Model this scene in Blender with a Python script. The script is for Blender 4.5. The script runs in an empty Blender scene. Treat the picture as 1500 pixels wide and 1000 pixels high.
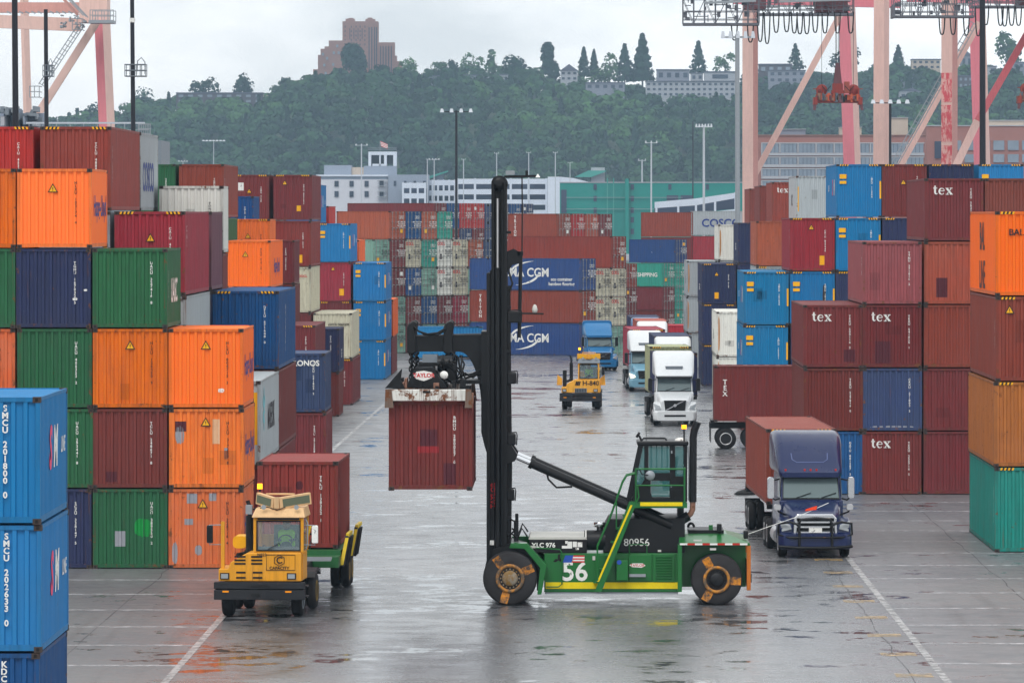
import bpy, math, random
import numpy as np
from mathutils import Vector, Matrix
SC = bpy.context.scene
COL = SC.collection
rad = math.radians
F, CX, CY, H = 8000.0, 840.0, 315.0, 11.5      # focal length in photo pixels, vanishing point, eye height


def zg(Y):                                      # the yard drains gently away from the camera
    return -0.0043 * (min(max(Y, 230.0), 700.0) - 230.0)


def PX(px, Y): return (px - CX) * Y / F
def PZ(py, Y): return H - (py - CY) * Y / F
def lin(c):
    return tuple(((v / 255) / 12.92 if v / 255 <= .04045 else ((v / 255 + .055) / 1.055) ** 2.4) for v in c)


# ------------------------------------------------------------------ materials
def newmat(name):
    m = bpy.data.materials.new(name)
    m.use_nodes = True
    nt = m.node_tree
    nt.nodes.clear()
    out = nt.nodes.new('ShaderNodeOutputMaterial')
    b = nt.nodes.new('ShaderNodeBsdfPrincipled')
    nt.links.new(b.outputs[0], out.inputs[0])
    return m, nt, b


def nd(nt, t, **k):
    n = nt.nodes.new('ShaderNode' + t)
    for a, v in k.items():
        if a == 'ins':
            for i, x in v.items():
                if isinstance(x, bpy.types.NodeSocket):
                    nt.links.new(x, n.inputs[i])
                else:
                    n.inputs[i].default_value = x
        else:
            setattr(n, a, v)
    return n


def ramp(nt, fac, stops):
    r = nd(nt, 'ValToRGB', ins={0: fac})
    e = r.color_ramp.elements
    e[0].position, e[0].color = stops[0][0], (*[stops[0][1]] * 3, 1)
    e[1].position, e[1].color = stops[-1][0], (*[stops[-1][1]] * 3, 1)
    for p, v in stops[1:-1]:
        q = e.new(p)
        q.color = (v, v, v, 1)
    return r.outputs[0]


def mixc(nt, fac, a, b, mode='MIX'):
    m = nd(nt, 'Mix', data_type='RGBA', blend_type=mode)
    for i, x in ((0, fac), (6, a), (7, b)):
        if isinstance(x, bpy.types.NodeSocket):
            nt.links.new(x, m.inputs[i])
        elif i == 0:
            m.inputs[0].default_value = x
        else:
            m.inputs[i].default_value = (*x[:3], 1)
    return m.outputs[2]


def noise(nt, vec, scale, detail=4, rough=.55):
    return nd(nt, 'TexNoise', ins={'Vector': vec, 'Scale': scale, 'Detail': detail, 'Roughness': rough}).outputs[0]


def unique_vec(nt):
    tc = nd(nt, 'TexCoord')
    oi = nd(nt, 'ObjectInfo')
    off = nd(nt, 'VectorMath', operation='SCALE', ins={0: oi.outputs['Location'], 'Scale': .731}).outputs[0]
    return nd(nt, 'VectorMath', operation='ADD', ins={0: tc.outputs['Object'], 1: off}).outputs[0], oi


def paint(name, rgb, rough=.45, dirt=.35, rust=.25, fade=.3, metal=0.0, coat=0.0, spec=.28):
    """worn paint: faded patches, vertical grime streaks, rust spots; varied from object to object"""
    m, nt, b = newmat(name)
    base = lin(rgb)
    v, oi = unique_vec(nt)
    locn = nd(nt, 'TexWhiteNoise', noise_dimensions='3D', ins={0: oi.outputs['Location']}).outputs[0]
    val = nd(nt, 'MapRange', ins={0: locn, 3: .86, 4: 1.1}).outputs[0]
    col = nd(nt, 'VectorMath', operation='SCALE', ins={0: base, 'Scale': val}).outputs[0]
    l2 = nd(nt, 'TexWhiteNoise', noise_dimensions='3D', ins={0: nd(nt, 'VectorMath', operation='SCALE', ins={0: oi.outputs['Location'], 'Scale': 1.7}).outputs[0]})
    col = nd(nt, 'HueSaturation', ins={'Hue': nd(nt, 'MapRange', ins={0: l2.outputs[0], 3: .493, 4: .507}).outputs[0], 'Saturation': nd(nt, 'MapRange', ins={0: locn, 3: 1.02, 4: .965}).outputs[0], 'Color': col}).outputs[0]
    if fade:
        g = sum(base) / 3
        pale = tuple(min(1, c * .74 + g * .13 + .018) for c in base)
        f = ramp(nt, noise(nt, v, .55, 5), ((.42, 0), (.75, fade)))
        col = mixc(nt, f, col, pale)
    if dirt:
        st = nd(nt, 'Mapping', ins={0: v, 3: (5, 5, .35)}).outputs[0]
        f = ramp(nt, noise(nt, st, 1.6, 5, .65), ((.42, 0), (.78, dirt)))
        col = mixc(nt, f, col, tuple(c * .35 + .012 for c in base))
        scr = nd(nt, 'Mapping', ins={0: v, 3: (.9, .9, 7)}).outputs[0]
        f = ramp(nt, noise(nt, scr, 2.6, 6, .7), ((.66, 0), (.71, dirt * .7)))                                        # pale horizontal scrapes
        col = mixc(nt, f, col, tuple(min(1, c * .7 + .10) for c in base))
        blot = ramp(nt, noise(nt, v, 2.3, 6, .7), ((.5, 0), (.8, dirt * .6)))
        col = mixc(nt, blot, col, tuple(c * .5 + .02 for c in base))
    r = nd(nt, 'MapRange', ins={0: noise(nt, v, 1.5, 3), 3: rough - .1, 4: rough + .14}).outputs[0]
    if rust:
        t = .70 - rust * .13
        rn = ramp(nt, noise(nt, v, 3.1, 8, .72), ((t, 0), (t + .05, 1)))
        rc = mixc(nt, noise(nt, v, 18, 3), (.10, .035, .015), (.22, .085, .035))
        col = mixc(nt, rn, col, rc)
        r = mixc(nt, rn, r, (.85, .85, .85))
        run = nd(nt, 'Mapping', ins={0: v, 3: (9, 9, .55)}).outputs[0]
        rf = ramp(nt, noise(nt, run, 1.3, 4, .6), ((t - .02, 0), (t + .14, min(.75, rust * 1.3))))                      # rust runs
        col = mixc(nt, rf, col, (.13, .05, .022))
    nt.links.new(col, b.inputs['Base Color'])
    nt.links.new(r, b.inputs['Roughness'])
    if dirt > .3:
        bm = nd(nt, 'Bump', ins={'Strength': .5, 'Distance': .05, 'Height': noise(nt, v, 1.25, 3, .5)})                 # dents
        nt.links.new(bm.outputs[0], b.inputs['Normal'])
    b.inputs['Metallic'].default_value = metal
    b.inputs['Specular IOR Level'].default_value = spec
    b.inputs['Coat Weight'].default_value = coat
    b.inputs['Coat Roughness'].default_value = .08
    return m


def plain(name, rgb, rough=.5, metal=0.0, var=.15, scale=6.0, emit=None, coat=0.0):
    m, nt, b = newmat(name)
    base = lin(rgb)
    v, oi = unique_vec(nt)
    n = noise(nt, v, scale, 5, .6)
    col = mixc(nt, n, tuple(c * (1 - var) for c in base), tuple(min(1, c * (1 + var)) for c in base))
    nt.links.new(col, b.inputs['Base Color'])
    b.inputs['Roughness'].default_value = rough
    b.inputs['Metallic'].default_value = metal
    b.inputs['Coat Weight'].default_value = coat
    b.inputs['Specular IOR Level'].default_value = .3
    if emit:
        b.inputs['Emission Color'].default_value = (*lin(emit[0]), 1)
        b.inputs['Emission Strength'].default_value = emit[1]
    return m


def glass(name, tint, alpha=.45, rough=.04):
    """tinted vehicle and window glass: partly clear, with sky reflections"""
    m, nt, b = newmat(name)
    b.inputs['Base Color'].default_value = (*lin(tint), 1)
    b.inputs['Roughness'].default_value = rough
    b.inputs['Specular IOR Level'].default_value = .6
    b.inputs['Alpha'].default_value = 1 - alpha
    return m


PAL = dict(orange=(243, 112, 16), fadedorange=(232, 118, 62), skyblue=(0, 122, 180), blue=(4, 78, 140), navy=(38, 48, 88),
           slateblue=(52, 72, 112), green=(34, 100, 62), maroon=(120, 44, 44), redbrown=(148, 62, 50), crimson=(158, 38, 58),
           white=(228, 228, 220), grey=(172, 180, 184), cream=(206, 201, 178), teal=(18, 140, 128), tan=(186, 108, 50),
           plum=(116, 72, 86), red=(188, 40, 46), brown=(134, 64, 54), pink=(150, 74, 78), rust=(176, 86, 62), sage=(132, 176, 160),
           palegreen=(172, 178, 138), cmablue=(38, 76, 134), mint=(48, 160, 140), bright=(255, 122, 10), steel=(150, 158, 166))
WORN = dict(fadedorange=(.5, .6, .9), tan=(.5, .7, .5), white=(.25, .35, .3), cream=(.4, .7, .4), slateblue=(.4, .4, .9), skyblue=(.25, .2, .35),
            grey=(.25, .35, .3), bright=(.15, .0, .15), sage=(.5, .5, .6))
PM = {}


def cpaint(c):
    if c not in PM:
        d, r, f = WORN.get(c, (.6, .46, .5))
        PM[c] = paint('container_paint_' + c, PAL[c], .5, d, r, f)
    return PM[c]


M = {}
M['casting'] = paint('casting_steel', (64, 54, 52), .65, .5, .9, .2)
M['floor'] = plain('container_floor', (60, 48, 40), .8)
M['ink_white'] = plain('white_lettering', (232, 232, 228), .6, var=.08)
M['ink_black'] = plain('black_lettering', (40, 34, 38), .6)
M['ink_blue'] = plain('blue_lettering', (36, 58, 132), .6)
M['ink_red'] = plain('red_lettering', (200, 40, 44), .6)
M['ink_pink'] = plain('pink_lettering', (222, 70, 110), .6)
M['ink_cyan'] = plain('cyan_lettering', (120, 190, 200), .6)
M['ink_yellow'] = plain('yellow_sticker', (240, 176, 20), .5)
for k_ in ('ink_white', 'ink_black', 'ink_blue'):                           # lettering flakes off in places
    nt_ = M[k_].node_tree
    v_, _o = unique_vec(nt_)
    b_ = next(n for n in nt_.nodes if n.type == 'BSDF_PRINCIPLED')
    nt_.links.new(ramp(nt_, noise(nt_, v_, 7, 6, .7), ((.585, 1), (.64, .15))), b_.inputs['Alpha'])
M['rod'] = paint('galvanised_rod', (150, 150, 148), .45, .4, .5, .2, metal=.4)
M['patch_grey'] = plain('grey_repair_paint', (150, 152, 160), .6)
M['patch_dark'] = plain('dark_repair_paint', (84, 36, 46), .6)
M['patch_red'] = plain('red_repair_paint', (150, 44, 50), .6)
M['patch_green'] = plain('green_touch_up', (12, 140, 62), .55)
M['patch_pale'] = plain('pale_sticker_ghost', (222, 178, 140), .6)
M['black'] = paint('black_machine_paint', (18, 19, 23), .42, .3, .1, .25)
M['tyre'] = plain('tyre_rubber', (26, 26, 28), .8, var=.3)
M['tyre_dusty'] = plain('dusty_tyre_sidewall', (46, 45, 47), .75, var=.6, scale=2.2)
M['chrome'] = plain('chrome', (220, 222, 226), .12, 1.0, var=.03)
M['alu'] = plain('polished_wheel', (196, 196, 198), .3, .8)
M['glass'] = glass('windscreen_glass', (150, 172, 178), .78)  # pale tint carries reflected sky as colour
M['glass_teal'] = glass('green_tinted_glass', (70, 130, 132), .55)
M['rubber'] = plain('black_rubber', (22, 22, 24), .6)
M['amber'] = plain('amber_lens', (255, 150, 20), .25)
M['beacon'] = plain('lit_beacon', (255, 160, 20), .3, emit=((255, 150, 20), 3.0))
M['lens'] = plain('headlamp_lens', (150, 156, 160), .06, coat=1)
M['redlens'] = plain('red_marker_lens', (190, 40, 30), .3)
M['hivis'] = plain('hi_vis_vest', (150, 230, 40), .7)
M['skin'] = plain('skin', (150, 110, 90), .6)
M['cloth'] = plain('dark_clothing', (40, 44, 54), .9)
M['galv'] = plain('galvanised_steel', (150, 156, 162), .5, .35)
M['greysteel'] = plain('grey_painted_steel', (120, 128, 136), .55)
M['interior'] = plain('cab_interior', (104, 108, 110), .9)
M['rust_streak'] = paint('rust_streaked_post', (196, 138, 84), .7, .6, .7, .5)
M['dull_white'] = plain('dull_white_paint', (196, 196, 190), .55)


# ------------------------------------------------------------------ mesh builder
class MB:
    def __init__(s):
        s.v, s.f, s.m, s.s = [], [], [], []

    def add(s, vs, fs, mi=0, sm=False):
        o = len(s.v)
        s.v += [tuple(p) for p in vs]
        for f in fs:
            s.f.append([i + o for i in f])
            s.m.append(mi)
            s.s.append(sm)
        return s

    def hexa(s, b, t, mi=0):
        return s.add(list(b) + list(t), [(3, 2, 1, 0), (4, 5, 6, 7), (0, 1, 5, 4), (1, 2, 6, 5), (2, 3, 7, 6), (3, 0, 4, 7)], mi)

    def box(s, x0, x1, y0, y1, z0, z1, mi=0):
        return s.hexa([(x0, y0, z0), (x1, y0, z0), (x1, y1, z0), (x0, y1, z0)], [(x0, y0, z1), (x1, y0, z1), (x1, y1, z1), (x0, y1, z1)], mi)

    def prism(s, pts, a, b, axis='y', mi=0):
        """pts: polygon in the plane across the axis (xz for y, yz for x, xy for z)"""
        def mk(p, d):
            return {'y': (p[0], d, p[1]), 'x': (d, p[0], p[1]), 'z': (p[0], p[1], d)}[axis]
        n = len(pts)
        vs = [mk(p, a) for p in pts] + [mk(p, b) for p in pts]
        area = sum(pts[i][0] * pts[(i + 1) % n][1] - pts[(i + 1) % n][0] * pts[i][1] for i in range(n))
        flip = (area > 0) == (axis != 'y')
        fs = [list(range(n)), list(range(2 * n - 1, n - 1, -1))] + [(i, i + n, (i + 1) % n + n, (i + 1) % n) for i in range(n)]
        if flip:
            fs = [list(reversed(f)) for f in fs]
        return s.add(vs, fs, mi)

    def cyl(s, p0, p1, r0, r1=None, n=12, mi=0, sm=True):
        p0, p1 = Vector(p0), Vector(p1)
        r1 = r0 if r1 is None else r1
        d = (p1 - p0).normalized()
        u = d.orthogonal().normalized()
        w = d.cross(u)
        vs = []
        for p, r in ((p0, r0), (p1, r1)):
            for i in range(n):
                a = 2 * math.pi * i / n
                vs.append(p + u * (r * math.cos(a)) + w * (r * math.sin(a)))
        s.add(vs, [(i, (i + 1) % n, (i + 1) % n + n, i + n) for i in range(n)], mi, sm)
        s.add(vs[:n], [list(range(n - 1, -1, -1))], mi)
        return s.add(vs[n:], [list(range(n))], mi)

    def tube(s, pts, r, n=6, mi=0):
        pts = [Vector(p) for p in pts]
        rings = []
        u = None
        for i, p in enumerate(pts):
            d = (pts[min(i + 1, len(pts) - 1)] - pts[max(i - 1, 0)]).normalized()
            u = d.orthogonal().normalized() if u is None else (u - d * u.dot(d)).normalized()
            w = d.cross(u)
            rings.append([p + u * (r * math.cos(2 * math.pi * k / n)) + w * (r * math.sin(2 * math.pi * k / n)) for k in range(n)])
        return s.loft(rings, mi, True)

    def loft(s, rings, mi=0, sm=True, caps=True):
        n = len(rings[0])
        vs = [p for r in rings for p in r]
        fs = [(j * n + i, j * n + (i + 1) % n, (j + 1) * n + (i + 1) % n, (j + 1) * n + i) for j in range(len(rings) - 1) for i in range(n)]
        s.add(vs, fs, mi, sm)
        if caps:
            s.add(rings[0], [list(range(n - 1, -1, -1))], mi)
            s.add(rings[-1], [list(range(n))], mi)
        return s

    def rr(s, secs, mi=0, k=4, sm=True, cx=0.0):
        """loft of rounded rectangles standing across y: (y, width, z0, z1, corner radius[, x shift])"""
        rings = []
        for q in secs:
            y, w, z0, z1, r = q[:5]
            x0 = cx + (q[5] if len(q) > 5 else 0)
            r = min(r, w / 2 - .001, (z1 - z0) / 2 - .001)
            ring = []
            for cxx, cz, a0 in ((w / 2 - r, z0 + r, -90), (w / 2 - r, z1 - r, 0), (-w / 2 + r, z1 - r, 90), (-w / 2 + r, z0 + r, 180)):
                for i in range(k + 1):
                    a = rad(a0 + 90 * i / k)
                    ring.append((x0 + cxx + r * math.cos(a), y, cz + r * math.sin(a)))
            rings.append(ring)
        return s.loft(rings, mi, sm)

    def lathe(s, prof, c, axis='x', n=24, mi=0, sm=True):
        """prof: (radius, along) pairs"""
        c = Vector(c)
        rings = []
        for r, a in prof:
            ring = []
            for i in range(n):
                t = 2 * math.pi * i / n
                q = {'x': (a, r * math.cos(t), r * math.sin(t)), 'y': (r * math.cos(t), a, r * math.sin(t)), 'z': (r * math.cos(t), r * math.sin(t), a)}[axis]
                ring.append(c + Vector(q))
            rings.append(ring)
        return s.loft(rings, mi, sm)

    def beam(s, p0, p1, w, h, mi=0, up=(0, 0, 1)):
        """square bar from p0 to p1: w across, h along the up side"""
        p0, p1 = Vector(p0), Vector(p1)
        d = (p1 - p0).normalized()
        u = d.cross(Vector(up))
        u = (u if u.length > 1e-4 else d.orthogonal()).normalized()
        v = u.cross(d)
        q = [(-w / 2, -h / 2), (w / 2, -h / 2), (w / 2, h / 2), (-w / 2, h / 2)]
        return s.hexa([p0 + u * a + v * b for a, b in q], [p1 + u * a + v * b for a, b in q], mi)

    def mesh(s, name):
        me = bpy.data.meshes.new(name)
        me.from_pydata(s.v, [], s.f)
        me.polygons.foreach_set('material_index', s.m)
        me.polygons.foreach_set('use_smooth', s.s)
        me.update()
        return me

    def build(s, name, mat, parent=None, bevel=0.0, recalc=False, loc=None, rz=0.0):
        me = s.mesh(name)
        for x in (mat if isinstance(mat, (list, tuple)) else [mat]):
            me.materials.append(x)
        o = bpy.data.objects.new(name, me)
        COL.objects.link(o)
        if parent:
            o.parent = parent
        if loc:
            o.location = loc
        o.rotation_euler.z = rz
        if bevel:
            bv = o.modifiers.new('Bevel', 'BEVEL')
            bv.width, bv.segments, bv.limit_method, bv.angle_limit = bevel, 2, 'ANGLE', rad(40)
            bv.harden_normals = False
        return o


def tag(o, label=None, cat=None, group=None, kind=None):
    for k, v in (('label', label), ('category', cat), ('group', group), ('kind', kind)):
        if v:
            o[k] = v
    return o


def thing(name, label, cat, loc=(0, 0, 0), rz=0.0, group=None):
    o = bpy.data.objects.new(name, None)
    COL.objects.link(o)
    o.location = loc
    o.rotation_euler.z = rz
    o.empty_display_size = .2
    return tag(o, label, cat, group)


def shared(name, me, mats, parent, loc=(0, 0, 0), rz=0.0):
    """an object on shared mesh data with its own materials"""
    o = bpy.data.objects.new(name, me)
    COL.objects.link(o)
    o.parent = parent
    o.location = loc
    o.rotation_euler.z = rz
    for i, x in enumerate(mats):
        o.material_slots[i].link = 'OBJECT'
        o.material_slots[i].material = x
    return o


MCACHE = {}


def cached(key, fn, nslots=1):
    if key not in MCACHE:
        me = fn().mesh(str(key[0]))
        for _ in range(nslots):
            me.materials.append(None)
        MCACHE[key] = me
    return MCACHE[key]


def text_mesh(txt, size, bold=0.0, shear=0.0, align='CENTER', line=1.0):
    """lettering in the xz plane, facing -y"""
    key = ('lettering', txt, size, bold, shear, align, line)
    if key in MCACHE:
        return MCACHE[key]
    cu = bpy.data.curves.new('lettering', 'FONT')
    cu.body, cu.size, cu.align_x, cu.align_y = txt, size, align, 'CENTER'
    cu.offset, cu.shear, cu.space_line = bold * size, shear, line
    cu.resolution_u = 3
    o = bpy.data.objects.new('lettering', cu)
    COL.objects.link(o)
    dg = bpy.context.evaluated_depsgraph_get()
    me = bpy.data.meshes.new_from_object(o.evaluated_get(dg))
    bpy.data.objects.remove(o)
    bpy.data.curves.remove(cu)
    me.transform(Matrix.Rotation(rad(90), 4, 'X'))
    me.name = 'lettering'
    if not me.materials:
        me.materials.append(None)
    MCACHE[key] = me
    return me


def vert_mesh(txt, size):
    return text_mesh('\n'.join(txt), size, .02, line=.86)
HAZE, SKY_STR, SUN_STR, EXPO = .00011, .128, 1.3, 0.25


# ------------------------------------------------------------------ shipping containers
W = 2.438


def corr(u0, u1, period, depth):
    """trapezoid corrugation: (position, recess) pairs"""
    n = max(1, round((u1 - u0) / period))
    p = (u1 - u0) / n
    pts = [(u0, 0)]
    for i in range(n):
        a = u0 + i * p
        pts += [(a + p * .32, 0), (a + p * .41, depth), (a + p * .91, depth), (a + p * 1.0, 0)]
    return pts


def corr_at(pts, u):
    for (a, d), (b, e) in zip(pts, pts[1:]):
        if a <= u <= b:
            return d + (e - d) * (u - a) / max(b - a, 1e-6)
    return 0


END = corr(-W / 2 + .10, W / 2 - .10, .236, .050)


def m_end(Hc, rows=5):
    mb = MB()
    z0, z1 = .15, Hc - .09
    vs, fs = [], []
    for u, d in END:
        for k in range(2):
            vs.append((u, .012 + d, z0 if k == 0 else z1))
    for i in range(len(END) - 1):
        fs.append((2 * i, 2 * i + 2, 2 * i + 3, 2 * i + 1))
    return mb.add(vs, fs)


def m_side(L, Hc, sx):
    mb = MB()
    z0, z1 = .15, Hc - .07
    pts = corr(.10, L - .10, .278, .036)
    vs, fs = [], []
    for u, d in pts:
        vs += [(sx * (W / 2 - .006 - d), u, z0), (sx * (W / 2 - .006 - d), u, z1)]
    for i in range(len(pts) - 1):
        q = (2 * i, 2 * i + 2, 2 * i + 3, 2 * i + 1)
        fs.append(q if sx > 0 else q[::-1])
    return mb.add(vs, fs)


def m_roof(L, Hc):
    mb = MB()
    pts = corr(.08, L - .08, .55, .018)
    vs, fs = [], []
    for u, d in pts:
        vs += [(-W / 2 + .05, u, Hc - .022 - d), (W / 2 - .05, u, Hc - .022 - d)]
    for i in range(len(pts) - 1):
        fs.append((2 * i, 2 * i + 1, 2 * i + 3, 2 * i + 2))
    return mb.add(vs, fs)


def m_frame(L, Hc):
    mb = MB()
    w = W / 2
    for sx in (-1, 1):
        for y0, y1 in ((.004, .13), (L - .13, L - .004)):
            xa, xb = sorted((sx * (w - .004), sx * (w - .105)))
            mb.box(xa, xb, y0, y1, .02, Hc - .02)
        xa, xb = sorted((sx * (w - .002), sx * (w - .05)))
        mb.box(xa, xb, .131, L - .131, .035, .16)
        mb.box(xa, xb, .131, L - .131, Hc - .08, Hc - .008)
    for y0, y1 in ((0, .075), (L - .075, L)):
        mb.box(-w + .106, w - .106, y0, y1, .035, .16)
        mb.box(-w + .106, w - .106, y0, y1, Hc - .10, Hc - .006)
    mb.box(-w + .106, w - .106, L - .06, L - .03, .161, Hc - .101)
    for i in range(int(L / 1.2)):                                       # floor beams and slab
        mb.box(-w + .06, w - .06, .6 + i * 1.2, .68 + i * 1.2, .04, .12)
    return mb.box(-w + .052, w - .052, .08, L - .08, .121, .145)


def m_cast(L, Hc, sx, back, top):
    mb = MB()
    w = W / 2 + .003
    xa, xb = sorted((sx * w, sx * (w - .165)))
    y0, y1 = (L - .175, L + .004) if back else (-.004, .175)
    z0, z1 = (Hc - .118, Hc) if top else (0, .118)
    mb.box(xa, xb, y0, y1, z0, z1)
    yy = (L + .0045, L + .006) if back else (-.006, -.0045)
    xm = sx * (w - .085)
    mb.box(xm - .03, xm + .03, yy[0], yy[1], z0 + .025, z1 - .025, 1)  # black plates stand in for the shaded holes of the casting
    xs = sorted((sx * (w + .0005), sx * (w + .002)))
    ym = (y0 + y1) / 2
    return mb.box(xs[0], xs[1], ym - .035, ym + .035, z0 + .025, z1 - .025, 1)


def m_door(Hc, sx):
    mb = MB()
    a, b = sorted((sx * .012, sx * (W / 2 - .11)))
    z0, z1 = .17, Hc - .105
    n = 5
    hs = (z1 - z0 - .12) / n
    prof = [(z0, .0)]
    for i in range(n):
        s = z0 + .06 + i * hs
        prof += [(s + .05, 0), (s + .09, .035), (s + hs - .06, .035), (s + hs - .02, 0)]
    prof.append((z1, 0))
    vs, fs = [], []
    for z, d in prof:
        vs += [(a + .05, .012 + d, z), (b - .05, .012 + d, z)]
    for i in range(len(prof) - 1):
        fs.append((2 * i, 2 * i + 1, 2 * i + 3, 2 * i + 2))
    mb.add(vs, fs)
    mb.box(a, a + .05, .004, .05, z0, z1)
    return mb.box(b - .05, b, .004, .05, z0, z1)


def m_rod(Hc):
    mb = MB().cyl((0, -.035, .08), (0, -.035, Hc - .05), .024, n=6)
    for z in (.12, Hc * .36, Hc * .62, Hc - .12):
        mb.box(-.06, .06, -.05, .01, z - .05, z + .05)
    return mb.box(-.02, .30, -.06, -.035, Hc * .40, Hc * .425)


def m_tri():
    mb = MB()
    mb.prism([(-.17, 0), (.17, 0), (0, .30)], 0, .003)
    mb.prism([(-.12, .028), (.12, .028), (0, .24)], -.002, -.0005, mi=1)
    mb.box(-.014, .014, -.0035, -.0022, .09, .17)
    return mb.box(-.014, .014, -.0035, -.0022, .05, .07)


def m_haz(sx):
    mb = MB()
    for i in range(7):
        x = i * .065
        p = [(x, 0), (x + .065, 0), (x + .095, .085), (x + .03, .085)]
        p = [(sx * q, z) for q, z in p]
        mb.prism(p, 0, .003, mi=i % 2)
    return mb


def m_patch(x0, x1, z0, z1):
    """a repaint or sticker that follows the corrugations of an end wall"""
    us = sorted({x0, x1} | {u for u, _ in END if x0 < u < x1})
    mb = MB()
    vs, fs = [], []
    for u in us:
        y = .012 + corr_at(END, u) - .004
        vs += [(u, y, z0), (u, y, z1)]
    for i in range(len(us) - 1):
        fs.append((2 * i, 2 * i + 2, 2 * i + 3, 2 * i + 1))
    return mb.add(vs, fs)


def m_blob(x0, x1, z0, z1, seed, n=14):
    """ragged patch following the corrugations"""
    rnd = random.Random(seed)
    mb = MB()
    us = sorted({x0 + (x1 - x0) * i / n for i in range(n + 1)})
    vs, fs = [], []
    for i, u in enumerate(us):
        t = abs(2 * i / n - 1)
        k = math.sqrt(max(0, 1 - t * t)) ** .6
        zc, h = (z0 + z1) / 2, (z1 - z0) / 2 * k
        y = .012 + corr_at(END, u) - .004
        vs += [(u, y, zc - h * rnd.uniform(.75, 1)), (u, y, zc + h * rnd.uniform(.75, 1))]
    for i in range(n):
        fs.append((2 * i, 2 * i + 2, 2 * i + 3, 2 * i + 1))
    return mb.add(vs, fs)


def ribbon(mb, pts):
    """flat stroke: (x, z, width) along a line, facing -y"""
    vs = []
    for i, (x, z, w) in enumerate(pts):
        a, c = pts[max(i - 1, 0)], pts[min(i + 1, len(pts) - 1)]
        d = Vector((c[0] - a[0], c[1] - a[1])).normalized()
        vs += [(x - d.y * w / 2, 0, z + d.x * w / 2), (x + d.y * w / 2, 0, z - d.x * w / 2)]
    mb.add(vs, [(2 * i, 2 * i + 1, 2 * i + 3, 2 * i + 2) for i in range(len(pts) - 1)])


def m_tex():
    """the three serif letters of the leasing mark"""
    mb = MB()
    ribbon(mb, [(.08, .36, .05), (.08, .28, .075), (.08, .08, .075), (.10, .03, .06), (.14, .01, .045), (.185, .045, .02)])
    ribbon(mb, [(.0, .255, .035), (.17, .255, .035)])
    e = [(.36 + .105 * math.cos(rad(q)), .125 + .125 * math.sin(rad(q)), .028 + .042 * max(0, -math.cos(rad(q)))) for q in range(8, 325, 15)]
    ribbon(mb, e)
    ribbon(mb, [(.27, .14, .028), (.46, .14, .028)])
    ribbon(mb, [(.56, .25, .075), (.76, .0, .075)])
    ribbon(mb, [(.75, .25, .03), (.565, .0, .03)])
    for x in (.55, .72):
        ribbon(mb, [(x - .04, .255, .026), (x + .085, .255, .026)])
        ribbon(mb, [(x - .03, .0, .026), (x + .095, .0, .026)])
    return mb


def m_arcs():
    mb = MB()
    for sg in (1, -1):
        vs, n = [], 14
        for i in range(n + 1):
            q = rad(100 + 80 * i / n)
            w = .12 * math.sin(math.pi * min(1, (i + .6) / (n + .6)))
            for r in (1 - w * .5, 1 + w * .5):
                vs.append((sg * (1.5 + 3.0 * math.cos(q) * r), 0, sg * (1.12 * math.sin(q) * r - .02)))
        mb.add(vs, [(2 * i, 2 * i + 2, 2 * i + 3, 2 * i + 1) for i in range(n)])
    return mb


def quad_mesh(w, h, depth=.004):
    return MB().box(-w / 2, w / 2, 0, depth, -h / 2, h / 2)


NCONT = [0]


def cpaint_frame(c):
    """posts and rails take the knocks: the same paint, rustier and dirtier"""
    k = c + '_frame'
    if k not in PM:
        clean = c in ('bright', 'skyblue')
        PM[k] = paint('container_frame_' + c, tuple(v * .93 for v in PAL[c]), .6, .6 if clean else .85, .45 if clean else .95, .4)
    return PM[k]


def cpaint2(c):
    """the same colour from another tin: a touched-up panel"""
    k = c + '_retouched'
    if k not in PM:
        PM[k] = paint('container_paint_' + k, tuple(v * .89 for v in PAL[c]), .55, .45, .3, .2)
    return PM[k]


LAST = [None]


def lettering(name, me, ink, parent, L, Hc, face, a, z):
    """put lettering on the front (a = x) or on a side wall (a = distance from the front)"""
    if face == 'F':
        o = shared(name, me, [M[ink]], parent, (a, -.004, z))
    elif face == 'R':
        o = shared(name, me, [M[ink]], parent, (W / 2 + .004, a, z), rad(90))
    else:
        o = shared(name, me, [M[ink]], parent, (-W / 2 - .004, a, z), rad(-90))
    LAST[0] = o
    return o


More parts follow.
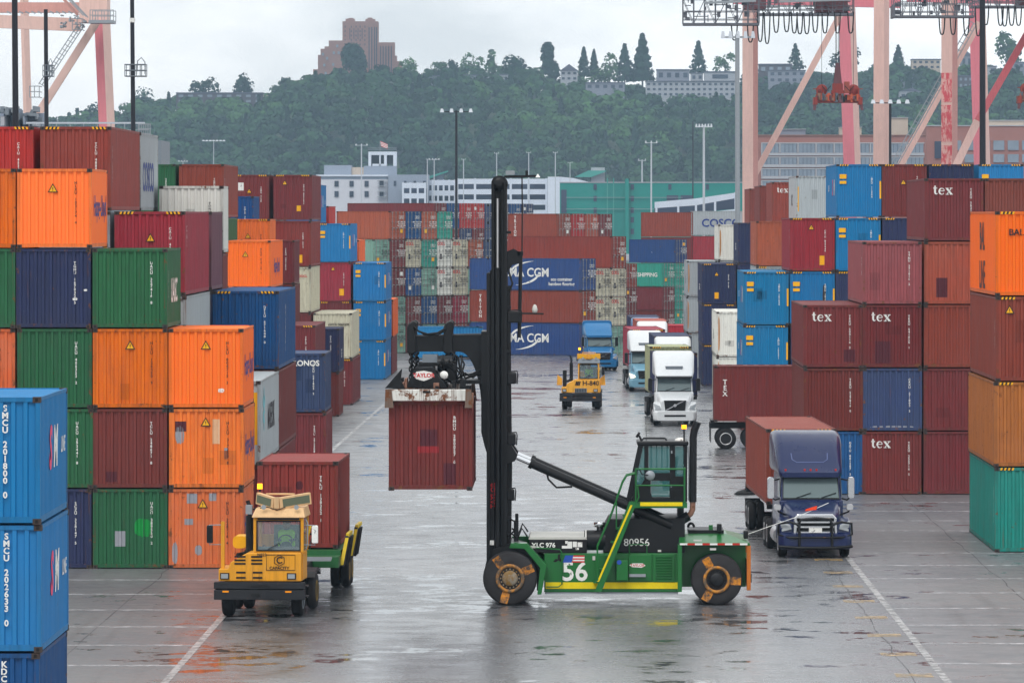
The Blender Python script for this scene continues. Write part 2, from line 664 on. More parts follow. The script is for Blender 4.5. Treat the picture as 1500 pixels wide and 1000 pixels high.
def container(loc, rz, L, Hc, color, marks, label, side='R', s=40.0, doors=False, group='stacked shipping containers'):
    if 'riding' in label or 'queue' in label or 'roof shows' in label or 'atop wheels' in label:
        group = 'containers carried by trucks'
    elif 'hanging' in label:
        group = None
    t = thing('shipping_container', label, 'shipping container', loc, rz, group)
    p = cpaint(color)
    shared('frame', cached(('frame', L, Hc), lambda: m_frame(L, Hc)), [cpaint_frame(color)], t)
    if doors:
        for sx in (-1, 1):
            d = shared('door', cached(('door', Hc, sx), lambda: m_door(Hc, sx)), [p], t)
            if s > 12:
                for k in (.30, .84):
                    shared('lock_rod', cached(('lock_rod', Hc), lambda: m_rod(Hc)), [M['rod']], d, (sx * k, 0, 0))
        rnd = random.Random(NCONT[0])
        ink = 'ink_black' if color in ('white', 'cream', 'grey', 'sage') else 'ink_white'
        txt = rnd.choice(['TRLU 512\n4087 22G1\n\nMAX GR 30480 KG\nTARE 2230 KG\nNET 28250 KG\nCU CAP 33.2', 'CAXU 633\n2087 22G1\n\nMGW 30480 KG\nTARE 2180 KG\nPAYLOAD 28300\nCUBE 33.1'])
        lettering('marking', text_mesh(txt, .17, .03), ink, t, L, Hc, 'F', .60, Hc * .62)
        if color in ('white', 'cream'):
            lettering('logo', text_mesh('OOCL', .42, .03), 'ink_red', t, L, Hc, 'F', -.58, Hc * .85)
            shared('label_plate', cached(('label_plate', 1), lambda: quad_mesh(.26, .5)), [M['ink_black']], t, (-.62, -.006, Hc * .40))
        elif rnd.random() < .5:
            shared('sticker', cached(('sticker', 2), lambda: quad_mesh(.4, .34)), [M[rnd.choice(['ink_white', 'ink_yellow'])]], t, (rnd.choice([-.58, .58]), -.006, Hc * rnd.choice([.3, .8])))
    else:
        shared('end_wall', cached(('end_wall', Hc), lambda: m_end(Hc)), [p], t)
    for sx in (-1, 1):
        if doors and sx > 0:
            continue
        shared('side_wall', cached(('side_wall', L, Hc, sx), lambda: m_side(L, Hc, sx)), [p], t)
    if doors:
        shared('side_wall', cached(('side_wall', L, Hc, 1), lambda: m_side(L, Hc, 1)), [p], t)
    shared('roof', cached(('roof', L, Hc), lambda: m_roof(L, Hc)), [p], t)
    if s > 14:
        for sx in (-1, 1):
            for bk in (False, True):
                for tp in (False, True):
                    shared('corner_casting', cached(('corner_casting', L, Hc, sx, bk, tp), lambda: m_cast(L, Hc, sx, bk, tp), 2), [M['casting'], M['rubber']], t)
    sd = side
    rx = random.Random(NCONT[0] * 13 + 5)
    if not doors and s > 15 and rx.random() < .34:                       # repainted panels, a shade off
        for _k in range(rx.choice([1, 1, 2])):
            x0 = rx.uniform(-.95, .45)
            z0 = rx.uniform(.2, 1.5)
            q = (round(x0, 2), round(x0 + rx.uniform(.2, .6), 2), round(z0, 2), round(z0 + rx.uniform(.25, .8), 2))
            shared('paint_patch', cached(('paint_patch',) + q, lambda: m_patch(*q)), [cpaint2(color)], t)
    for mk in marks:
        k, _, v = mk.partition(':')
        if k == 'tri':
            x, z = [float(q) for q in v.split(',')] if v else (-.08, .70)
            shared('warning_triangle', cached(('warning_triangle',), m_tri, 2), [M['ink_black'], M['ink_yellow']], t, (x, -.002, Hc * z))
        elif k == 'haz':
            for sx in (-1, 1):
                shared('hazard_stripe', cached(('hazard_stripe', sx), lambda: m_haz(sx), 2), [M['ink_yellow'], M['ink_black']], t, (-sx * (W / 2 - .18), -.004, Hc - .096))
        elif k == 'code':
            tx, _, ink = v.partition('|')
            big = .175 if s > 60 else .125
            lettering('serial_number', text_mesh('\n'.join(tx), big, .035, line=.84) if s > 60 else vert_mesh(tx, big), ink or 'ink_white', t, L, Hc, 'F', .50 if s > 60 else .70, Hc * .57)
        elif k == 'scode':
            tx, _, ink = v.partition('|')
            lettering('serial_number', vert_mesh(tx, .12), ink or 'ink_white', t, L, Hc, sd, .55, Hc * .55)
        elif k == 'side':
            tx, ink, size, a, z = v.split('|')
            lettering('logo', text_mesh(tx.replace('/', '\n'), float(size), .02), ink, t, L, Hc, sd, float(a) * L, float(z) * Hc)
        elif k == 'sidev':
            tx, ink, size, a, z = v.split('|')
            lettering('logo', vert_mesh(tx, float(size)), ink, t, L, Hc, sd, float(a) * L, float(z) * Hc)
        elif k == 'front':
            tx, ink, size, x, z = v.split('|')
            lettering('logo', text_mesh(tx, float(size), .03), ink, t, L, Hc, 'F', float(x), float(z) * Hc)
        elif k == 'patch':
            a, b, c, d, mt = v.split(',')
            q = tuple(float(x) for x in (a, b, c, d))
            shared('paint_patch', cached(('paint_patch',) + q, lambda: m_patch(*q)), [M[mt]], t)
        elif k == 'blob':
            a, b, c, d, mt = v.split(',')
            q = tuple(float(x) for x in (a, b, c, d))
            shared('paint_patch', cached(('paint_blob',) + q, lambda: m_blob(*q, NCONT[0])), [M[mt]], t)
        elif k == 'tex':
            shared('logo', cached(('tex',), m_tex), [M['ink_white']], t, (-.86, -.004, Hc * .745))
        elif k == 'arcs':                                               # the two swooshes round the letters
            am = cached(('arcs',), m_arcs)
            shared('emblem', am, [M['ink_white']], t, (-W / 2 - .004, float(v) * L, Hc * .54), rad(-90))
        elif k == 'stick':                                              # twin yellow stickers and a strip on the corner post
            for zz, hh in ((.77, .24), (.66, .16)):
                shared('sticker', cached(('sticker', hh), lambda: quad_mesh(.36, hh)), [M['ink_yellow']], t, (-.86, -.006, Hc * zz))
            shared('sticker', cached(('sticker', 'bar'), lambda: quad_mesh(.09, .95)), [M['ink_yellow']], t, (W / 2 - .055, -.006, Hc * .52))
            lettering('marking', text_mesh('CAUTION\n9 6', .10, .02), 'ink_red', t, L, Hc, 'F', -.86, Hc * .765)
        elif k == 'sm':
            lettering('logo', text_mesh('S', 1.2, .04, .15), 'ink_pink', t, L, Hc, sd, L * .36, Hc * .55)
            lettering('logo', text_mesh('M', 1.15, .04, .15), 'ink_white', t, L, Hc, sd, L * (.54 if sd == 'R' else .20), Hc * .55)
            lettering('logo', text_mesh('LINE', .46, .02, .15), 'ink_white', t, L, Hc, sd, L * (.82 if sd == 'R' else .70), Hc * .55)
    NCONT[0] += 1
    return t


ORD = ['on the ground', 'second up', 'third up', 'fourth up', 'fifth up', 'sixth up']
HT = {'S': 2.591, 'H': 2.896}
NICE = dict(fadedorange='faded orange', skyblue='bright blue', slateblue='weathered dark blue', redbrown='red-brown', tan='tan orange', plum='plum',
            pink='dusty pink-maroon', rust='rust orange', sage='sage green', cmablue='deep blue', mint='mint green', bright='vivid orange', palegreen='pale green', steel='steel grey')


def stack(px, Y, side, L, where, levels):
    """one stack, front edge seen at photo column px and depth Y; levels from the ground up"""
    z = zg(Y)
    x = PX(px, Y) + (-W / 2 if side == 'R' else W / 2)
    s = F / Y
    for i, lv in enumerate(levels):
        c, h = lv[0], lv[1]
        marks = lv[2] if len(lv) > 2 else []
        desc = lv[3] if len(lv) > 3 else NICE.get(c, c)
        hc = HT.get(h, h)
        rj = random.Random(int(px * 7 + i))
        jit = rj.uniform(-.04, .04)
        container((x + jit, Y + rj.uniform(0, .07), z), rad(rj.uniform(-.12, .12)), L, hc, c, marks, f'{desc} container, {ORD[i]} {where}', side, s)
        z += hc + .014


random.seed(5)
T40, T20 = 12.192, 6.058
HAPAG = 'side:Hapag-Lloyd|ink_blue|.95|.52|.52'
def code(t, ink=''): return 'code:' + t + ('|' + ink if ink else '')
BK = 'ink_black'

# ---- left block, nearest first
stack(60, 111.1, 'R', T20, 'in the blue corner stack by the photo edge', [
    ('blue', 'S', [code('KDCU 410312 1')], 'darker blue'),
    ('skyblue', 'S', [code('SMCU 202633 0'), 'sm'], 'bright blue SMCU 202633'),
    ('skyblue', 'S', [code('SMCU 201800 0'), 'sm'], 'bright blue SMCU 201800')])
stack(357.5, 177.8, 'R', T20, 'in the all-orange stack behind the yellow tractor', [
    ('fadedorange', 'S', ['tri:-.1,.76', code('HLXU 228716 4', BK), HAPAG, 'patch:-.62,-.28,2.12,2.44,patch_grey', 'patch:.10,.34,2.2,2.45,patch_grey', 'patch:-.70,-.42,1.42,1.62,patch_grey',
                              'blob:-.36,-.12,.42,.78,patch_grey', 'blob:-1.1,-.92,.1,.9,patch_grey'], 'faded patched orange'),
    ('orange', 'S', ['tri:-.02,.78', code('HLXU 317250 8', BK), HAPAG, 'patch:-1.02,-.66,1.85,2.18,patch_dark', 'blob:-1.02,-.72,1.42,2.06,patch_grey', 'patch:.2,.44,1.45,2.25,patch_pale', 'patch:.58,.70,.95,1.32,patch_grey'], 'orange grey-patched'),
    ('bright', 'S', ['tri:0,.74', code('HLXU 804715 3', BK), HAPAG, 'blob:.40,.60,.50,.66,ink_white'], 'clean orange')])
stack(246.2, 177.8, 'R', T20, 'in the stack left of the all-orange stack', [
    ('green', 'S', [code('UACU 389550 2'), 'blob:.12,.72,1.0,1.66,patch_green', 'patch:-.5,-.16,.72,1.22,patch_grey'], 'green touched-up'),
    ('maroon', 'S', [code('TCLU 248671 8'), 'patch:-.78,-.42,.22,.55,patch_dark']),
    ('orange', 'S', ['tri:0,.74', code('HLXU 126450 9', BK)], 'orange'),
    ('green', 'S', [code('UACU 327416 8'), 'side:UASC|ink_white|1.1|.5|.45', 'scode:UACU 3274'], 'green UASC')])
stack(134.5, 177.8, 'R', T20, 'in the five-high stack topped by orange', [
    ('navy', 'S', [code('SCZU 338147 5')]), ('green', 'S', [code('UACU 293441 8')], 'dark green'), ('green', 'S', [code('UACU 406352 2')], 'plain green'),
    ('navy', 'S', [code('TGHU 167032 5'), 'blob:.62,.78,.9,1.0,ink_white', 'blob:.98,1.1,1.2,1.28,ink_white'], 'navy chipped'),
    ('bright', 'S', ['tri:-.05,.70', code('HLXU 103174 4', BK), HAPAG], 'topmost orange')])
stack(22, 177.8, 'R', T20, 'in the stack cut by the left photo edge', [
    ('green', 'S'), ('navy', 'S'), ('fadedorange', 'S', [code('HLXU 2213', BK)]), ('green', 'S'), ('orange', 'S')])
stack(383, 187.5, 'R', T40, 'in the grey-topped stack behind the orange stack', [
    ('maroon', 'H'), ('grey', 'H', ['side:MAERSK|ink_black|1.25|.56|.5', 'side:*|ink_cyan|3.2|.18|.42', 'patch:.98,1.115,.7,2.5,ink_yellow'], 'grey MAERSK')])
stack(273, 187.5, 'R', T40, 'in the crimson-topped stack behind the green one', [
    ('maroon', 'H'), ('navy', 'H'), ('grey', 'H', ['side:HAMBURG|ink_black|.9|.6|.18', 'blob:-1,1,.1,.3,ink_cyan']),
    ('crimson', 'H', ['tri:.02,.64', 'haz', code('CAIU 459402 7'), 'sidev:CAI|ink_white|.3|.06|.7'], 'crimson')])
stack(161, 187.5, 'R', T40, 'in the red-brown topped stack at upper left', [
    ('maroon', 'H'), ('maroon', 'H'), ('navy', 'H'), ('steel', 'H', ['patch:1.0,1.11,1.2,2.0,ink_yellow']),
    ('redbrown', 'H', ['haz', code('TCLU 488879 1'), 'scode:TCLU 4888791'], 'tall red-brown')])
stack(50, 187.5, 'R', T40, 'in the red-topped stack at the upper left corner', [
    ('maroon', 'H'), ('green', 'H'), ('navy', 'H'), ('orange', 'H'), ('red', 'H', ['haz', 'tri:-.98,.62', code('CAIU 453407 2')], 'bright red')])
stack(408, 200.5, 'R', T40, 'in the stack topped by a big blue container', [
    ('maroon', 'H'), ('maroon', 'H', ['scode:TTNU 9241']), ('blue', 'H', ['tri:0,.46', 'haz', code('DFSU 671648 0'), 'scode:DFSU 6716480', 'sidev:HYUNDAI|ink_white|.30|.38|.5'], 'big blue')])
stack(311, 200.5, 'R', T20, 'behind the crimson container', [('maroon', 'H'), ('maroon', 'H'), ('navy', 'H'), ('plum', 'H')])
stack(327, 206.9, 'R', 3.0, 'in the white-topped stack beyond the crimson container', [
    ('maroon', 2.5), ('navy', 2.5), ('maroon', 2.5), ('brown', 2.5), ('white', 2.55, [code('PONU 0712', BK)], 'clean white')])
stack(205.5, 200.6, 'R', 8.4, 'behind the tall red-brown container', [
    ('maroon', 'H'), ('navy', 'H'), ('green', 'H'), ('maroon', 'H'), ('grey', 'H', ['side:COSCO|ink_blue|1.5|.42|.42'], 'light grey COSCO')])
stack(477.5, 238.5, 'R', T20, 'under or in the CRONOS pair', [
    ('maroon', 'H', [code('TEXU 276308 8'), 'scode:TEXU 27'], 'maroon'), ('slateblue', 'S', [code('CRXU 241803 2'), 'front:CRONOS|ink_white|.34|.25|.83', 'scode:CR'], 'weathered blue CRONOS')])
stack(463, 296, 'R', T40, 'in the two-high maroon stack past the CRONOS pair', [('maroon', 'H'), ('maroon', 'H', ['haz', code('TRLU 7043117')], 'maroon hazard-striped')])
stack(396, 296, 'R', T40, 'in the orange-topped stack behind the big blue container', [
    ('maroon', 'S'), ('navy', 'S'), ('maroon', 'S'), ('bright', 'S', ['tri:-.15,.66', code('HLXU 624550 2', BK), 'side:Hapag-Lloyd|ink_blue|1.1|.5|.45'], 'vivid orange')])
stack(328, 296, 'R', T40, 'behind the clean white container', [
    ('maroon', 'H'), ('navy', 'H'), ('maroon', 'H'), ('green', 'H'), ('redbrown', 'H', [code('TGHU 9021'), 'sidev:TEX|ink_white|.3|.06|.6'], 'red-brown')])
stack(256, 296, 'R', T40, 'beside the grey COSCO container', [('maroon', 'H'), ('navy', 'H'), ('maroon', 'H'), ('maroon', 'H'), ('green', 'H', [code('UACU 5107')], 'small-looking green')])
stack(395, 312.5, 'R', T20, 'directly beyond the vivid orange container', [
    ('maroon', 'H'), ('navy', 'H'), ('maroon', 'H'), ('orange', 'H', ['tri:-.05,.62', 'haz', code('HLXU 81', BK), 'side:Hapag-Lloyd|ink_blue|.9|.5|.3'], 'orange hazard-striped')])
stack(497, 322.7, 'R', T20, 'in the narrow navy pair by the lane', [('maroon', 'S', [code('TEXU 3319440')]), ('navy', 'S', [code('GESU 300218 2'), 'side:GE|ink_white|.7|.5|.4'])])
stack(432, 322.7, 'R', T20, 'in the maroon stack right of the vivid orange', [
    ('navy', 'S'), ('maroon', 'S'), ('maroon', 'S'), ('maroon', 'S', [code('TEXU 4431092')], 'topmost maroon')])
stack(371, 322.7, 'R', T20, 'peeking over the orange pair', [
    ('maroon', 'S'), ('navy', 'S'), ('maroon', 'S'), ('green', 'S'), ('blue', 'S', [code('TOLU 3081'), 'side:CMA|ink_white|.6|.5|.3', 'blob:-.9,-.1,.5,1.6,patch_dark'], 'small blue')])
stack(516, 345, 'R', T40, 'in the OOCL stack behind the navy pair', [
    ('maroon', 'H', [code('FCIU 8214'), 'haz']), ('cream', 'H', ['front:OOCL|ink_red|.34|.02|.56', 'front:GVCU 5062230|ink_black|.2|.4|.75', 'sidev:OOCL|ink_red|.3|.1|.7'], 'off-white rusty OOCL')])
stack(456, 345, 'R', T40, 'in the maroon-topped stack past the orange pair', [
    ('maroon', 'H'), ('maroon', 'H'), ('cream', 'H', ['front:OOCL|ink_red|.2|.7|.8', 'sidev:OOCL|ink_red|.3|.1|.7'], 'rust-streaked cream'),
    ('redbrown', 'H', [code('TCNU 6214'), 'patch:.30,.66,.25,.75,ink_yellow'], 'red-brown yellow-stickered'),
    ('maroon', 'H', ['tri:-.5,.78', 'haz', code('CAIU 8231077'), 'patch:.25,.52,.6,.95,ink_yellow'], 'maroon triangle-marked')])
stack(395, 345, 'R', T40, 'behind the small blue container', [
    ('maroon', 'H'), ('navy', 'H'), ('maroon', 'H'), ('navy', 'H'), ('maroon', 'H', ['tri:-.05,.60', 'haz', code('TGHU 9120'), 'patch:-.75,-.4,1.9,2.4,ink_white'], 'maroon white-stickered')])
SKY = ['stick', 'sm', 'haz']
stack(565, 407, 'R', T40, 'in the all-blue stack at the lane', [
    ('skyblue', 'H', SKY + [code('SMCU 113077')]), ('skyblue', 'H', SKY + [code('SMCU 115221')]), ('skyblue', 'H', SKY + [code('SMCU 119084')], 'topmost bright blue')])
stack(514, 407, 'R', T40, 'in the stack left of the all-blue stack', [
    ('maroon', 'H'), ('maroon', 'H', ['haz', code('BMOU 4410')]), ('crimson', 'H', ['tri:-.1,.80', code('CAIU 4517'), 'patch:.38,.72,.45,.95,ink_yellow'], 'crimson yellow-stickered'),
    ('skyblue', 'H', SKY + [code('SMCU 110346')], 'bright blue')])
stack(467, 407, 'R', T40, 'behind the maroon triangle-marked container', [('maroon', 'H'), ('navy', 'H'), ('maroon', 'H'), ('redbrown', 'H'), ('skyblue', 'H', ['sm'], 'bright blue narrow-looking')])
stack(575, 421, 'R', T40, 'in the slim pair beyond the all-blue stack', [('maroon', 'H', []), ('orange', 'H', [])])
stack(526.5, 421, 'R', T40, 'beyond the topmost all-blue container', [('maroon', 'S'), ('navy', 'S'), ('maroon', 'S'), ('orange', 'S')])
stack(481, 421, 'R', T40, 'at the far left end of the distant row', [('maroon', 'S'), ('navy', 'S'), ('maroon', 'S'), ('maroon', 'S'), ('red', 'S')])

# ---- right block, nearest first
stack(1457.5, 186.3, 'L', T40, 'in the four-colour stack at the right photo edge', [
    ('teal', 'H', ['haz', 'scode:TGHU 7712034', 'blob:.2,1.1,.1,.3,patch_grey']), ('tan', 'H', ['haz', 'scode:TRLU 6611|ink_black'], 'tan orange rusty'),
    ('redbrown', 'H', ['haz', 'tri:-.75,.80', 'scode:TCNU 8833'], 'red-brown'),
    ('bright', 'H', ['haz', 'front:BAL|ink_black|.30|-.50|.75', 'side:BAL/LINE|ink_black|1.35|.5|.45'], 'vivid orange BAL')])
TEX = 'tex'
stack(1176.5, 224.9, 'L', T40, 'in the left tex stack behind the dark blue truck', [
    ('blue', 'S', [code('GATU 881207 3')], 'blue'), ('maroon', 'S', [code('TEXU 527018 0')], 'plain maroon'),
    ('maroon', 'S', [TEX, code('TEXU 509116 2'), 'patch:.45,.92,.25,.75,patch_dark', 'scode:TEX'], 'topmost tex maroon')])
stack(1264.5, 224.9, 'L', T40, 'in the middle tex stack behind the dark blue truck', [
    ('maroon', 'S', [TEX, code('TEXU 255716 5')], 'tex maroon'), ('slateblue', 'S', [code('CRXU 271803 5'), 'blob:-.95,1.0,.06,.24,patch_grey']),
    ('maroon', 'S', [TEX, code('TEXU 541026 1'), 'patch:-.7,-.06,.2,1.1,patch_dark'], 'patched tex maroon'),
    ('pink', 'S', [code('TTNU 371016 2'), 'sidev:TTN|ink_white|.3|.06|.6'])])
stack(1353, 224.9, 'L', T40, 'in the right tex stack beside the orange container', [
    ('maroon', 'S'), ('maroon', 'S', [], 'plain maroon'), ('redbrown', 'S'), ('rust', 'S', ['patch:-.72,-.26,.3,1.1,patch_dark']),
    ('maroon', 'S', [TEX, code('TEXU 562118 4'), 'scode:TEX'], 'topmost tex maroon')])
stack(1441.5, 224.9, 'L', T40, 'hidden partly behind the vivid orange container', [('maroon', 'S'), ('navy', 'S'), ('maroon', 'S'), ('maroon', 'S'), ('brown', 'S', [], 'plain brown')])
stack(1089, 296, 'L', T40, 'in the blue stack above the trailer', [
    ('maroon', 'H'), ('skyblue', 'H', SKY + [code('SMCU 106371')], 'bright blue'), ('skyblue', 'H', SKY + [code('SMCU 108840')], 'topmost bright blue')])
stack(1157.5, 296, 'L', T40, 'in the crimson-topped stack beside the blue one', [
    ('maroon', 'H'), ('navy', 'H'), ('skyblue', 'H', SKY + [code('SMCU 101552'), 'blob:.56,.74,.8,2.3,casting']),
    ('crimson', 'H', ['haz', 'tri:-.05,.78', code('CAIU 823440'), 'patch:.40,.66,.35,.85,ink_yellow', 'sidev:CAI|ink_white|.3|.05|.65'])])
stack(1224.5, 296, 'L', T40, 'in the five-high stack with two bright blues on top', [
    ('maroon', 'H'), ('maroon', 'H'), ('navy', 'H', ['haz']), ('skyblue', 'H', SKY + [code('SMCU 110927')]), ('skyblue', 'H', SKY + [code('SMCU 112204')])])
stack(1292.5, 296, 'L', T40, 'in the maroon-over-navy stack', [
    ('maroon', 'H'), ('maroon', 'H'), ('maroon', 'H'), ('navy', 'H', ['haz']), ('maroon', 'H', ['haz', 'tri:-.05,.62', code('TGHU 884120')])])
stack(1361.5, 296, 'L', T40, 'behind the topmost tex maroon container', [('maroon', 'H'), ('maroon', 'H'), ('maroon', 'H'), ('maroon', 'H'), ('navy', 'H', ['haz', code('GESU 4410')])])
stack(1434, 296, 'L', T40, 'at the top right photo edge', [('maroon', 'H'), ('maroon', 'H'), ('maroon', 'H'), ('maroon', 'H'), ('skyblue', 'H', SKY + [code('SMCU 104')])])
stack(1050, 351, 'L', T40, 'in the rusty white pair behind the white truck', [('white', 'H', ['blob:-1.18,-1.0,.15,2.75,rust_streak']), ('white', 'H', ['blob:-1.18,-1.0,.15,2.75,rust_streak', 'side:BAL|ink_black|.9|.6|.45'], 'white rust-streaked')])
stack(1107, 351, 'L', T40, 'beside the crimson container', [('maroon', 'H'), ('maroon', 'H'), ('grey', 'H', ['haz']), ('rust', 'H', ['sidev:CHINA|ink_white|.45|.5|.4'])])
stack(1167, 351, 'L', T40, 'beside the two-high bright blues at top', [('maroon', 'H'), ('maroon', 'H'), ('navy', 'H'), ('navy', 'H'), ('grey', 'H', ['side:MSC|ink_black|1.0|.55|.45', 'patch:-1.19,-1.05,.6,2.2,ink_yellow'], 'pale grey')])
stack(1028, 390, 'L', T40, 'in the all-navy stack behind the white truck', [
    ('navy', 'H', ['haz']), ('navy', 'H', ['haz']), ('navy', 'H', ['haz', 'tri:-.15,.70', code('GESU 6120'), 'patch:-.3,.0,.4,.85,ink_yellow', 'side:GESEACO|ink_white|.6|.5|.4'], 'topmost navy')])
stack(1081, 390, 'L', T40, 'above the navy stack', [('maroon', 'H'), ('maroon', 'H'), ('navy', 'H'), ('navy', 'H', ['side:SEACO|ink_white|.7|.5|.4'], 'navy lettered')])
stack(1130, 390, 'L', T40, 'next to the pale grey container', [('maroon', 'H'), ('maroon', 'H'), ('navy', 'H'), ('navy', 'H'), ('redbrown', 'H', [TEX], 'red-brown tex')])
stack(1113, 415, 'L', T40, 'behind the red-brown tex container', [('maroon', 'H'), ('maroon', 'H'), ('navy', 'H'), ('navy', 'H'), ('brown', 'H')])
stack(1006, 440, 'L', T40, 'in the rusty-post white stack at the far lane', [
    ('grey', 'H', ['side:BAL|ink_black|.9|.5|.45']), ('grey', 'H', ['blob:-1.18,-1.0,.2,2.7,rust_streak', 'side:BAL|ink_black|.9|.5|.45']), ('grey', 'H', ['blob:-1.18,-1.0,.2,2.8,rust_streak', 'side:BAL|ink_black|.9|.5|.45'], 'topmost pale grey')])
stack(1052, 440, 'L', T40, 'beside the navy lettered container', [('maroon', 'H'), ('maroon', 'H'), ('grey', 'H'), ('white', 'H', ['blob:-1.18,-.98,.2,2.7,rust_streak', 'sidev:BAL|ink_black|.7|.55|.5'], 'white BAL')])
stack(1098, 440, 'L', T40, 'at the foot of the pink crane leg', [('maroon', 'H'), ('maroon', 'H'), ('navy', 'H'), ('navy', 'H'), ('brown', 'H')])


# ---- far slanting blocks: long sides to the left, door ends to the right
def far_block(px, Y, L, where, cols, alpha=34.0, z0=None):
    d1 = Vector((-math.cos(rad(alpha)), math.sin(rad(alpha)), 0))
    d2 = Vector((math.sin(rad(alpha)), math.cos(rad(alpha)), 0))
    c0 = Vector((PX(px, Y), Y, 0))
    words = ['first', 'second', 'third', 'fourth', 'fifth', 'sixth', 'seventh', 'eighth']
    for k, levels in enumerate(cols):
        o = c0 + d2 * (2.49 * k + W / 2)
        z = zg(o.y) if z0 is None else z0
        for i, lv in enumerate(levels):
            c, h = lv[0], lv[1]
            marks = lv[2] if len(lv) > 2 else []
            desc = lv[3] if len(lv) > 3 else NICE.get(c, c)
            hc = HT.get(h, h)
            if not (len(lv) > 4 and lv[4] == 'skip'):
                ln = T20 if L == T20 else L
                container((o.x, o.y, z), rad(90 - alpha), ln, hc, c, marks, f'{desc} door-end container, {ORD[i]}, {words[k]} column of {where}', 'L', F / Y, doors=True, group='far containers showing their doors')
            z += hc + .014


S = 'S'
TRI = 'sidev:TRITON|ink_white|.42|.90|.5'
far_block(850.5, 490, T40, 'the CMA block', [
    [('cmablue', 'H', ['side:CMA CGM|ink_white|1.10|.49|.52', 'arcs:.50'], 'ground-level CMA CGM blue'), ('redbrown', 'H', [TRI], 'red-brown TRITON'),
     ('cmablue', 'H', ['side:CMA CGM|ink_white|1.10|.49|.55', 'arcs:.50', 'side:eco container/bamboo flooring|ink_white|.42|.17|.28'], 'eco CMA CGM blue')],
    [('sage', S), ('cream', S, [], 'cream OOCL'), ('cream', S, [], 'topmost cream OOCL')],
    [('sage', S), ('cream', S, [], 'cream OOCL'), ('cream', S, [], 'upper cream OOCL'), ('redbrown', 'H', ['side:T|ink_white|.6|.95|.8'], 'long red-brown')]])
far_block(816.5, 548, T20, 'the block above CMA', [
    [('maroon', S), ('navy', S), ('maroon', S), ('redbrown', S), ('redbrown', S, [TRI.replace('.90', '.85')], 'red-brown TRITON')],
    [('maroon', S)] * 4 + [('red', S, [], 'dull red')], [('maroon', S)] * 4 + [('rust', S)], [('maroon', S)] * 4 + [('maroon', S)]])
far_block(547.5, 497, T20, 'the block behind the spreader', [
    [('sage', S), ('maroon', S), ('teal', S), ('sage', S)],
    [('sage', S), ('sage', S), ('maroon', S), ('maroon', S), ('rust', S, ['patch:.1,.2,.1,.2,patch_red'])],
    [('maroon', S), ('maroon', S), ('blue', S), ('cream', S), ('blue', S)],
    [('sage', S), ('blue', S), ('sage', S), ('mint', S), ('rust', S)],
    [('sage', S), ('maroon', S), ('white', S), ('white', S), ('mint', S)],
    [('redbrown', S), ('crimson', S), ('cream', S), ('cream', S)],
    [('maroon', S), ('sage', S), ('sage', S), ('rust', S)],
    [('maroon', S), ('sage', S), ('maroon', S), ('slateblue', S)]])
far_block(636, 618, T40, 'the rearmost block', [
    [('maroon', 'H')] * 4 + [('maroon', 'H', ['side:H|ink_white|.7|.9|.5'])], [('maroon', 'H')] * 4 + [('blue', 'H')],
    [('navy', 'H'), ('rust', 'H'), ('rust', 'H'), ('slateblue', 'H'), ('red', 'H')], [('maroon', 'H'), ('navy', 'H'), ('slateblue', 'H'), ('maroon', 'H'), ('red', 'H')],
    [('maroon', 'H'), ('navy', 'H'), ('slateblue', 'H'), ('slateblue', 'H'), ('slateblue', 'H')], [('maroon', 'H')] * 4 + [('slateblue', 'H')],
    [('maroon', 'H')] * 4 + [('blue', 'H')], [('maroon', 'H')] * 4 + [('slateblue', 'H')]])
far_block(970.5, 600, T20, 'the mint block', [
    [('maroon', S), ('maroon', S, [], 'plain maroon'), ('mint', S, ['side:CHINA SHIPPING|ink_white|.62|.5|.5'], 'mint CHINA SHIPPING')],
    [('mint', S), ('mint', S), ('mint', S), ('cmablue', S, ['side:.|ink_white|.5|.5|.5'], 'blue-grey')]])
far_block(915, 590, T20, 'the maroon pile beside CMA', [[('maroon', S), ('maroon', S), ('redbrown', S)]])


def side_on(px, Y, top, hc, L, color, marks, label):
    z = PZ(top, Y) - hc
    container((PX(px, Y) + L, Y, z), rad(90), L, hc, color, marks, label, 'L', F / Y)


side_on(939, 640, 311, 2.9, T20, 'redbrown', [], 'red-brown container side-on, top of the far row left of grey COSCO')
side_on(1012, 640, 309, 2.9, T20, 'grey', ['side:COSCO|ink_blue|1.3|.42|.5'], 'pale grey side-on COSCO container at the end of the far row')
side_on(939, 640, 311 + 36.6, 2.9, T20, 'maroon', [], 'dark maroon side-on container under the red-brown one')
side_on(1012, 640, 309 + 36.6, 2.9, T20, 'crimson', [], 'crimson side-on container under the grey COSCO one')
for k in range(3):
    for px in (939, 1012):
        side_on(px, 640, 310 + 36.6 * (k + 2), 2.9, T20, 'maroon', [], f'maroon side-on container {["third", "fourth", "fifth"][k]} from the top under the {"grey COSCO" if px > 1000 else "red-brown"} one')
side_on(606, 478, 478, 2.75, T20, 'skyblue', [], 'light blue side-on container seen under the spreader arm')
side_on(655, 478, 478, 2.75, T20 * .5, 'skyblue', [], 'short light blue container beside the one under the spreader arm')

# ------------------------------------------------------------------ wheels, people, chassis
def m_tyre(r, w):
    return MB().lathe([(r * .58, -w / 2 + .02), (r * .90, -w / 2), (r * .985, -w / 2 + .05), (r, -w / 4), (r, w / 4), (r * .985, w / 2 - .05), (r * .90, w / 2), (r * .58, w / 2 - .02)], (0, 0, 0), 'x', 28)


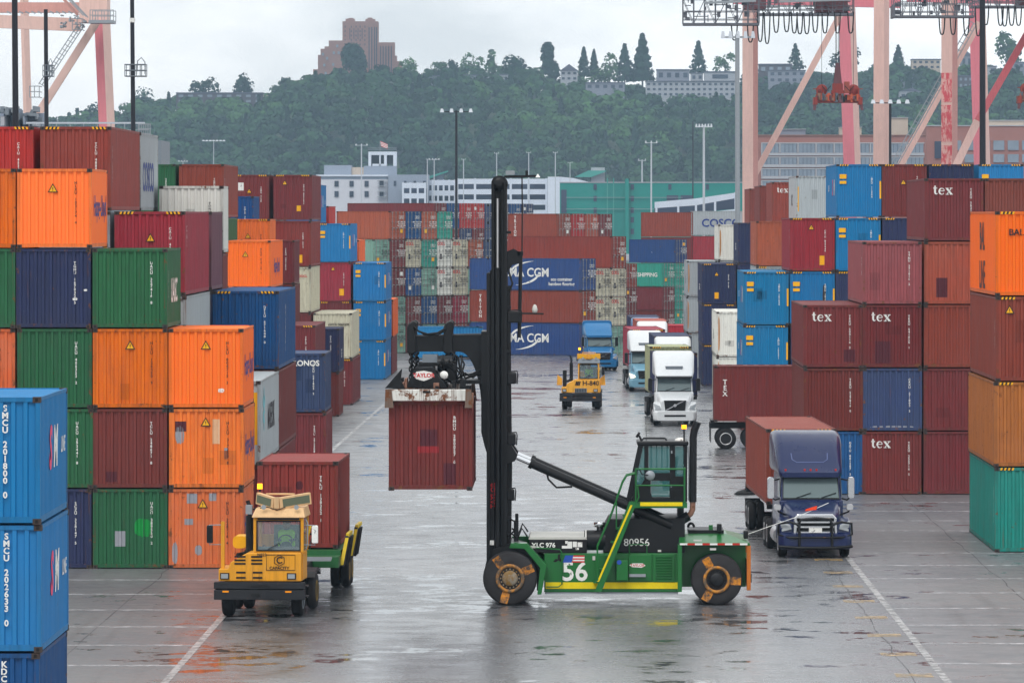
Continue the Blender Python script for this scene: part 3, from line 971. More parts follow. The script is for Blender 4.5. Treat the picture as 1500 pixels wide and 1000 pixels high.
def m_rim(r, w):
    mb = MB().lathe([(r * .60, -w / 2 + .03), (r * .60, w / 2 - .01), (r * .54, w / 2), (r * .48, w / 2 - .05), (r * .30, w / 2 - .10), (r * .22, w / 2 - .04), (.02, w / 2 - .03)], (0, 0, 0), 'x', 20)
    mb.lathe([(.02, -w / 2 + .03), (r * .22, -w / 2 + .04), (r * .30, -w / 2 + .10), (r * .48, -w / 2 + .05), (r * .6, -w / 2 + .03)], (0, 0, 0), 'x', 20)
    for i in range(8):
        a = i * math.pi / 4
        mb.cyl((w / 2 - .11, r * .38 * math.cos(a), r * .38 * math.sin(a)), (w / 2 - .05, r * .38 * math.cos(a), r * .38 * math.sin(a)), r * .035, n=6)
    return mb


def wheel(parent, x, y, r, w, rim, tyre=None, z=None):
    o = shared('wheel', cached(('tyre', r, w), lambda: m_tyre(r, w)), [tyre or M['tyre']], parent, (x, y, r if z is None else z))
    if x < 0:
        o.rotation_euler.z = math.pi
    shared('rim', cached(('rim', r, w), lambda: m_rim(r, w)), [rim], o)
    return o


def person(loc, rz, label, vest):
    """seated driver: one skinned body with arms reaching for the wheel, a vest over it"""
    J = [((0, 0, .0), .15), ((0, .02, .25), .16), ((0, .03, .48), .15), ((0, .0, .58), .06), ((0, -.03, .68), .10), ((0, -.03, .80), .09),
         ((-.2, .02, .48), .06), ((-.28, -.12, .28), .05), ((-.16, -.38, .27), .04), ((-.12, -.46, .28), .035),
         ((.2, .02, .48), .06), ((.28, -.12, .28), .05), ((.16, -.38, .27), .04), ((.12, -.46, .28), .035),
         ((-.12, -.2, .0), .09), ((-.14, -.48, .0), .075), ((-.14, -.52, -.40), .055), ((-.14, -.64, -.44), .05),
         ((.12, -.2, .0), .09), ((.14, -.48, .0), .075), ((.14, -.52, -.40), .055), ((.14, -.64, -.44), .05)]
    E = [(0, 1), (1, 2), (2, 3), (3, 4), (4, 5), (2, 6), (6, 7), (7, 8), (8, 9), (2, 10), (10, 11), (11, 12), (12, 13), (0, 14), (14, 15), (15, 16), (16, 17), (0, 18), (18, 19), (19, 20), (20, 21)]
    me = bpy.data.meshes.new('person')
    me.from_pydata([j[0] for j in J], E, [])
    o = bpy.data.objects.new('person', me)
    COL.objects.link(o)
    me.materials.append(M['cloth'])
    sk = o.modifiers.new('Skin', 'SKIN')
    lay = me.skin_vertices if len(me.skin_vertices) else None
    if lay is None:
        me.attributes  # the modifier makes the layer on first use
        bpy.context.view_layer.objects.active = o
        bpy.ops.mesh.customdata_skin_add()
    for v, j in zip(me.skin_vertices[0].data, J):
        v.radius = (j[1], j[1])
    me.skin_vertices[0].data[0].use_root = True
    sub = o.modifiers.new('Subsurf', 'SUBSURF')
    sub.levels = sub.render_levels = 1
    o.location, o.rotation_euler.z = loc, rz
    tag(o, label, 'person')
    v = MB().rr([(-.16, .46, .04, .50, .1), (-.05, .50, .02, .56, .12), (.12, .50, .02, .56, .12), (.2, .44, .05, .5, .1)]).build('vest', M['hivis'], o)
    MB().lathe([(.02, .86), (.07, .85), (.105, .78), (.11, .70), (.09, .62), (.04, .57)], (0, -.03, 0), 'z', 12).build('head', M['skin'], o)
    MB().lathe([(.02, .885), (.08, .87), (.118, .80), (.118, .76)], (0, -.01, 0), 'z', 12).build('cap', M['cloth'], o)
    return o


def chassis(loc, rz, label, L=12.4, paintm=None, axles=(10.2, 11.5), group='container chassis'):
    """road chassis: two rails, bolsters, landing legs, tandem wheels; front at y = 0"""
    t = thing('container_chassis', label, 'trailer', loc, rz, group)
    p = paintm or M['black']
    mb = MB()
    for sx in (-1, 1):
        mb.box(sx * .45 - .07, sx * .45 + .07, 0, L, 1.02, 1.30)
    for y in (.05, L * .33, L * .66, L - .2):
        mb.box(-.38, .38, y + .01, y + .14, 1.06, 1.26)
    mb.build('frame', p, t)
    for y in (.02, L - .25):
        MB().box(-1.2, 1.2, y, y + .2, 1.301, 1.45).build('bolster', p, t)
    for sx in (-1, 1):
        MB().box(sx * .8 - .06, sx * .8 + .06, 2.6, 2.72, .35, 1.10).box(sx * .8 - .14, sx * .8 + .14, 2.55, 2.77, .3, .349).build('landing_leg', p, t)
        MB().box(sx * .95 - .28, sx * .95 + .28, L - .06, L - .03, .35, 1.05).build('mud_flap', M['rubber'], t)
    for y in axles:
        MB().cyl((-1.0, y, .52), (1.0, y, .52), .07, n=8).build('axle', p, t)
        for x in (-1.12, -.80, .80, 1.12):
            wheel(t, x, y, .52, .26, M['alu'])
    return t


# ------------------------------------------------------------------ road tractors
def semi(label, X, Y, rz, body, style, roofmat=None, group=None, lit=False):
    t = thing('semi_truck', label, 'truck', (X, Y, zg(Y)), rad(rz), group)
    day = style == 'day'
    volvo = style in ('volvo', 'day')
    sl = 3.5 if day else 5.3
    ch = M['chrome'] if not volvo else M['alu']
    # hood with front fenders
    MB().rr([(.32, 1.55, .62, 1.42, .16), (.55, 1.7, .60, 1.52, .2), (1.3, 1.86, .6, 1.70, .22), (2.05, 2.02, .6, 1.86, .2)]).build('hood', body, t)
    for sx in (-1, 1):
        pts = [(.22, .62), (.25, 1.0), (.45, 1.22), (1.0, 1.34), (1.6, 1.28), (2.0, 1.05), (2.05, .55), (1.80, .55), (1.72, .85), (1.35, 1.04), (.95, 1.04), (.62, .85), (.55, .62)]
        a, b = sorted((sx * .72, sx * 1.20))
        MB().prism(pts, a, b, 'x').build('fender', body, t, bevel=.06)
        wheel(t, sx * 1.05, 1.15, .52, .3, M['alu'])
        # headlamps wrap the corner
        MB().hexa([(sx * .80, .16, .98), (sx * 1.12, .22, .90), (sx * 1.20, .60, .92), (sx * .80, .5, .98)],
                  [(sx * .84, .26, 1.12), (sx * 1.18, .38, 1.26), (sx * 1.22, .66, 1.26), (sx * .84, .55, 1.12)]).build('headlight', M['lit_lens'] if lit else M['lens'], t)
        MB().box(sx * 1.02 - .10, sx * 1.02 + .10, .17, .25, .50, .58).build('fog_light', M['lens'], t)
    # bumper
    MB().rr([(.08, 2.05, .32, .82, .1), (.20, 2.44, .30, .86, .12), (.60, 2.46, .32, .86, .12)]).build('bumper', body, t)
    if volvo:
        for x in (-.92, .92):
            MB().prism([(x - .14, .42), (x + .14, .42), (x + .10, .70), (x - .18, .70)] if x > 0 else [(x - .14, .42), (x + .14, .42), (x + .18, .70), (x - .10, .70)], .165, .21).build('air_intake', M['rubber'], t)
        MB().box(-.6, .6, .06, .10, .54, .64).build('air_intake', M['rubber'], t)
    # grille
    if volvo:
        MB().prism([(-.55, .88), (.55, .88), (.62, 1.44), (-.62, 1.44)], .24, .34).build('grille', M['rubber'], t)
        gx = M['chrome']
        MB().beam((-.50, .22, .90), (.50, .22, 1.42), .05, .05, up=(0, 1, 0)).build('grille_bar', gx, t)
        MB().cyl((0, .19, 1.16), (0, .24, 1.16), .09, n=12).build('emblem', gx, t)
        if day:
            for i in range(4):
                MB().box(-.55, .55, .20, .235, .95 + i * .13, .99 + i * .13).build('grille_bar', gx, t)
    else:
        MB().prism([(-.62, .60), (.62, .60), (.66, 1.42), (-.66, 1.42)], .26, .36).build('grille', M['rubber'], t)
        MB().prism([(-.74, .78), (-.64, .78), (-.60, 1.32), (.60, 1.32), (.64, .78), (.74, .78), (.72, 1.34), (.60, 1.48), (-.60, 1.48), (-.72, 1.34)], .17, .30).build('grille_surround', M['chrome'], t, bevel=.03)
        for i, z in enumerate((.84, 1.02, 1.18)):
            MB().box(-.62, .62, .20, .30, z, z + .055).build('grille_bar', M['chrome'], t)
        MB().box(-.22, .22, .13, .16, .86, 1.02).build('licence_plate', M['ink_white'], t)
    # cab with raked windscreen
    cw = 2.16
    MB().hexa([(-cw / 2, 1.85, .62), (cw / 2, 1.85, .62), (cw / 2, sl, .62), (-cw / 2, sl, .62)],
              [(-cw / 2, 1.92, 1.86), (cw / 2, 1.92, 1.86), (cw / 2, sl, 1.86), (-cw / 2, sl, 1.86)]).build('cab', body, t, bevel=.05)
    w2 = cw / 2 - .05
    MB().hexa([(-w2, 2.0, 1.865), (w2, 2.0, 1.865), (w2 + .03, sl, 1.865), (-w2 - .03, sl, 1.865)],
              [(-w2 + .06, 2.50, 2.72), (w2 - .06, 2.50, 2.72), (w2, sl, 2.72), (-w2, sl, 2.72)]).build('cab_upper', body, t, bevel=.04)
    g = MB()
    a0, a1 = w2 - .09, w2 - .13
    g.hexa([(-a0, 1.995, 1.93), (a0, 1.995, 1.93), (a0, 2.03, 1.93), (-a0, 2.03, 1.93)], [(-a1, 2.40, 2.62), (a1, 2.40, 2.62), (a1, 2.44, 2.62), (-a1, 2.44, 2.62)])
    g.build('windscreen', M['screen'], t)
    MB().hexa([(-a0 - .03, 2.0, 1.89), (a0 + .03, 2.0, 1.89), (a0 + .03, 2.04, 1.89), (-a0 - .03, 2.04, 1.89)],
              [(-a1 - .03, 2.42, 2.66), (a1 + .03, 2.42, 2.66), (a1 + .03, 2.46, 2.66), (-a1 - .03, 2.46, 2.66)]).build('windscreen_seal', M['rubber'], t)
    for x in (-.5, .35):
        MB().beam((x, 1.97, 1.94), (x + .5, 2.06, 2.10), .025, .02).build('wiper', M['rubber'], t)
    for sx in (-1, 1):
        xx = sorted((sx * (w2 + .012), sx * (w2 + .028)))
        MB().prism([(2.16, 1.95), (3.05, 1.95), (3.05, 2.6), (2.5, 2.6)], xx[0], xx[1], 'x').build('side_window', M['screen'], t)
        # mirrors on arms
        mx = sx * 1.36
        MB().tube([(sx * 1.06, 2.2, 1.9), (sx * 1.22, 2.05, 1.86), (mx, 2.0, 1.98), (mx, 2.02, 2.5), (sx * 1.06, 2.4, 2.55)], .03).build('mirror_arm', M['rubber'], t)
        MB().rr([(1.96, .20, 1.92, 2.62, .06, mx), (2.10, .24, 1.9, 2.64, .08, mx)]).build('mirror', M['chrome'] if style == 'freight' else M['black'], t)
        if style == 'freight':
            MB().tube([(sx * .92, 1.2, 1.4), (sx * 1.18, .95, 1.52), (sx * 1.22, .9, 1.62)], .03).build('hood_mirror_arm', M['rubber'], t)
            MB().rr([(.84, .22, 1.58, 1.76, .06, sx * 1.22), (.98, .24, 1.56, 1.78, .07, sx * 1.22)]).build('hood_mirror', M['alu'], t)
        else:
            MB().rr([(.9, .10, 1.62, 1.80, .04, sx * .98), (1.0, .12, 1.6, 1.82, .04, sx * .98)]).build('hood_mirror', body, t)
        MB().cyl((sx * .92, 2.7, .62), (sx * .92, 4.3 if not day else 3.6, .62), .32, n=16).build('fuel_tank', M['alu'], t)
    # sun visor and roof fairing
    rm = roofmat or body
    top = 3.95 if day else 4.12
    MB().rr([(2.12, 1.9, 2.62, 2.78, .06), (2.30, 2.12, 2.60, 2.90, .1), (2.55, 2.16, 2.60, 3.14, .2), (3.1, 2.24, 2.62, 3.62, .3), (3.7, 2.32, 2.66, top - .12, .28), (4.5 if not day else 3.8, 2.36, 2.7, top, .24), (sl, 2.36, 2.7, top - .02, .22)]).build('roof_fairing', rm, t)
    if style == 'freight':
        MB().tube([(-.62, 2.86, 3.40), (-.6, 2.62, 3.2), (-.45, 2.52, 3.11), (.45, 2.52, 3.11), (.6, 2.62, 3.2), (.62, 2.86, 3.40)], .018).build('fairing_seam', M['seam'], t)
        MB().box(-w2 + .12, w2 - .12, 2.36, 2.40, 2.60, 2.68).build('sun_visor', M['rubber'], t)
        for x in (-.85, -.2, 0, .2, .85):
            MB().box(x - .03, x + .03, 2.20, 2.29, 2.80, 2.90).build('marker_light', M['redlens'], t)
        lettering('number_plate', text_mesh('323', .11, .02), 'ink_white', t, 0, 0, 'F', 0, 2.64)
        LAST[0].location.y = 2.355
        # bull bar
        for sx in (-1, 1):
            MB().tube([(sx * .55, .02, .34), (sx * .55, .0, 1.18), (sx * .50, .03, 1.30), (0, .02, 1.34)], .045, 8).build('bull_bar', M['black'], t)
            MB().tube([(sx * .55, .0, 1.12), (sx * .85, .06, 1.22), (sx * 1.22, .2, 1.16), (sx * 1.24, .22, .80), (sx * .9, .08, .70), (sx * .55, .0, .70)], .04, 8).build('bull_bar', M['black'], t)
        MB().tube([(-1.24, .16, .40), (-.6, -.02, .36), (.6, -.02, .36), (1.24, .16, .40)], .05, 8).tube([(-.55, 0, .70), (.55, 0, .70)], .035).build('bull_bar', M['black'], t)
    elif style == 'volvo':
        MB().prism([(-.5, 3.30), (.5, 3.30), (.46, 3.12), (-.46, 3.12)], 2.52, 2.64).build('roof_vent', M['greysteel'], t)
        MB().rr([(2.02, 1.95, 2.62, 2.70, .03), (2.2, 2.05, 2.64, 2.76, .04)]).build('sun_visor', M['black'], t)
    # frame, rear wheels
    MB().box(-.45, .45, sl - .3, sl + 2.6, .62, .95).build('frame', M['black'], t)
    for y in (sl + .55, sl + 1.85):
        for x in (-1.12, -.80, .80, 1.12):
            wheel(t, x, y, .52, .26, M['alu'])
    return t


M['screen'] = glass('windscreen', (112, 130, 132), .30, .06)  # grey-green tint paints in some of the reflected sky
M['lit_lens'] = plain('lit_headlamp', (255, 240, 215), .2, emit=((255, 236, 205), 1.2))
M['seam'] = plain('fairing_seam', (96, 108, 150), .4)
M['navy_car'] = paint('dark_blue_truck_paint', (10, 32, 78), .28, .25, 0, .1, coat=.4)
M['white_car'] = paint('white_truck_paint', (226, 230, 232), .3, .15, 0, .05, coat=.4)
M['pale_car'] = paint('pale_blue_truck_paint', (120, 166, 190), .3, .2, 0, .1, coat=.4)
M['blue_car'] = paint('light_blue_truck_paint', (40, 124, 178), .3, .2, 0, .1, coat=.4)

# dark blue truck with its container
semi('dark blue sleeper truck with black bull bar and chrome grille', PX(1195, 183), 183, 2.0, M['navy_car'], 'freight', group=None)
ca = rad(1.6)
cx0, cy0 = PX(1174, 189.6), 189.6
container((cx0, cy0, 1.46), ca, T40, 2.62, 'redbrown', ['haz', 'scode:TGHU 4471902', 'scode:22G1'], 'long red-brown container riding behind the dark blue sleeper truck', 'L', 42)
chassis((cx0, cy0, 0), ca, 'black chassis under the long red-brown container behind the dark blue truck')
# white truck, navy and green boxes behind it
semi('white sleeper truck with a slanted bar across its black grille', PX(989, 306), 306, 0.3, M['white_car'], 'volvo')
a = rad(2.0)
x0, y0 = PX(990.5, 313), 313.0
dx, dy = -math.sin(a), math.cos(a)
chassis((x0, y0, zg(y0)), a, 'black chassis under the navy and pale green boxes behind the white truck')
container((x0, y0, zg(y0) + 1.46), a, 5.9, 2.5, 'navy', ['haz'], 'navy container riding directly behind the white truck cab', 'L', 26)
container((x0 + dx * 6.1, y0 + dy * 6.1, zg(y0) + 1.46), a, T20, 2.72, 'palegreen', ['haz'], 'pale green container riding behind the navy one on the white truck', 'L', 26)
# the queue behind
semi('pale blue-white sleeper truck with lit headlamps, half hidden by the white one', PX(948, 375), 375, 1.5, M['pale_car'], 'volvo', M['white_car'], lit=True)
x0, y0 = PX(949, 382), 382.0
chassis((x0, y0, zg(y0)), a, 'black chassis under the dull red container behind the pale blue truck')
container((x0, y0, zg(y0) + 1.46), a, T40, 2.7, 'crimson', ['haz'], 'dull red container riding behind the pale blue-white truck', 'L', 20)
for px, yt, col, lab, tl, bm in ((989, 351, 'navy', 'navy container whose roof shows just behind the pale green one', 'white truck hidden behind the pale green container', 'white_car'),
                            (958, 417, 'rust', 'orange-roofed container in the truck queue behind the dull red one', 'white-roofed truck in the queue behind the dull red container', 'white_car'),
                            (948, 437, 'navy', 'navy container last in the queue of trucks', 'blue truck last in the queue of trucks', 'blue_car')):
    semi(tl, PX(px, yt), yt, 1.0, M[bm], 'volvo')
    chassis((PX(px, yt), yt + 7.2, zg(yt)), rad(1), 'black chassis under the ' + lab.replace(' container', ' box').split(' whose')[0].split(' in the truck')[0])
    container((PX(px, yt), yt + 7.2, zg(yt) + 1.46), rad(1), T40, 2.62, col, ['haz'], lab, 'L', 19)
container((PX(992, 480), 480, zg(480)), 0, T20, 2.896, 'red', [], 'lone red container on the ground behind the truck queue', 'L', 16.7)
semi('light blue day-cab truck without a load behind the yellow tractor', PX(884, 434), 434, 8.0, M['blue_car'], 'day')
# trailer turning in behind the dark blue truck
side_on(1045, 274, 534.5, 2.80, T40, 'maroon', ['sidev:TEX|ink_white|.34|.955|.6', 'side:TEX|ink_white|.6|.5|.6'], 'maroon container side-on atop wheels behind the dark blue truck')
chassis((PX(1045, 274) + T40, 274, zg(274)), rad(90), 'two-axle chassis with silver wheels under the side-on maroon container', axles=(10.3, 11.6))


# ------------------------------------------------------------------ yard tractors
def yard_tractor(label, X, Y, rz, yellow, variant):
    """terminal tractor: one-man cab over the right of the picture, low hood beside it, wedge sign on the roof"""
    t = thing('yard_tractor', label, 'truck', (X, Y, zg(Y)), rad(rz))
    cap = variant == 'wedge'
    cx0, cx1 = (-.20, 1.24) if cap else (-.18, 1.12)
    MB().box(-1.32, 1.28, 0, .32, .52, .80).box(-1.32, 1.28, -.01, .30, .83, 1.02).box(-1.28, 1.24, .06, .28, .801, .829).build('bumper', M['bumper_black'], t, bevel=.02)
    for x in (-.98, .82):
        MB().box(x - .09, x + .09, -.022, 0, .73, .78).build('marker_light', M['amber'], t)
    # front body and sloping hood
    MB().prism([(-1.2, 1.04), (1.18, 1.04), (1.18, 1.86), (-.22, 1.86), (-.40, 1.84), (-.86, 1.58), (-.92, 1.40), (-1.2, 1.40)], .12, 1.7).build('body', yellow, t, bevel=.03)
    for i in range(5 if cap else 0):
        for x in (-.58, -.10):
            if i < 3:
                z = 1.52 + i * .10
            else:
                z = 1.12 + (i - 3) * .15
            MB().box(x - .16 + (.05 if i > 2 else 0), x + .16, .105, .14, z, z + .05).build('louvre_slot', M['rubber'], t)
    for x in (-1.02, .90):
        MB().box(x - .13, x + .13, .085, .15, 1.10, 1.28).build('headlight_bezel', M['rubber'], t)
        MB().box(x - .10, x + .10, .07, .12, 1.125, 1.255).build('headlight', M['lens'], t)
    # cab shell: four posts, sills, roof and glass
    y0, y1, z0, z1 = .16, 1.62, 1.861, 2.86
    mb = MB()
    for x in (cx0, cx1 - .09):
        for y in (y0, y1 - .09):
            mb.box(x, x + .09, y, y + .09, z0, z1)
    mb.box(cx0 + .091, cx1 - .091, y0, y0 + .06, z0, z0 + .05)
    mb.box(cx0 + .091, cx1 - .091, y0, y0 + .06, z1 - .08, z1)
    mb.box(cx0 + .09, cx1 - .09, y1 - .06, y1 - .02, z0, z0 + .45)
    mb.build('cab', yellow, t, bevel=.015)
    MB().hexa([(cx0 - .05, y0 - .08, z1 + .001), (cx1 + .05, y0 - .08, z1 + .001), (cx1 + .05, y1 + .05, z1 + .001), (cx0 - .05, y1 + .05, z1 + .001)],
              [(cx0 + .05, y0 + .15, z1 + .26), (cx1 - .02, y0 + .15, z1 + .26), (cx1 - .02, y1, z1 + .3), (cx0 + .05, y1, z1 + .3)]).build('roof', M['roof_cream'] if cap else M['greysteel'], t, bevel=.03)
    MB().box(cx0 + .12, cx1 - .12, y0 - .06, y0 - .02, z1 - .06, z1 - .01).build('sun_visor', M['rubber'], t)
    MB().box(cx0 + .10, cx1 - .10, y0 + .01, y0 + .025, z0 + .06, z1 - .09).build('windscreen', M['glass'], t)
    MB().tube([(cx0 + .1, y0 - .004, z0 + .06), (cx0 + .1, y0 - .004, z1 - .1), (cx1 - .1, y0 - .004, z1 - .1), (cx1 - .1, y0 - .004, z0 + .06), (cx0 + .1, y0 - .004, z0 + .06)], .025).build('windscreen_seal', M['rubber'], t)
    for x in (cx0 + .03, cx1 - .045):
        MB().box(x, x + .012, y0 + .1, y1 - .1, z0 + .05, z1 - .05).build('side_window', M['glass'], t)
    MB().beam((cx0 + .35, y0 - .02, z0 + .05), (cx0 + .75, y0 - .02, z0 + .28), .03, .02).build('wiper', M['rubber'], t)
    MB().box(cx0 + .1, cx1 - .1, y0 + .1, y1 - .1, z0 - .02, z0 + .02).box(cx0 + .5, cx1 - .15, .95, 1.1, z0 + .03, z0 + .75).box(cx0 + .12, cx1 - .1, y0 + .07, y0 + .3, z0 + .02, z0 + .16).build('seat', M['interior'], t)
    MB().tube([(cx0 + .88 + .2 * math.cos(q), .52 + .1 * math.sin(q), z0 + .32 + .16 * math.sin(q)) for q in [i * math.pi / 6 for i in range(13)]], .02).build('steering_wheel', M['rubber'], t)
    # wedge of two sign boxes on the roof
    sm = M['roof_cream'] if cap else yellow
    for sx in (-1, 1):
        xm = (cx0 + cx1) / 2 - (.06 if cap else 0)
        ln = .56 if sx < 0 else .84
        if not cap:
            ln = .62
        p0, p1 = Vector((xm + sx * .06, .25, z1 + .40)), Vector((xm + sx * (.06 + ln), .85, z1 + .40))
        p1.z += .12 if cap else 0
        MB().beam(p0, p1, .12, .34).build('roof_sign', sm, t, bevel=.015)
        d = (p1 - p0).normalized()
        nrm = Vector((d.y, -d.x, 0)) * (1 if sx > 0 else -1)
        if nrm.y > 0:
            nrm = -nrm
        nrm = nrm.normalized()
        q0, q1 = p0 + nrm * .062 + d * .1, p1 + nrm * .062 - d * .06
        MB().beam(q0, q1, .02, .22).build('roof_sign_panel', M['sign_green'] if cap else M['ink_yellow'], t)
    MB().box(xm - .07, xm + .07, .18, .30, z1 + .26, z1 + .58).build('roof_sign_post', sm, t)
    MB().tube([(xm - .4, 1.2, z1 + .3), (xm - .4, 1.2, z1 + .62), (xm + .4, 1.2, z1 + .62), (xm + .4, 1.2, z1 + .3)], .03).build('roof_rack', sm, t)
    # exhaust, beacon, mirrors, guard post
    ex = -.46 if cap else -.62
    MB().cyl((ex, 1.45, 1.72), (ex, 1.45, 2.85), .11, n=12).tube([(ex, 1.45, 2.85), (ex + .0, 1.45, 3.1), (ex - .06, 1.45, 3.28)], .06, 8).tube([(ex - .3, 1.1, 1.72), (ex - .1, 1.35, 1.76), (ex, 1.45, 1.95)], .075, 8).build('exhaust_stack', M['black'], t)
    MB().cyl((-.10, .9, z1), (-.10, .9, z1 + .78), .03, n=8).box(-.30, -.12, .86, .94, z1 + .18, z1 + .22).build('beacon_post', M['black'], t)
    MB().cyl((-.10, .9, z1 + .781), (-.10, .9, z1 + .93), .075, n=12).build('beacon', M['beacon'], t)
    MB().box(-.50, -.32, .8, 1.0, z1 + .06, z1 + .32).build('light_box', M['galv'], t)
    for sx, mx in ((-1, -1.46), (1, 1.56 if cap else 1.36)):
        zz = 2.28
        ax = -1.1 if sx < 0 else cx1
        if cap or sx > 0:
            MB().tube([(ax, .3, zz + .36), (mx, .2, zz + .36), (mx, .2, zz - .2), (ax, .3, zz - .2)], .018).build('mirror_arm', M['galv'], t)
            MB().rr([(.16, .17, zz - .14, zz + .34, .03, mx), (.24, .18, zz - .16, zz + .36, .04, mx)]).build('mirror', M['black'] if (sx < 0 or not cap) else M['ink_white'], t)
    if cap:
        MB().box(-1.14, -1.04, .2, .32, 1.401, 2.74).build('guard_post', yellow, t)
        MB().rr([(1.5, .4, 1.9, 2.25, .12, -.75), (2.1, .42, 1.88, 2.27, .14, -.75)]).build('air_tank', M['ink_yellow'], t)
        lettering('logo', text_mesh('C', .26, .02), 'ink_black', t, 0, 0, 'F', .55, 1.64)
        LAST[0].location.y = .10
        MB().tube([(.55 + .16 * math.cos(i * math.pi / 3 + math.pi / 6), .105, 1.64 + .16 * math.sin(i * math.pi / 3 + math.pi / 6)) for i in range(7)], .010).build('emblem', M['ink_black'], t)
        lettering('logo', text_mesh('CAPACITY', .12, .03), 'ink_black', t, 0, 0, 'F', .55, 1.42)
        LAST[0].location.y = .10
        lettering('fleet_number', text_mesh('N823', .12, .02), 'ink_black', t, 0, 0, 'F', .05, 1.80)
        LAST[0].location.y = .10
        MB().tube([(.18, .11, 1.36), (1.0, .11, 1.36), (1.0, .11, 1.80), (.18, .11, 1.80), (.18, .11, 1.36)], .009).build('badge_outline', M['ink_black'], t)
    else:
        lettering('fleet_number', text_mesh('H-840', .40, .015), 'ink_black', t, 0, 0, 'F', .60, 1.62)
        LAST[0].location.y = .10
        for i in range(3):
            MB().prism([(-.36 + i * .1, 1.5), (-.28 + i * .1, 1.5), (-.22 + i * .1, 1.74), (-.30 + i * .1, 1.74)], .09, .115).build('emblem', M['ink_black'], t)
        MB().box(-.38, .36, .095, .15, 1.06, 1.32).build('grille', M['greysteel'], t)
        for i in range(7):
            MB().box(-.34 + i * .1, -.29 + i * .1, .08, .10, 1.09, 1.29).build('grille_bar', M['rubber'], t)
        MB().box(-1.14, -.9, 1.0, 1.4, 1.0, 2.4).build('air_cleaner', M['black'], t)
        for sx in (-1, 1):
            MB().hexa([(sx * 1.16, .5, 1.5), (sx * 1.5, .5, 1.5), (sx * 1.5, .6, 1.5), (sx * 1.16, .6, 1.5)], [(sx * 1.16, .5, 1.9), (sx * 1.45, .5, 2.15), (sx * 1.45, .6, 2.15), (sx * 1.16, .6, 1.9)]).build('side_guard', yellow, t)
    # clutter: hoses, steps, handrails, wiring, side panel
    MB().tube([(cx1 + .02, 1.5, 1.9), (cx1 + .1, 1.9, 2.3), (.4, 2.3, 2.2), (.1, 2.9, 1.5), (.1, 3.2, 1.1)], .03).build('air_hose', M['rubber'], t)
    MB().tube([(cx1 - .1, 1.5, 1.9), (cx1, 2.1, 2.5), (.6, 2.4, 2.1), (.3, 3.0, 1.4)], .03).build('air_hose', M['cart_yellow'], t)
    MB().tube([(cx1 + .05, .3, 1.95), (cx1 + .10, .3, 2.1), (cx1 + .10, .3, 2.7), (cx1 + .05, .3, 2.8)], .018).build('grab_rail', M['galv'], t)
    for k in range(2):
        MB().box(1.0, 1.30, .5, 1.1, .55 + .3 * k, .59 + .3 * k).build('step', M['black'], t)
    MB().box(-1.15, -.55, .7, 1.6, 1.0, 1.35).build('battery_box', M['black'], t, bevel=.03)
    MB().box(1.181, 1.20, .35, 1.5, 1.1, 1.8).build('side_panel', yellow, t)
    MB().tube([(cx0 + .2, .1, z1 + .27), (cx0 + .4, .2, z1 + .30), (cx0 + .7, .05, z1 + .22), (cx0 + .9, .3, z1 + .3)], .012).build('wiring', M['rubber'], t)
    MB().box(-.25, .30, -.02, -.011, .88, .94).box(-.26, .0, -.02, -.011, .62, .70).build('bumper_slot', M['rubber'], t)
    MB().cyl((cx0 + .3, .1, z1 + .3), (cx0 + .3, .16, z1 + .3), .07, n=10).build('work_lamp', M['lens'], t)
    MB().cyl((cx1 - .2, .1, z1 + .3), (cx1 - .2, .16, z1 + .3), .07, n=10).build('work_lamp', M['lens'], t)
    # chassis and wheels
    MB().box(-.45, .45, .33, 4.9, .55, .95).build('frame', M['black'], t)
    for sx in (-1, 1):
        wheel(t, sx * 1.0, .95, .5, .32, M['greysteel'])
        wheel(t, sx * 1.10, 4.0, .52, .28, M['rim_yellow'], M['tyre_dusty'])
        wheel(t, sx * .76, 4.0, .52, .28, M['rim_yellow'])
        p = [(3.2, .95), (3.3, 1.12), (4.0, 1.2), (4.7, 1.12), (4.8, .95), (4.7, 1.0), (4.0, 1.12), (3.3, 1.0)]
        xx = sorted((sx * .6, sx * 1.26))
        MB().prism(p, xx[0], xx[1], 'x').build('mudguard', M['black'], t)
    MB().prism([(2.6, .95), (4.9, .95), (4.9, 1.12), (3.0, 1.2)], -.4, .4, 'x').build('fifth_wheel', M['black'], t)
    return t


M['bumper_black'] = paint('scuffed_bumper', (34, 36, 42), .6, .9, .5, .5)
M['yellow_tr'] = paint('yellow_tractor_paint', (236, 164, 34), .45, .6, .6, .3)
M['roof_cream'] = paint('bleached_roof_paint', (226, 186, 136), .55, .4, .3, .3)
M['sign_green'] = plain('sign_panel', (96, 104, 84), .5)
M['rim_yellow'] = paint('dull_yellow_rim', (150, 120, 60), .6, .5, .6, .2)
M['cart_green'] = paint('cart_green_paint', (40, 104, 56), .5, .4, .3, .2)
M['cart_yellow'] = paint('cart_yellow_paint', (226, 190, 20), .5, .4, .25, .2)

YT = (PX(380.5, 156), 156.0)
yard_tractor('yellow yard tractor with cream roof sign pulling the red-brown container', YT[0], YT[1], -3.2, M['yellow_tr'], 'wedge')
person((YT[0] + .72, YT[1] + .95, 1.92), rad(-3), 'person in a green hi-vis vest driving the yellow tractor with cream sign', 0)
YH = (PX(851, 335.5), 335.5)
yard_tractor('small distant yellow yard tractor H-840 with orange roof sign', YH[0], YH[1], -1.0, M['yellow_tr'], 'plain')
person((YH[0] + .5, YH[1] + .95, 1.92 + zg(335)), 0, 'person in a hi-vis vest driving the yellow tractor H-840', 0)

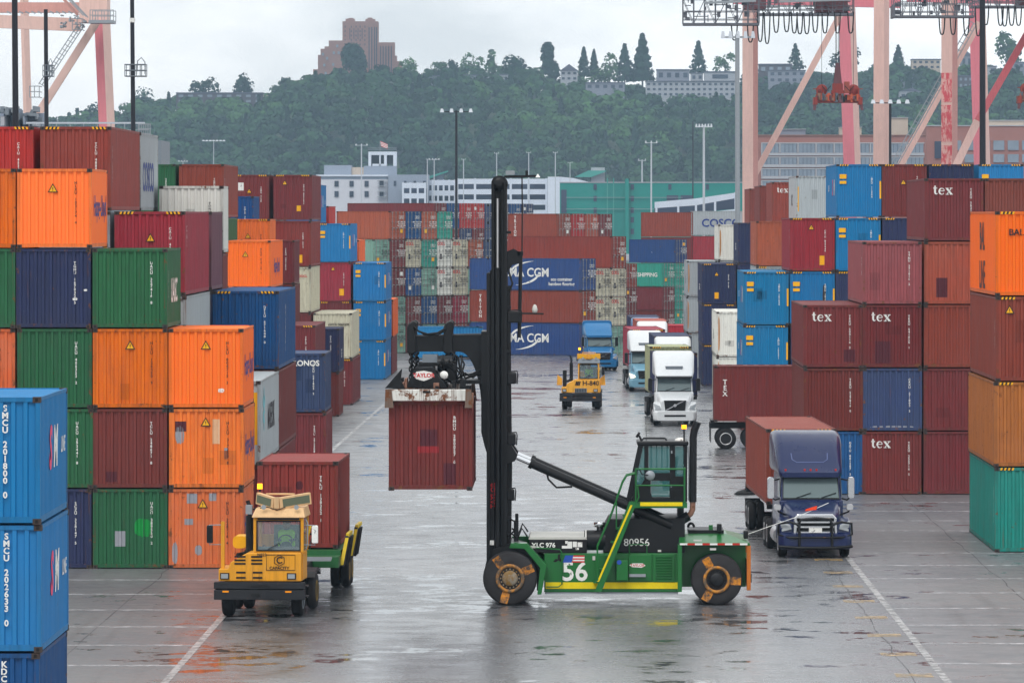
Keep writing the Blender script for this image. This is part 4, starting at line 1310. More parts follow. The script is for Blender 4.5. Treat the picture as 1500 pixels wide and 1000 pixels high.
# low cart with flared corner guides under the red-brown container
CXB, CYB = PX(436, 164.6), 164.6
t = thing('container_cart', 'green and yellow yard trailer with flared guides under the red-brown container', 'trailer', (CXB, CYB - 2.4, 0), rad(-1.2))
MB().box(-.5, .5, -1.2, 10.6, .95, 1.2).build('frame', M['black'], t)
MB().box(-1.28, 1.28, 1.9, 10.4, 1.201, 1.44).build('deck', M['cart_green'], t)
MB().box(-1.28, 1.28, .9, 1.88, .98, 1.30).build('headboard', M['cart_green'], t)
for i in range(3):
    MB().box(-1.0, 1.1, .2 + i * .2, .3 + i * .2, 1.22 + i * .02, 1.28 + i * .02).build('step', M['galv'], t)
for sx in (-1, 1):
    for y0, y1 in ((1.9, 3.9), (6.4, 8.6)):
        MB().hexa([(sx * 1.29, y0, .95), (sx * 1.36, y0, .95), (sx * 1.36, y1, .95), (sx * 1.29, y1, .95)],
                  [(sx * 1.40, y0 + .3, 1.86), (sx * 1.50, y0 + .3, 1.86), (sx * 1.50, y1, 1.86), (sx * 1.40, y1, 1.86)]).build('guide', M['black'], t)
        MB().hexa([(sx * 1.25, y0 - .03, 1.0), (sx * 1.36, y0 - .03, 1.0), (sx * 1.36, y0, 1.0), (sx * 1.25, y0, 1.0)],
                  [(sx * 1.40, y0 + .27, 1.80), (sx * 1.50, y0 + .27, 1.80), (sx * 1.50, y0 + .32, 1.80), (sx * 1.40, y0 + .32, 1.80)]).build('guide_edge', M['cart_yellow'], t)
        MB().beam((sx * 1.47, y0 + .3, 1.88), (sx * 1.47, y1, 1.88), .10, .10).build('guide_cap', M['cart_yellow'], t)
        for yy in (y0 + .5, y0 + 1.1, y0 + 1.7):
            MB().hexa([(sx * 1.37, yy, .95), (sx * 1.44, yy, .95), (sx * 1.44, yy + .08, .95), (sx * 1.37, yy + .08, .95)],
                      [(sx * 1.51, yy, 1.80), (sx * 1.57, yy, 1.80), (sx * 1.57, yy + .08, 1.80), (sx * 1.51, yy + .08, 1.80)]).build('guide_rib', M['black'], t)
for y in (6.9, 8.2):
    for x in (-1.12, -.8, .8, 1.12):
        wheel(t, x, y, .52, .26, M['rim_yellow'])
container((CXB, CYB, 1.46), rad(-1.0), T20, 2.62, 'redbrown', [code('TRKU 138352 1'), 'scode:TRKU 1383521', 'blob:-.06,.16,1.75,2.05,patch_dark'], 'red-brown container riding on the yellow-edged yard cart', 'R', 48)

# ------------------------------------------------------------------ the big container handler
M['fl_green'] = paint('handler_green_paint', (20, 106, 50), .32, .2, .15, .2, coat=.25)
M['fl_green_top'] = M['fl_green']
M['fl_yellow'] = plain('handler_yellow_stripe', (232, 206, 16), .45)
M['fl_orange'] = paint('orange_hub_paint', (196, 116, 34), .6, .75, .6, .35)
M['rusty_white'] = paint('rusty_white_beam', (224, 224, 218), .5, .5, 1.35, .2)
M['fl_black'] = paint('handler_black_paint', (17, 18, 22), .38, .3, .05, .25)
M['decal_blue'] = plain('decal_blue', (40, 80, 170), .5)
M['rust_pipe'] = paint('rusty_pipe', (150, 112, 92), .6, .5, .8, .3)
def smear(name, rgb, under):
    """brushed-on paint worn off in patches"""
    m, nt, b = newmat(name)
    v, _oi = unique_vec(nt)
    f = ramp(nt, noise(nt, v, 4.5, 7, .75), ((.42, 0), (.58, 1)))
    c = mixc(nt, noise(nt, v, 11, 4), tuple(x * .55 for x in lin(rgb)), lin(rgb))
    nt.links.new(mixc(nt, f, c, lin(under)), b.inputs['Base Color'])
    b.inputs['Roughness'].default_value = .7
    return m


M['smear'] = smear('orange_brush_marks', (236, 150, 30), (62, 56, 52))
M['hub_mix'] = smear('grimy_orange_hub', (216, 142, 40), (92, 82, 70))
M['hub_grey'] = smear('grimy_grey_hub', (156, 148, 134), (130, 98, 44))
M['rusty_guide'] = paint('rusty_corner_guide', (120, 104, 92), .7, .6, 1.5, .2)
S0 = 49.7
def fx(px): return (px - 900) / S0
def fz(py): return (886 - py) / S0
def fp(*pts): return [(fx(a), fz(b)) for a, b in pts]


fl = thing('container_handler', 'huge green and black container handler number 56 lifting a maroon container', 'forklift', (PX(900, 161), 161, 0))


def P(name, mat, mb, **k): return mb.build(name, mat, fl, **k)
def fbox(x0, x1, yt, yb, a, b): return MB().box(fx(x0), fx(x1), a, b, fz(yb), fz(yt))
def fpr(a, b, *pts): return MB().prism(fp(*pts), a, b)


# wheels
def big_wheel(px, r, y, out, hub):
    w = .62
    tw = MB().lathe([(r * .5, -w / 2 + .04), (r * .92, -w / 2), (r * .985, -w / 2 + .06), (r, -w / 4), (r, w / 4), (r * .985, w / 2 - .06), (r * .92, w / 2), (r * .5, w / 2 - .04)], (0, 0, 0), 'y', 48).build('wheel', M['tyre_dusty'], fl, loc=(fx(px), y, r))
    s = -1 if out else 1
    f = s * (w / 2 + .004)
    MB().lathe([(r * .53, s * w * .2), (r * .53, f + s * .01), (r * .44, f + s * .02), (r * .40, f - s * .06), (r * .20, f - s * .10)], (0, 0, 0), 'y', 32).build('rim', M['hub_mix'], tw)
    h = MB().lathe([(r * .30, f - s * .1), (r * .28, f + s * .03), (r * .22, f + s * .06), (.01, f + s * .07)], (0, 0, 0), 'y', 24)
    for i in range(16):
        a = i * math.pi / 8
        h.cyl((r * .34 * math.cos(a), f - s * .1, r * .34 * math.sin(a)), (r * .34 * math.cos(a), f, r * .34 * math.sin(a)), .025, n=6)
    h.build('hub', M['hub_grey'] if hub else M['black'], tw)
    if out:
        rnd = random.Random(px)
        for k in range(3):
            a0 = rad(([125, 25, 255] if hub else [118, -4, 240])[k])
            vs = []
            n = 6
            for i in range(n + 1):
                rr_ = r * (.52 + .42 * i / n)
                hw = (.13 + .02 * rnd.random()) * (1 if i else .9) * .85
                yy = -w / 2 - .006 + (.012 if i == n else 0) + (.045 * max(0, (.62 - rr_ / r)) / .1 * 0)
                for sg in (-1, 1):
                    t_ = sg * hw
                    x, z = rr_ * math.cos(a0) - t_ * math.sin(a0), rr_ * math.sin(a0) + t_ * math.cos(a0)
                    prof = -w / 2 + .04 - .04 * min(1, max(0, (rr_ / r - .5) / .42))
                    vs.append((x, prof - .006, z))
            MB().add(vs, [(2 * i, 2 * i + 1, 2 * i + 3, 2 * i + 2) for i in range(n)]).build('paint_mark', M['smear'], tw)
    return tw


big_wheel(747, .80, .31, True, True)
big_wheel(747, .80, 3.89, False, True)
big_wheel(1050, .76, .36, True, False)
big_wheel(1050, .76, 3.84, False, False)
P('axle', M['fl_black'], MB().cyl((fx(747), .6, .8), (fx(747), 3.6, .8), .32, n=16))
P('axle', M['fl_black'], MB().cyl((fx(1050), .7, .76), (fx(1050), 3.5, .76), .2, n=16))
# chassis sides, stripe and fenders
P('chassis', M['fl_green'], fpr(.50, 3.7, (797, 868), (998, 868), (998, 811), (797, 811)), bevel=.02)
P('stripe', M['fl_yellow'], MB().prism(fp((799, 863), (995, 863), (995, 853.5), (799, 853.5)), .485, .4995))
P('skirt', M['galv'], fpr(.52, .9, (798, 871), (994, 871), (994, 868.3), (798, 868.3)))
for a, b in ((.02, .62), (3.58, 4.18)):
    P('front_fender', M['fl_green'], fpr(a, b, (746, 802), (748, 795), (772, 795), (801, 827), (793, 870), (787, 870), (791, 831), (768, 803)), bevel=.015)
P('wheel_arch', M['fl_black'], fpr(.64, 3.56, (716, 835), (722, 806), (748, 797), (769, 803), (792, 830), (790, 866), (786, 866), (786, 834), (765, 812), (730, 812), (722, 835)))
# hydraulic tank with lettering
P('hydraulic_tank', M['fl_black'], fpr(.56, 3.6, (775, 811), (775, 791), (860, 791), (860, 811)), bevel=.02)
P('tank_cover', M['dull_white'], fpr(.58, 3.5, (774, 790.8), (776, 787.5), (858, 787.5), (860, 790.8)))
def fl_text(txt, px, py, size, ink, y, bold=.02, shear=0):
    o = shared('lettering', text_mesh(txt, size, bold, shear), [M[ink]], fl, (fx(px), y, fz(py)))
    return o
fl_text('XLC 976', 796, 799.5, .19, 'ink_white', .555, .03)
for i, (x0, x1, y0, y1) in enumerate(((828, 832, 793, 797), (831, 838, 794, 804), (839, 845, 794, 802), (846, 853, 795, 802), (823, 831, 800, 804), (843, 848, 803, 806))):
    P('label_plate', M['ink_white'], fbox(x0, x1, y0, y1, .55, .559))
fl_text('56', 842, 839, .78, 'ink_white', .492, .02)
# flag decal and black figure beside it
P('flag_decal', M['decal_blue'], MB().prism(fp((824, 824.5), (837, 824.5), (840, 814), (828, 814)), .488, .4985))
for i in range(5):
    q = 824.5 - 2.1 * i
    P('flag_stripe', M['ink_red'] if i % 2 == 0 else M['ink_white'], MB().prism(fp((837.4 + .5 * i, q), (856 - .0 * i, q), (856.5, q - 2.1), (838 + .5 * i, q - 2.1)), .488, .4985))
P('decal', M['rubber'], MB().prism(fp((810, 823), (814, 819), (817, 820), (817, 813), (821, 812), (820, 817), (824, 823), (820, 823), (818, 821), (814, 824)), .488, .4985))
# engine hood, air cleaner
P('engine_hood', M['fl_black'], fpr(.7, 3.5, (884, 811), (884, 778), (893, 761), (1004, 760), (1004, 811)), bevel=.03)
fl_text('80956', 933, 796, .31, 'ink_white', .692, .005)
P('air_cleaner', M['fl_black'], MB().cyl((fx(856), .95, fz(793)), (fx(887), .95, fz(793)), .30, n=24), bevel=.02)
P('air_cleaner_band', M['ink_white'], MB().cyl((fx(857.5), .95, fz(793)), (fx(859), .95, fz(793)), .304, n=24))
P('pre_cleaner', M['chrome'], MB().lathe([(.02, .0), (.1, .0), (.1, .10), (.18, .12), (.18, .24), (.15, .27), (.02, .27)], (fx(879), .95, fz(779)), 'z', 20))
# panels on the green side
for x0, x1, y0, y1 in ((872, 902, 813, 852), (921, 955, 813, 852), (957, 989, 812, 853)):
    P('side_panel', M['fl_green'], fbox(x0, x1, y0, y1, .46, .495), bevel=.012)
for i in range(9):
    P('louvre', M['fl_green'], MB().hexa([(fx(961), .45, fz(849.5 - i * 3.9)), (fx(985), .45, fz(849.5 - i * 3.9)), (fx(985), .459, fz(849.5 - i * 3.9)), (fx(961), .459, fz(849.5 - i * 3.9))],
                                          [(fx(961), .43, fz(847.5 - i * 3.9)), (fx(985), .43, fz(847.5 - i * 3.9)), (fx(985), .459, fz(847.5 - i * 3.9)), (fx(961), .459, fz(847.5 - i * 3.9))]))
P('battery_box', M['fl_green'], fbox(903, 920, 820, 850, .15, .49), bevel=.02)
P('box_knob', M['decal_blue'], MB().cyl((fx(907), .13, fz(823)), (fx(907), .15, fz(823)), .07, n=12))
P('logo_plate', M['ink_white'], MB().prism(fp((922, 828), (927, 825.5), (942, 825.5), (946, 829), (940, 832), (926, 831)), .45, .458))
fl_text('TAYLOR', 934, 828.7, .11, 'ink_red', .447, .02)
P('step', M['galv'], fbox(922, 946, 841, 845, .30, .458))
P('grab_rail', M['fl_green'], MB().tube([(fx(922), .44, fz(812)), (fx(922), .44, fz(798)), (fx(948), .62, fz(798)), (fx(948), .62, fz(812))], .02))
P('grab_rail', M['fl_green'], MB().tube([(fx(784), .42, fz(803)), (fx(820), .42, fz(805)), (fx(823), .42, fz(810)), (fx(823), .42, fz(856)), (fx(818), .42, fz(860)), (fx(800), .42, fz(860))], .02))
# counterweight and rear
cw = MB().hexa([(fx(994), .03, fz(798)), (fx(1099), .03, fz(798)), (fx(1099), 4.17, fz(798)), (fx(994), 4.17, fz(798))],
               [(fx(995), .03, fz(794.5)), (fx(1098), .03, fz(794.5)), (fx(1098), 4.17, fz(794.5)), (fx(995), 4.17, fz(794.5))])
cw.hexa([(fx(995), .04, fz(794.4)), (fx(1098), .04, fz(794.4)), (fx(1098), 4.16, fz(794.4)), (fx(995), 4.16, fz(794.4))],
        [(fx(996), 1.1, fz(784)), (fx(1066), 1.1, fz(784)), (fx(1066), 3.1, fz(784)), (fx(996), 3.1, fz(784))])
P('counterweight', M['fl_green'], cw)
P('rear_grating', M['black'], fbox(1010, 1062, 779, 784, 1.2, 3.0))
P('rear_body', M['fl_green'], fbox(1000, 1094, 798, 862, 1.05, 3.15))
P('divider', M['fl_green'], fbox(993, 999, 798, 866, .04, 1.04))
for i in range(9):
    P('reflector', M['redlens'] if i % 2 else M['ink_white'], fbox(996 + i * 11, 1007 + i * 11, 794.8, 797.5, .012, .028))
for a in (.04, 3.95):
    P('rear_post', M['fl_orange'], fbox(1094, 1100, 798.3, 864, a, a + .22), bevel=.02)
P('rear_bumper', M['fl_green'], fbox(1095, 1099, 820, 862, .27, 3.94))
P('lifting_eye', M['fl_black'], MB().tube([(fx(1014) + .09 * math.cos(q), 1.6, fz(776) + .12 * math.sin(q)) for q in [i * math.pi / 6 for i in range(7)]], .04))
for px, py in ((1055, 779), (1094, 789)):
    P('work_lamp', M['fl_black'], fbox(px - 3.5, px + 3.5, py - 10, py + 2, .9, 1.15), bevel=.03)
P('fuel_cap', M['fl_green'], fbox(1040, 1046, 772, 782, 1.4, 1.55))
# operator's platform, railing, ladder
P('platform', M['fl_green'], fbox(924, 1007, 737, 744, .30, 3.4))
P('platform_edge', M['fl_yellow'], fbox(938, 1000, 735.5, 741, .27, .299))
P('platform_leg', M['fl_black'], fbox(994, 1003, 744.2, 762, 1.2, 2.6))
P('platform_leg', M['fl_black'], fbox(930, 938, 744.2, 764, 1.2, 2.6))
rail = MB()
for px in (931.5, 1003):
    rail.tube([(fx(px), .34, fz(737)), (fx(px), .34, fz(686))], .028)
rail.tube([(fx(931), .34, fz(687)), (fx(1004), .34, fz(687))], .028).tube([(fx(931), .34, fz(711)), (fx(1004), .34, fz(711))], .024)
rail.tube([(fx(1004), .34, fz(687)), (fx(1004), 3.2, fz(687))], .028).tube([(fx(934), .34, fz(711)), (fx(936), .34, fz(728)), (fx(932), .34, fz(737))], .024)
P('railing', M['fl_green'], rail)
lad = fp((871, 866), (881, 866), (930, 742), (930, 735), (922, 735))
P('ladder_stringer', M['fl_green'], MB().prism(lad, .02, .07))
P('ladder_stringer', M['fl_green'], MB().prism(lad, .62, .67))
P('ladder_stripe', M['fl_yellow'], MB().prism(fp((874.5, 851), (877.5, 851), (926.5, 739), (923.5, 739)), .010, .0195))
for i in range(6):
    q = i / 5.5
    px, py = 877 + 47 * q, 852 - 108 * q
    P('ladder_step', M['fl_green'], MB().box(fx(px - 8), fx(px + 4), .071, .619, fz(py + 1.5), fz(py - .5)))
for yy in (.03, .66):
    P('handrail', M['fl_green'], MB().tube([(fx(875), yy, fz(800)), (fx(896), yy, fz(752)), (fx(912), yy, fz(706)), (fx(918), yy, fz(696)), (fx(930), yy, fz(693))], .026).tube([(fx(875), yy, fz(800)), (fx(876), yy, fz(850))], .026).tube([(fx(903), yy, fz(735)), (fx(903), yy, fz(775))], .02))
# cab
c0, c1 = 1.25, 2.95
for yy in (c0, c1 - .08):
    P('cab_pillar', M['fl_black'], MB().prism(fp((919, 737), (925, 737), (943, 655), (937, 655)), yy, yy + .08))
    P('cab_pillar', M['fl_black'], MB().box(fx(945), fx(950.5), yy, yy + .08, fz(737), fz(655)))
    P('cab_pillar', M['fl_black'], MB().box(fx(983), fx(990), yy, yy + .08, fz(737), fz(655)))
    P('cab_pillar', M['fl_black'], MB().box(fx(1003), fx(1008), yy, yy + .08, fz(737), fz(655)))
    P('cab_door', M['fl_black'], MB().prism(fp((926, 737), (982.8, 737), (982.8, 731.5), (957, 731.5), (954, 727), (954, 706), (982.8, 706), (982.8, 695), (950.6, 695), (940, 712), (931, 712)), yy + .015, yy + .055))
    P('cab_panel', M['fl_black'], MB().box(fx(990.1), fx(1002.9), yy + .01, yy + .05, fz(737), fz(700)))
    P('cab_window', M['glass_teal'], MB().box(fx(951), fx(982.5), yy + .03, yy + .04, fz(694.8), fz(656)))
    P('cab_window', M['glass_teal'], MB().box(fx(990.3), fx(1002.7), yy + .03, yy + .04, fz(699.8), fz(656)))
    P('cab_window', M['glass_teal'], MB().prism(fp((931, 711.5), (944.8, 711.5), (944.8, 656), (942, 656)), yy + .03, yy + .04))
    P('cab_window', M['glass_teal'], MB().box(fx(955), fx(982), yy + .03, yy + .04, fz(730), fz(706.5)))
P('windscreen', M['glass_teal'], MB().hexa([(fx(922), c0 + .09, fz(735)), (fx(923), c0 + .09, fz(735)), (fx(923), c1 - .09, fz(735)), (fx(922), c1 - .09, fz(735))],
                                          [(fx(939), c0 + .09, fz(656)), (fx(940), c0 + .09, fz(656)), (fx(940), c1 - .09, fz(656)), (fx(939), c1 - .09, fz(656))]))
P('cab_rear', M['fl_black'], MB().box(fx(1005), fx(1007.5), c0 + .081, c1 - .081, fz(737), fz(705)))
P('cab_roof', M['fl_black'], MB().box(fx(934), fx(1010), c0 - .06, c1 + .06, fz(654.8), fz(648)), bevel=.04)
P('cab_floor', M['fl_black'], MB().box(fx(926), fx(1004), c0 + .09, c1 - .09, fz(736.5), fz(733)))
P('seat', M['rubber'], MB().box(fx(972), fx(990), 1.75, 2.35, fz(722), fz(708)).prism(fp((985, 708), (992, 708), (996, 672), (990, 672)), 1.75, 2.35), bevel=.04)
P('control_console', M['interior'], MB().box(fx(938), fx(948), 1.8, 2.3, fz(733), fz(703)).box(fx(968), fx(976), 2.4, 2.6, fz(712), fz(700)), bevel=.03)
P('steering_wheel', M['rubber'], MB().tube([(fx(951) + .06 * math.sin(q), 2.05 + .2 * math.cos(q), fz(699) + .14 * math.sin(q)) for q in [i * math.pi / 6 for i in range(13)]], .02))
for i in range(4):
    P('window_guard', M['fl_black'], MB().cyl((fx(956 + i * 8), c1 - .03, fz(694)), (fx(956 + i * 8), c1 - .03, fz(656)), .025, n=6))
P('mirror', M['galv'], MB().lathe([(.01, -.03), (.13, -.02), (.15, .0), (.01, .01)], (fx(953), 1.0, fz(698)), 'y', 16))
P('mirror_arm', M['fl_black'], MB().tube([(fx(953), 1.01, fz(698)), (fx(941), .9, fz(696)), (fx(938), 1.2, fz(690))], .018))
P('roof_rail', M['fl_black'], MB().tube([(fx(941), 1.5, fz(647)), (fx(944), 1.5, fz(644)), (fx(975), 1.5, fz(644)), (fx(978), 1.5, fz(647))], .03))
P('roof_lamp', M['fl_black'], MB().cyl((fx(937), 1.4, fz(640)), (fx(934), 1.4, fz(638)), .09, n=12).tube([(fx(937), 1.4, fz(640)), (fx(941), 1.4, fz(648))], .035))
P('roof_dome', M['ink_white'], MB().lathe([(.16, 0), (.14, .05), (.06, .08), (.01, .08)], (fx(998), 1.8, fz(648)), 'z', 16))
P('beacon_post', M['fl_black'], MB().cyl((fx(1003.5), 1.4, fz(648)), (fx(1003.5), 1.4, fz(630)), .025, n=8))
P('beacon', M['beacon'], MB().cyl((fx(1003.5), 1.4, fz(630)), (fx(1003.5), 1.4, fz(624.5)), .075, n=12))
P('antenna', M['fl_black'], MB().cyl((fx(948), 1.8, fz(648)), (fx(947), 1.8, fz(612)), .008, n=5))
# exhaust
P('exhaust_pipe', M['black'], MB().tube([(fx(972), 1.0, fz(812)), (fx(972), 1.0, fz(785)), (fx(974), 1.0, fz(778))], .10, 10))
P('exhaust_sleeve', M['fl_black'], MB().cyl((fx(974), 1.0, fz(778)), (fx(1010), 1.0, fz(757)), .15, n=14))
P('exhaust_elbow', M['rust_pipe'], MB().tube([(fx(1009), 1.0, fz(757.5)), (fx(1013), 1.0, fz(754)), (fx(1015.5), 1.0, fz(748)), (fx(1016), 1.0, fz(735))], .085, 10))
P('exhaust_stack', M['black'], MB().tube([(fx(1016), 1.0, fz(737)), (fx(1016.5), 1.0, fz(642)), (fx(1018), 1.0, fz(632)), (fx(1023), 1.0, fz(619))], .115, 12))
P('hose', M['galv'], MB().tube([(fx(1010), 1.1, fz(735)), (fx(1010.5), 1.1, fz(690)), (fx(1009), 1.15, fz(655))], .025))
# mast: outer and inner channels on either side, crossbars, lift cylinders, head sheave
for yy in (.85, 2.95):
    P('outer_mast', M['fl_black'], MB().box(fx(712), fx(716.5), yy, yy + .42, fz(834), fz(400)).box(fx(716.6), fx(738), yy + .15, yy + .27, fz(838), fz(396)).box(fx(738.1), fx(742), yy, yy + .42, fz(820), fz(400)))
    P('inner_mast', M['fl_black'], MB().box(fx(719), fx(723), yy + .02, yy + .4, fz(800), fz(268)).box(fx(723.1), fx(737), yy + .28, yy + .36, fz(800), fz(262)).box(fx(737.1), fx(741), yy + .02, yy + .4, fz(800), fz(266)))
    P('lift_cylinder', M['alu'], MB().cyl((fx(728), yy + .12, fz(392)), (fx(728), yy + .12, fz(290)), .05, n=12))
    P('lift_barrel', M['fl_black'], MB().cyl((fx(728), yy + .06, fz(820)), (fx(728), yy + .06, fz(392)), .10, n=12))
    P('mast_sheave', M['fl_black'], MB().lathe([(.05, -.12), (.235, -.12), (.20, -.03), (.20, .03), (.235, .12), (.05, .12)], (fx(730.5), yy + .2, fz(268)), 'y', 28))
    P('tilt_cylinder', M['fl_black'], MB().cyl((fx(779), yy - .1, fz(680)), (fx(985), yy - .1, fz(771)), .13, n=16).cyl((fx(776), yy - .1, fz(678.5)), (fx(781), yy - .1, fz(681)), .16, n=16))
    P('tilt_rod', M['chrome'], MB().cyl((fx(752), yy - .1, fz(668.5)), (fx(779), yy - .1, fz(680)), .075, n=12))
    P('tilt_bracket', M['fl_black'], MB().prism(fp((742, 652), (748, 652), (758, 667), (754, 676), (742, 680)), yy - .2, yy + .3))
for py in (300, 420, 560, 700, 800):
    P('mast_crossbar', M['fl_black'], MB().box(fx(722), fx(738), 1.28, 2.94, fz(py + 9), fz(py - 9)))
P('mast_crossbar', M['fl_black'], MB().box(fx(722), fx(739), 1.28, 2.94, fz(274), fz(258)))
P('hose', M['rubber'], MB().tube([(fx(741), 1.0, fz(500)), (fx(745), .95, fz(470)), (fx(742), .95, fz(440)), (fx(750), .9, fz(415)), (fx(744), .95, fz(395))], .03))
P('hose', M['rubber'], MB().tube([(fx(739), 1.0, fz(770)), (fx(744), .9, fz(787)), (fx(752), .9, fz(780)), (fx(757), .9, fz(768)), (fx(748), .9, fz(762)), (fx(739), 1.0, fz(770))], .03))
P('valve_post', M['fl_black'], MB().box(fx(752), fx(759), .9, 1.2, fz(795), fz(764)).cyl((fx(756.5), 1.0, fz(764)), (fx(756.5), 1.0, fz(754)), .05, n=8))
P('hose', M['rubber'], MB().tube([(fx(800), .8, fz(690)), (fx(803), .75, fz(703)), (fx(815), .75, fz(715)), (fx(838), .8, fz(714))], .03))
for py, x1 in ((464, 762), (554, 756), (644, 755), (726, 753)):
    P('work_light', M['fl_black'], MB().box(fx(742.2), fx(x1), .86, 1.2, fz(py + 9), fz(py - 8)), bevel=.04)
    P('light_guard', M['fl_black'], MB().tube([(fx(744), .85, fz(py - 9)), (fx(x1 + 1), .85, fz(py - 10)), (fx(x1 + 2), .85, fz(py - 5)), (fx(x1 + 1), .85, fz(py + 9))], .02))
fl_text('TAYLOR', 722, 727, .20, 'ink_red', .845, .02).rotation_euler = (0, rad(-90), 0)
P('label_plate', M['ink_white'], fbox(717, 723, 793, 800, .84, .849))
# mast-head arm, lamp rod and chain
P('head_arm', M['fl_black'], MB().beam((fx(738), 1.2, fz(258)), (fx(785), 1.2, fz(257)), .10, .07))
P('head_box', M['galv'], fbox(740, 753, 249, 255, 1.1, 1.5))
P('head_sensor', M['fl_black'], fbox(769, 773, 249, 256, 1.15, 1.25))
P('head_lamp', M['ink_white'], MB().hexa([(fx(784), 1.1, fz(259)), (fx(791), 1.1, fz(259)), (fx(791), 1.4, fz(259)), (fx(784), 1.4, fz(259))], [(fx(787), 1.2, fz(254)), (fx(788), 1.2, fz(254)), (fx(788), 1.3, fz(254)), (fx(787), 1.3, fz(254))]))
P('hose_chain', M['fl_black'], MB().tube([(fx(764), 1.2, fz(257)), (fx(764.4), 1.2, fz(300)), (fx(764), 1.2, fz(370))], .022, 5))
P('hose_pole', M['fl_black'], MB().cyl((fx(762.5), 1.1, fz(370)), (fx(760), 1.1, fz(495)), .055, n=8).box(fx(757), fx(766), 1.0, 1.2, fz(374), fz(368)))
P('hose_bracket', M['fl_black'], fpr(1.0, 1.15, (742, 368), (752, 364), (762, 370), (762, 385), (750, 388), (742, 400)))
P('side_bar', M['fl_black'], MB().beam((fx(756), 1.0, fz(459)), (fx(796), 1.0, fz(460)), .07, .05))
P('flood_lamp', M['dull_white'], MB().lathe([(.02, 0), (.07, .01), (.085, .1), (.06, .2), (.02, .25)], (fx(783), 1.0, fz(458.5)), 'z', 12))
# carriage, boom arm with curved gusset, hangers
P('carriage', M['fl_black'], fpr(.95, 3.25, (704, 486), (712, 486), (712, 664), (709, 655), (704, 634)))
arm = [(594, 493), (704, 490.5), (704, 602)] + [(704 - 33 * (1 - math.cos(rad(q))), 602 - 86 * math.sin(rad(q))) for q in range(10, 91, 10)] + [(594, 516)]
for yy in (1.35, 2.55):
    P('boom_arm', M['fl_black'], fpr(yy, yy + .3, *arm))
P('boom_crossplate', M['fl_black'], fbox(598, 700, 494, 513, 1.66, 2.54))
for px in (601, 655):
    for yy in (1.2, 2.75):
        P('chain_hanger', M['fl_black'], fpr(yy, yy + .25, (px - 7, 517), (px - 7, 480), (px - 4, 474), (px + 3, 470), (px + 8, 473), (px + 6, 487), (px + 7, 517), (px, 521)), bevel=.04)
P('hose', M['rubber'], MB().tube([(fx(604), 1.15, fz(478)), (fx(612), 1.1, fz(486)), (fx(625), 1.1, fz(490)), (fx(640), 1.1, fz(488)), (fx(652), 1.15, fz(481))], .03).tube([(fx(604), 1.2, fz(480)), (fx(620), 1.2, fz(491)), (fx(640), 1.2, fz(491)), (fx(652), 1.2, fz(484))], .025))
P('hose', M['rubber'], MB().tube([(fx(660), 1.2, fz(516)), (fx(670), 1.1, fz(525)), (fx(673), 1.1, fz(545)), (fx(665), 1.1, fz(560)), (fx(690), 1.1, fz(552)), (fx(704), 1.2, fz(548))], .035))


def m_chain(n, pitch):
    mb = MB()
    for i in range(n):
        c = -pitch * i
        pts = []
        for k in range(13):
            q = k * math.pi / 6
            u, v = .05 * math.cos(q), .085 * math.sin(q)
            pts.append((u, 0, c + v) if i % 2 == 0 else (0, u, c + v))
        mb.tube(pts, .022, 5)
    return mb


for px, py in ((600, 518), (607, 518), (655, 518), (661, 518)):
    for yy in (1.25, 2.85):
        shared('chain', cached(('chain', 7), lambda: m_chain(7, .118)), [M['fl_black']], fl, (fx(px), yy, fz(py)))
# spreader: hull with sign, corner plates, rusty white end beam, side beams
P('spreader_hull', M['fl_black'], fpr(-.9, 3.9, (596, 566), (607, 540), (609, 537), (635, 536.5), (637, 540), (656, 566)))
P('sign_plate', M['ink_white'], MB().prism(fp((607, 548), (611, 542.5), (622, 541), (634, 543.5), (637.5, 548), (633, 552), (622, 556), (611, 553)), -.93, -.905))
o = fl_text('TAYLOR', 622.2, 548.0, .165, 'ink_red', -.938, .03)
P('spreader_lamp', M['ink_white'], MB().lathe([(.01, -.05), (.10, -.04), (.125, 0), (.10, .04)], (fx(651), -.6, fz(548)), 'y', 18))
P('spreader_valve', M['greysteel'], fbox(618, 640, 520, 531, .5, 1.6))
P('spreader_motor', M['fl_black'], MB().cyl((fx(640), .6, fz(533)), (fx(662), .6, fz(533)), .25, n=14).box(fx(612), fx(640), .5, 1.7, fz(536), fz(531)).box(fx(655), fx(668), .4, 1.9, fz(560), fz(530)))
P('spreader_wing', M['fl_black'], fpr(-1.9, -1.75, (567, 565), (592, 536), (590, 553), (596, 565)))
for yy in (-2.1, 3.98):
    P('spreader_end_beam', M['rusty_white'], fpr(yy, yy + .28, (569, 583), (569, 566.5), (690, 566.5), (690, 583)), bevel=.02)
    for x0, x1 in ((567, 580), (683, 695)):
        P('corner_guide', M['rusty_guide'], MB().hexa([(fx(x0), yy - .03, fz(593)), (fx(x1), yy - .03, fz(593)), (fx(x1), yy, fz(593)), (fx(x0), yy, fz(593))],
                                                  [(fx(x0 + 1), yy - .03, fz(566)), (fx(x1 - 3), yy - .03, fz(566)), (fx(x1 - 3), yy, fz(566)), (fx(x0 + 1), yy, fz(566))]))
P('beam_slot', M['rubber'], fbox(622, 633, 568.5, 571.5, -2.108, -2.1))
for x0, x1 in ((571, 585), (674, 688)):
    P('spreader_side_beam', M['fl_black'], fbox(x0, x1, 567, 580, -1.81, 3.97))
P('spreader_walkway', M['fl_black'], fbox(660, 704, 557, 562, .2, 2.6))
P('guide_flap', M['rust_pipe'], MB().box(fx(693), fx(695), -1.9, -1.4, fz(587), fz(572)))
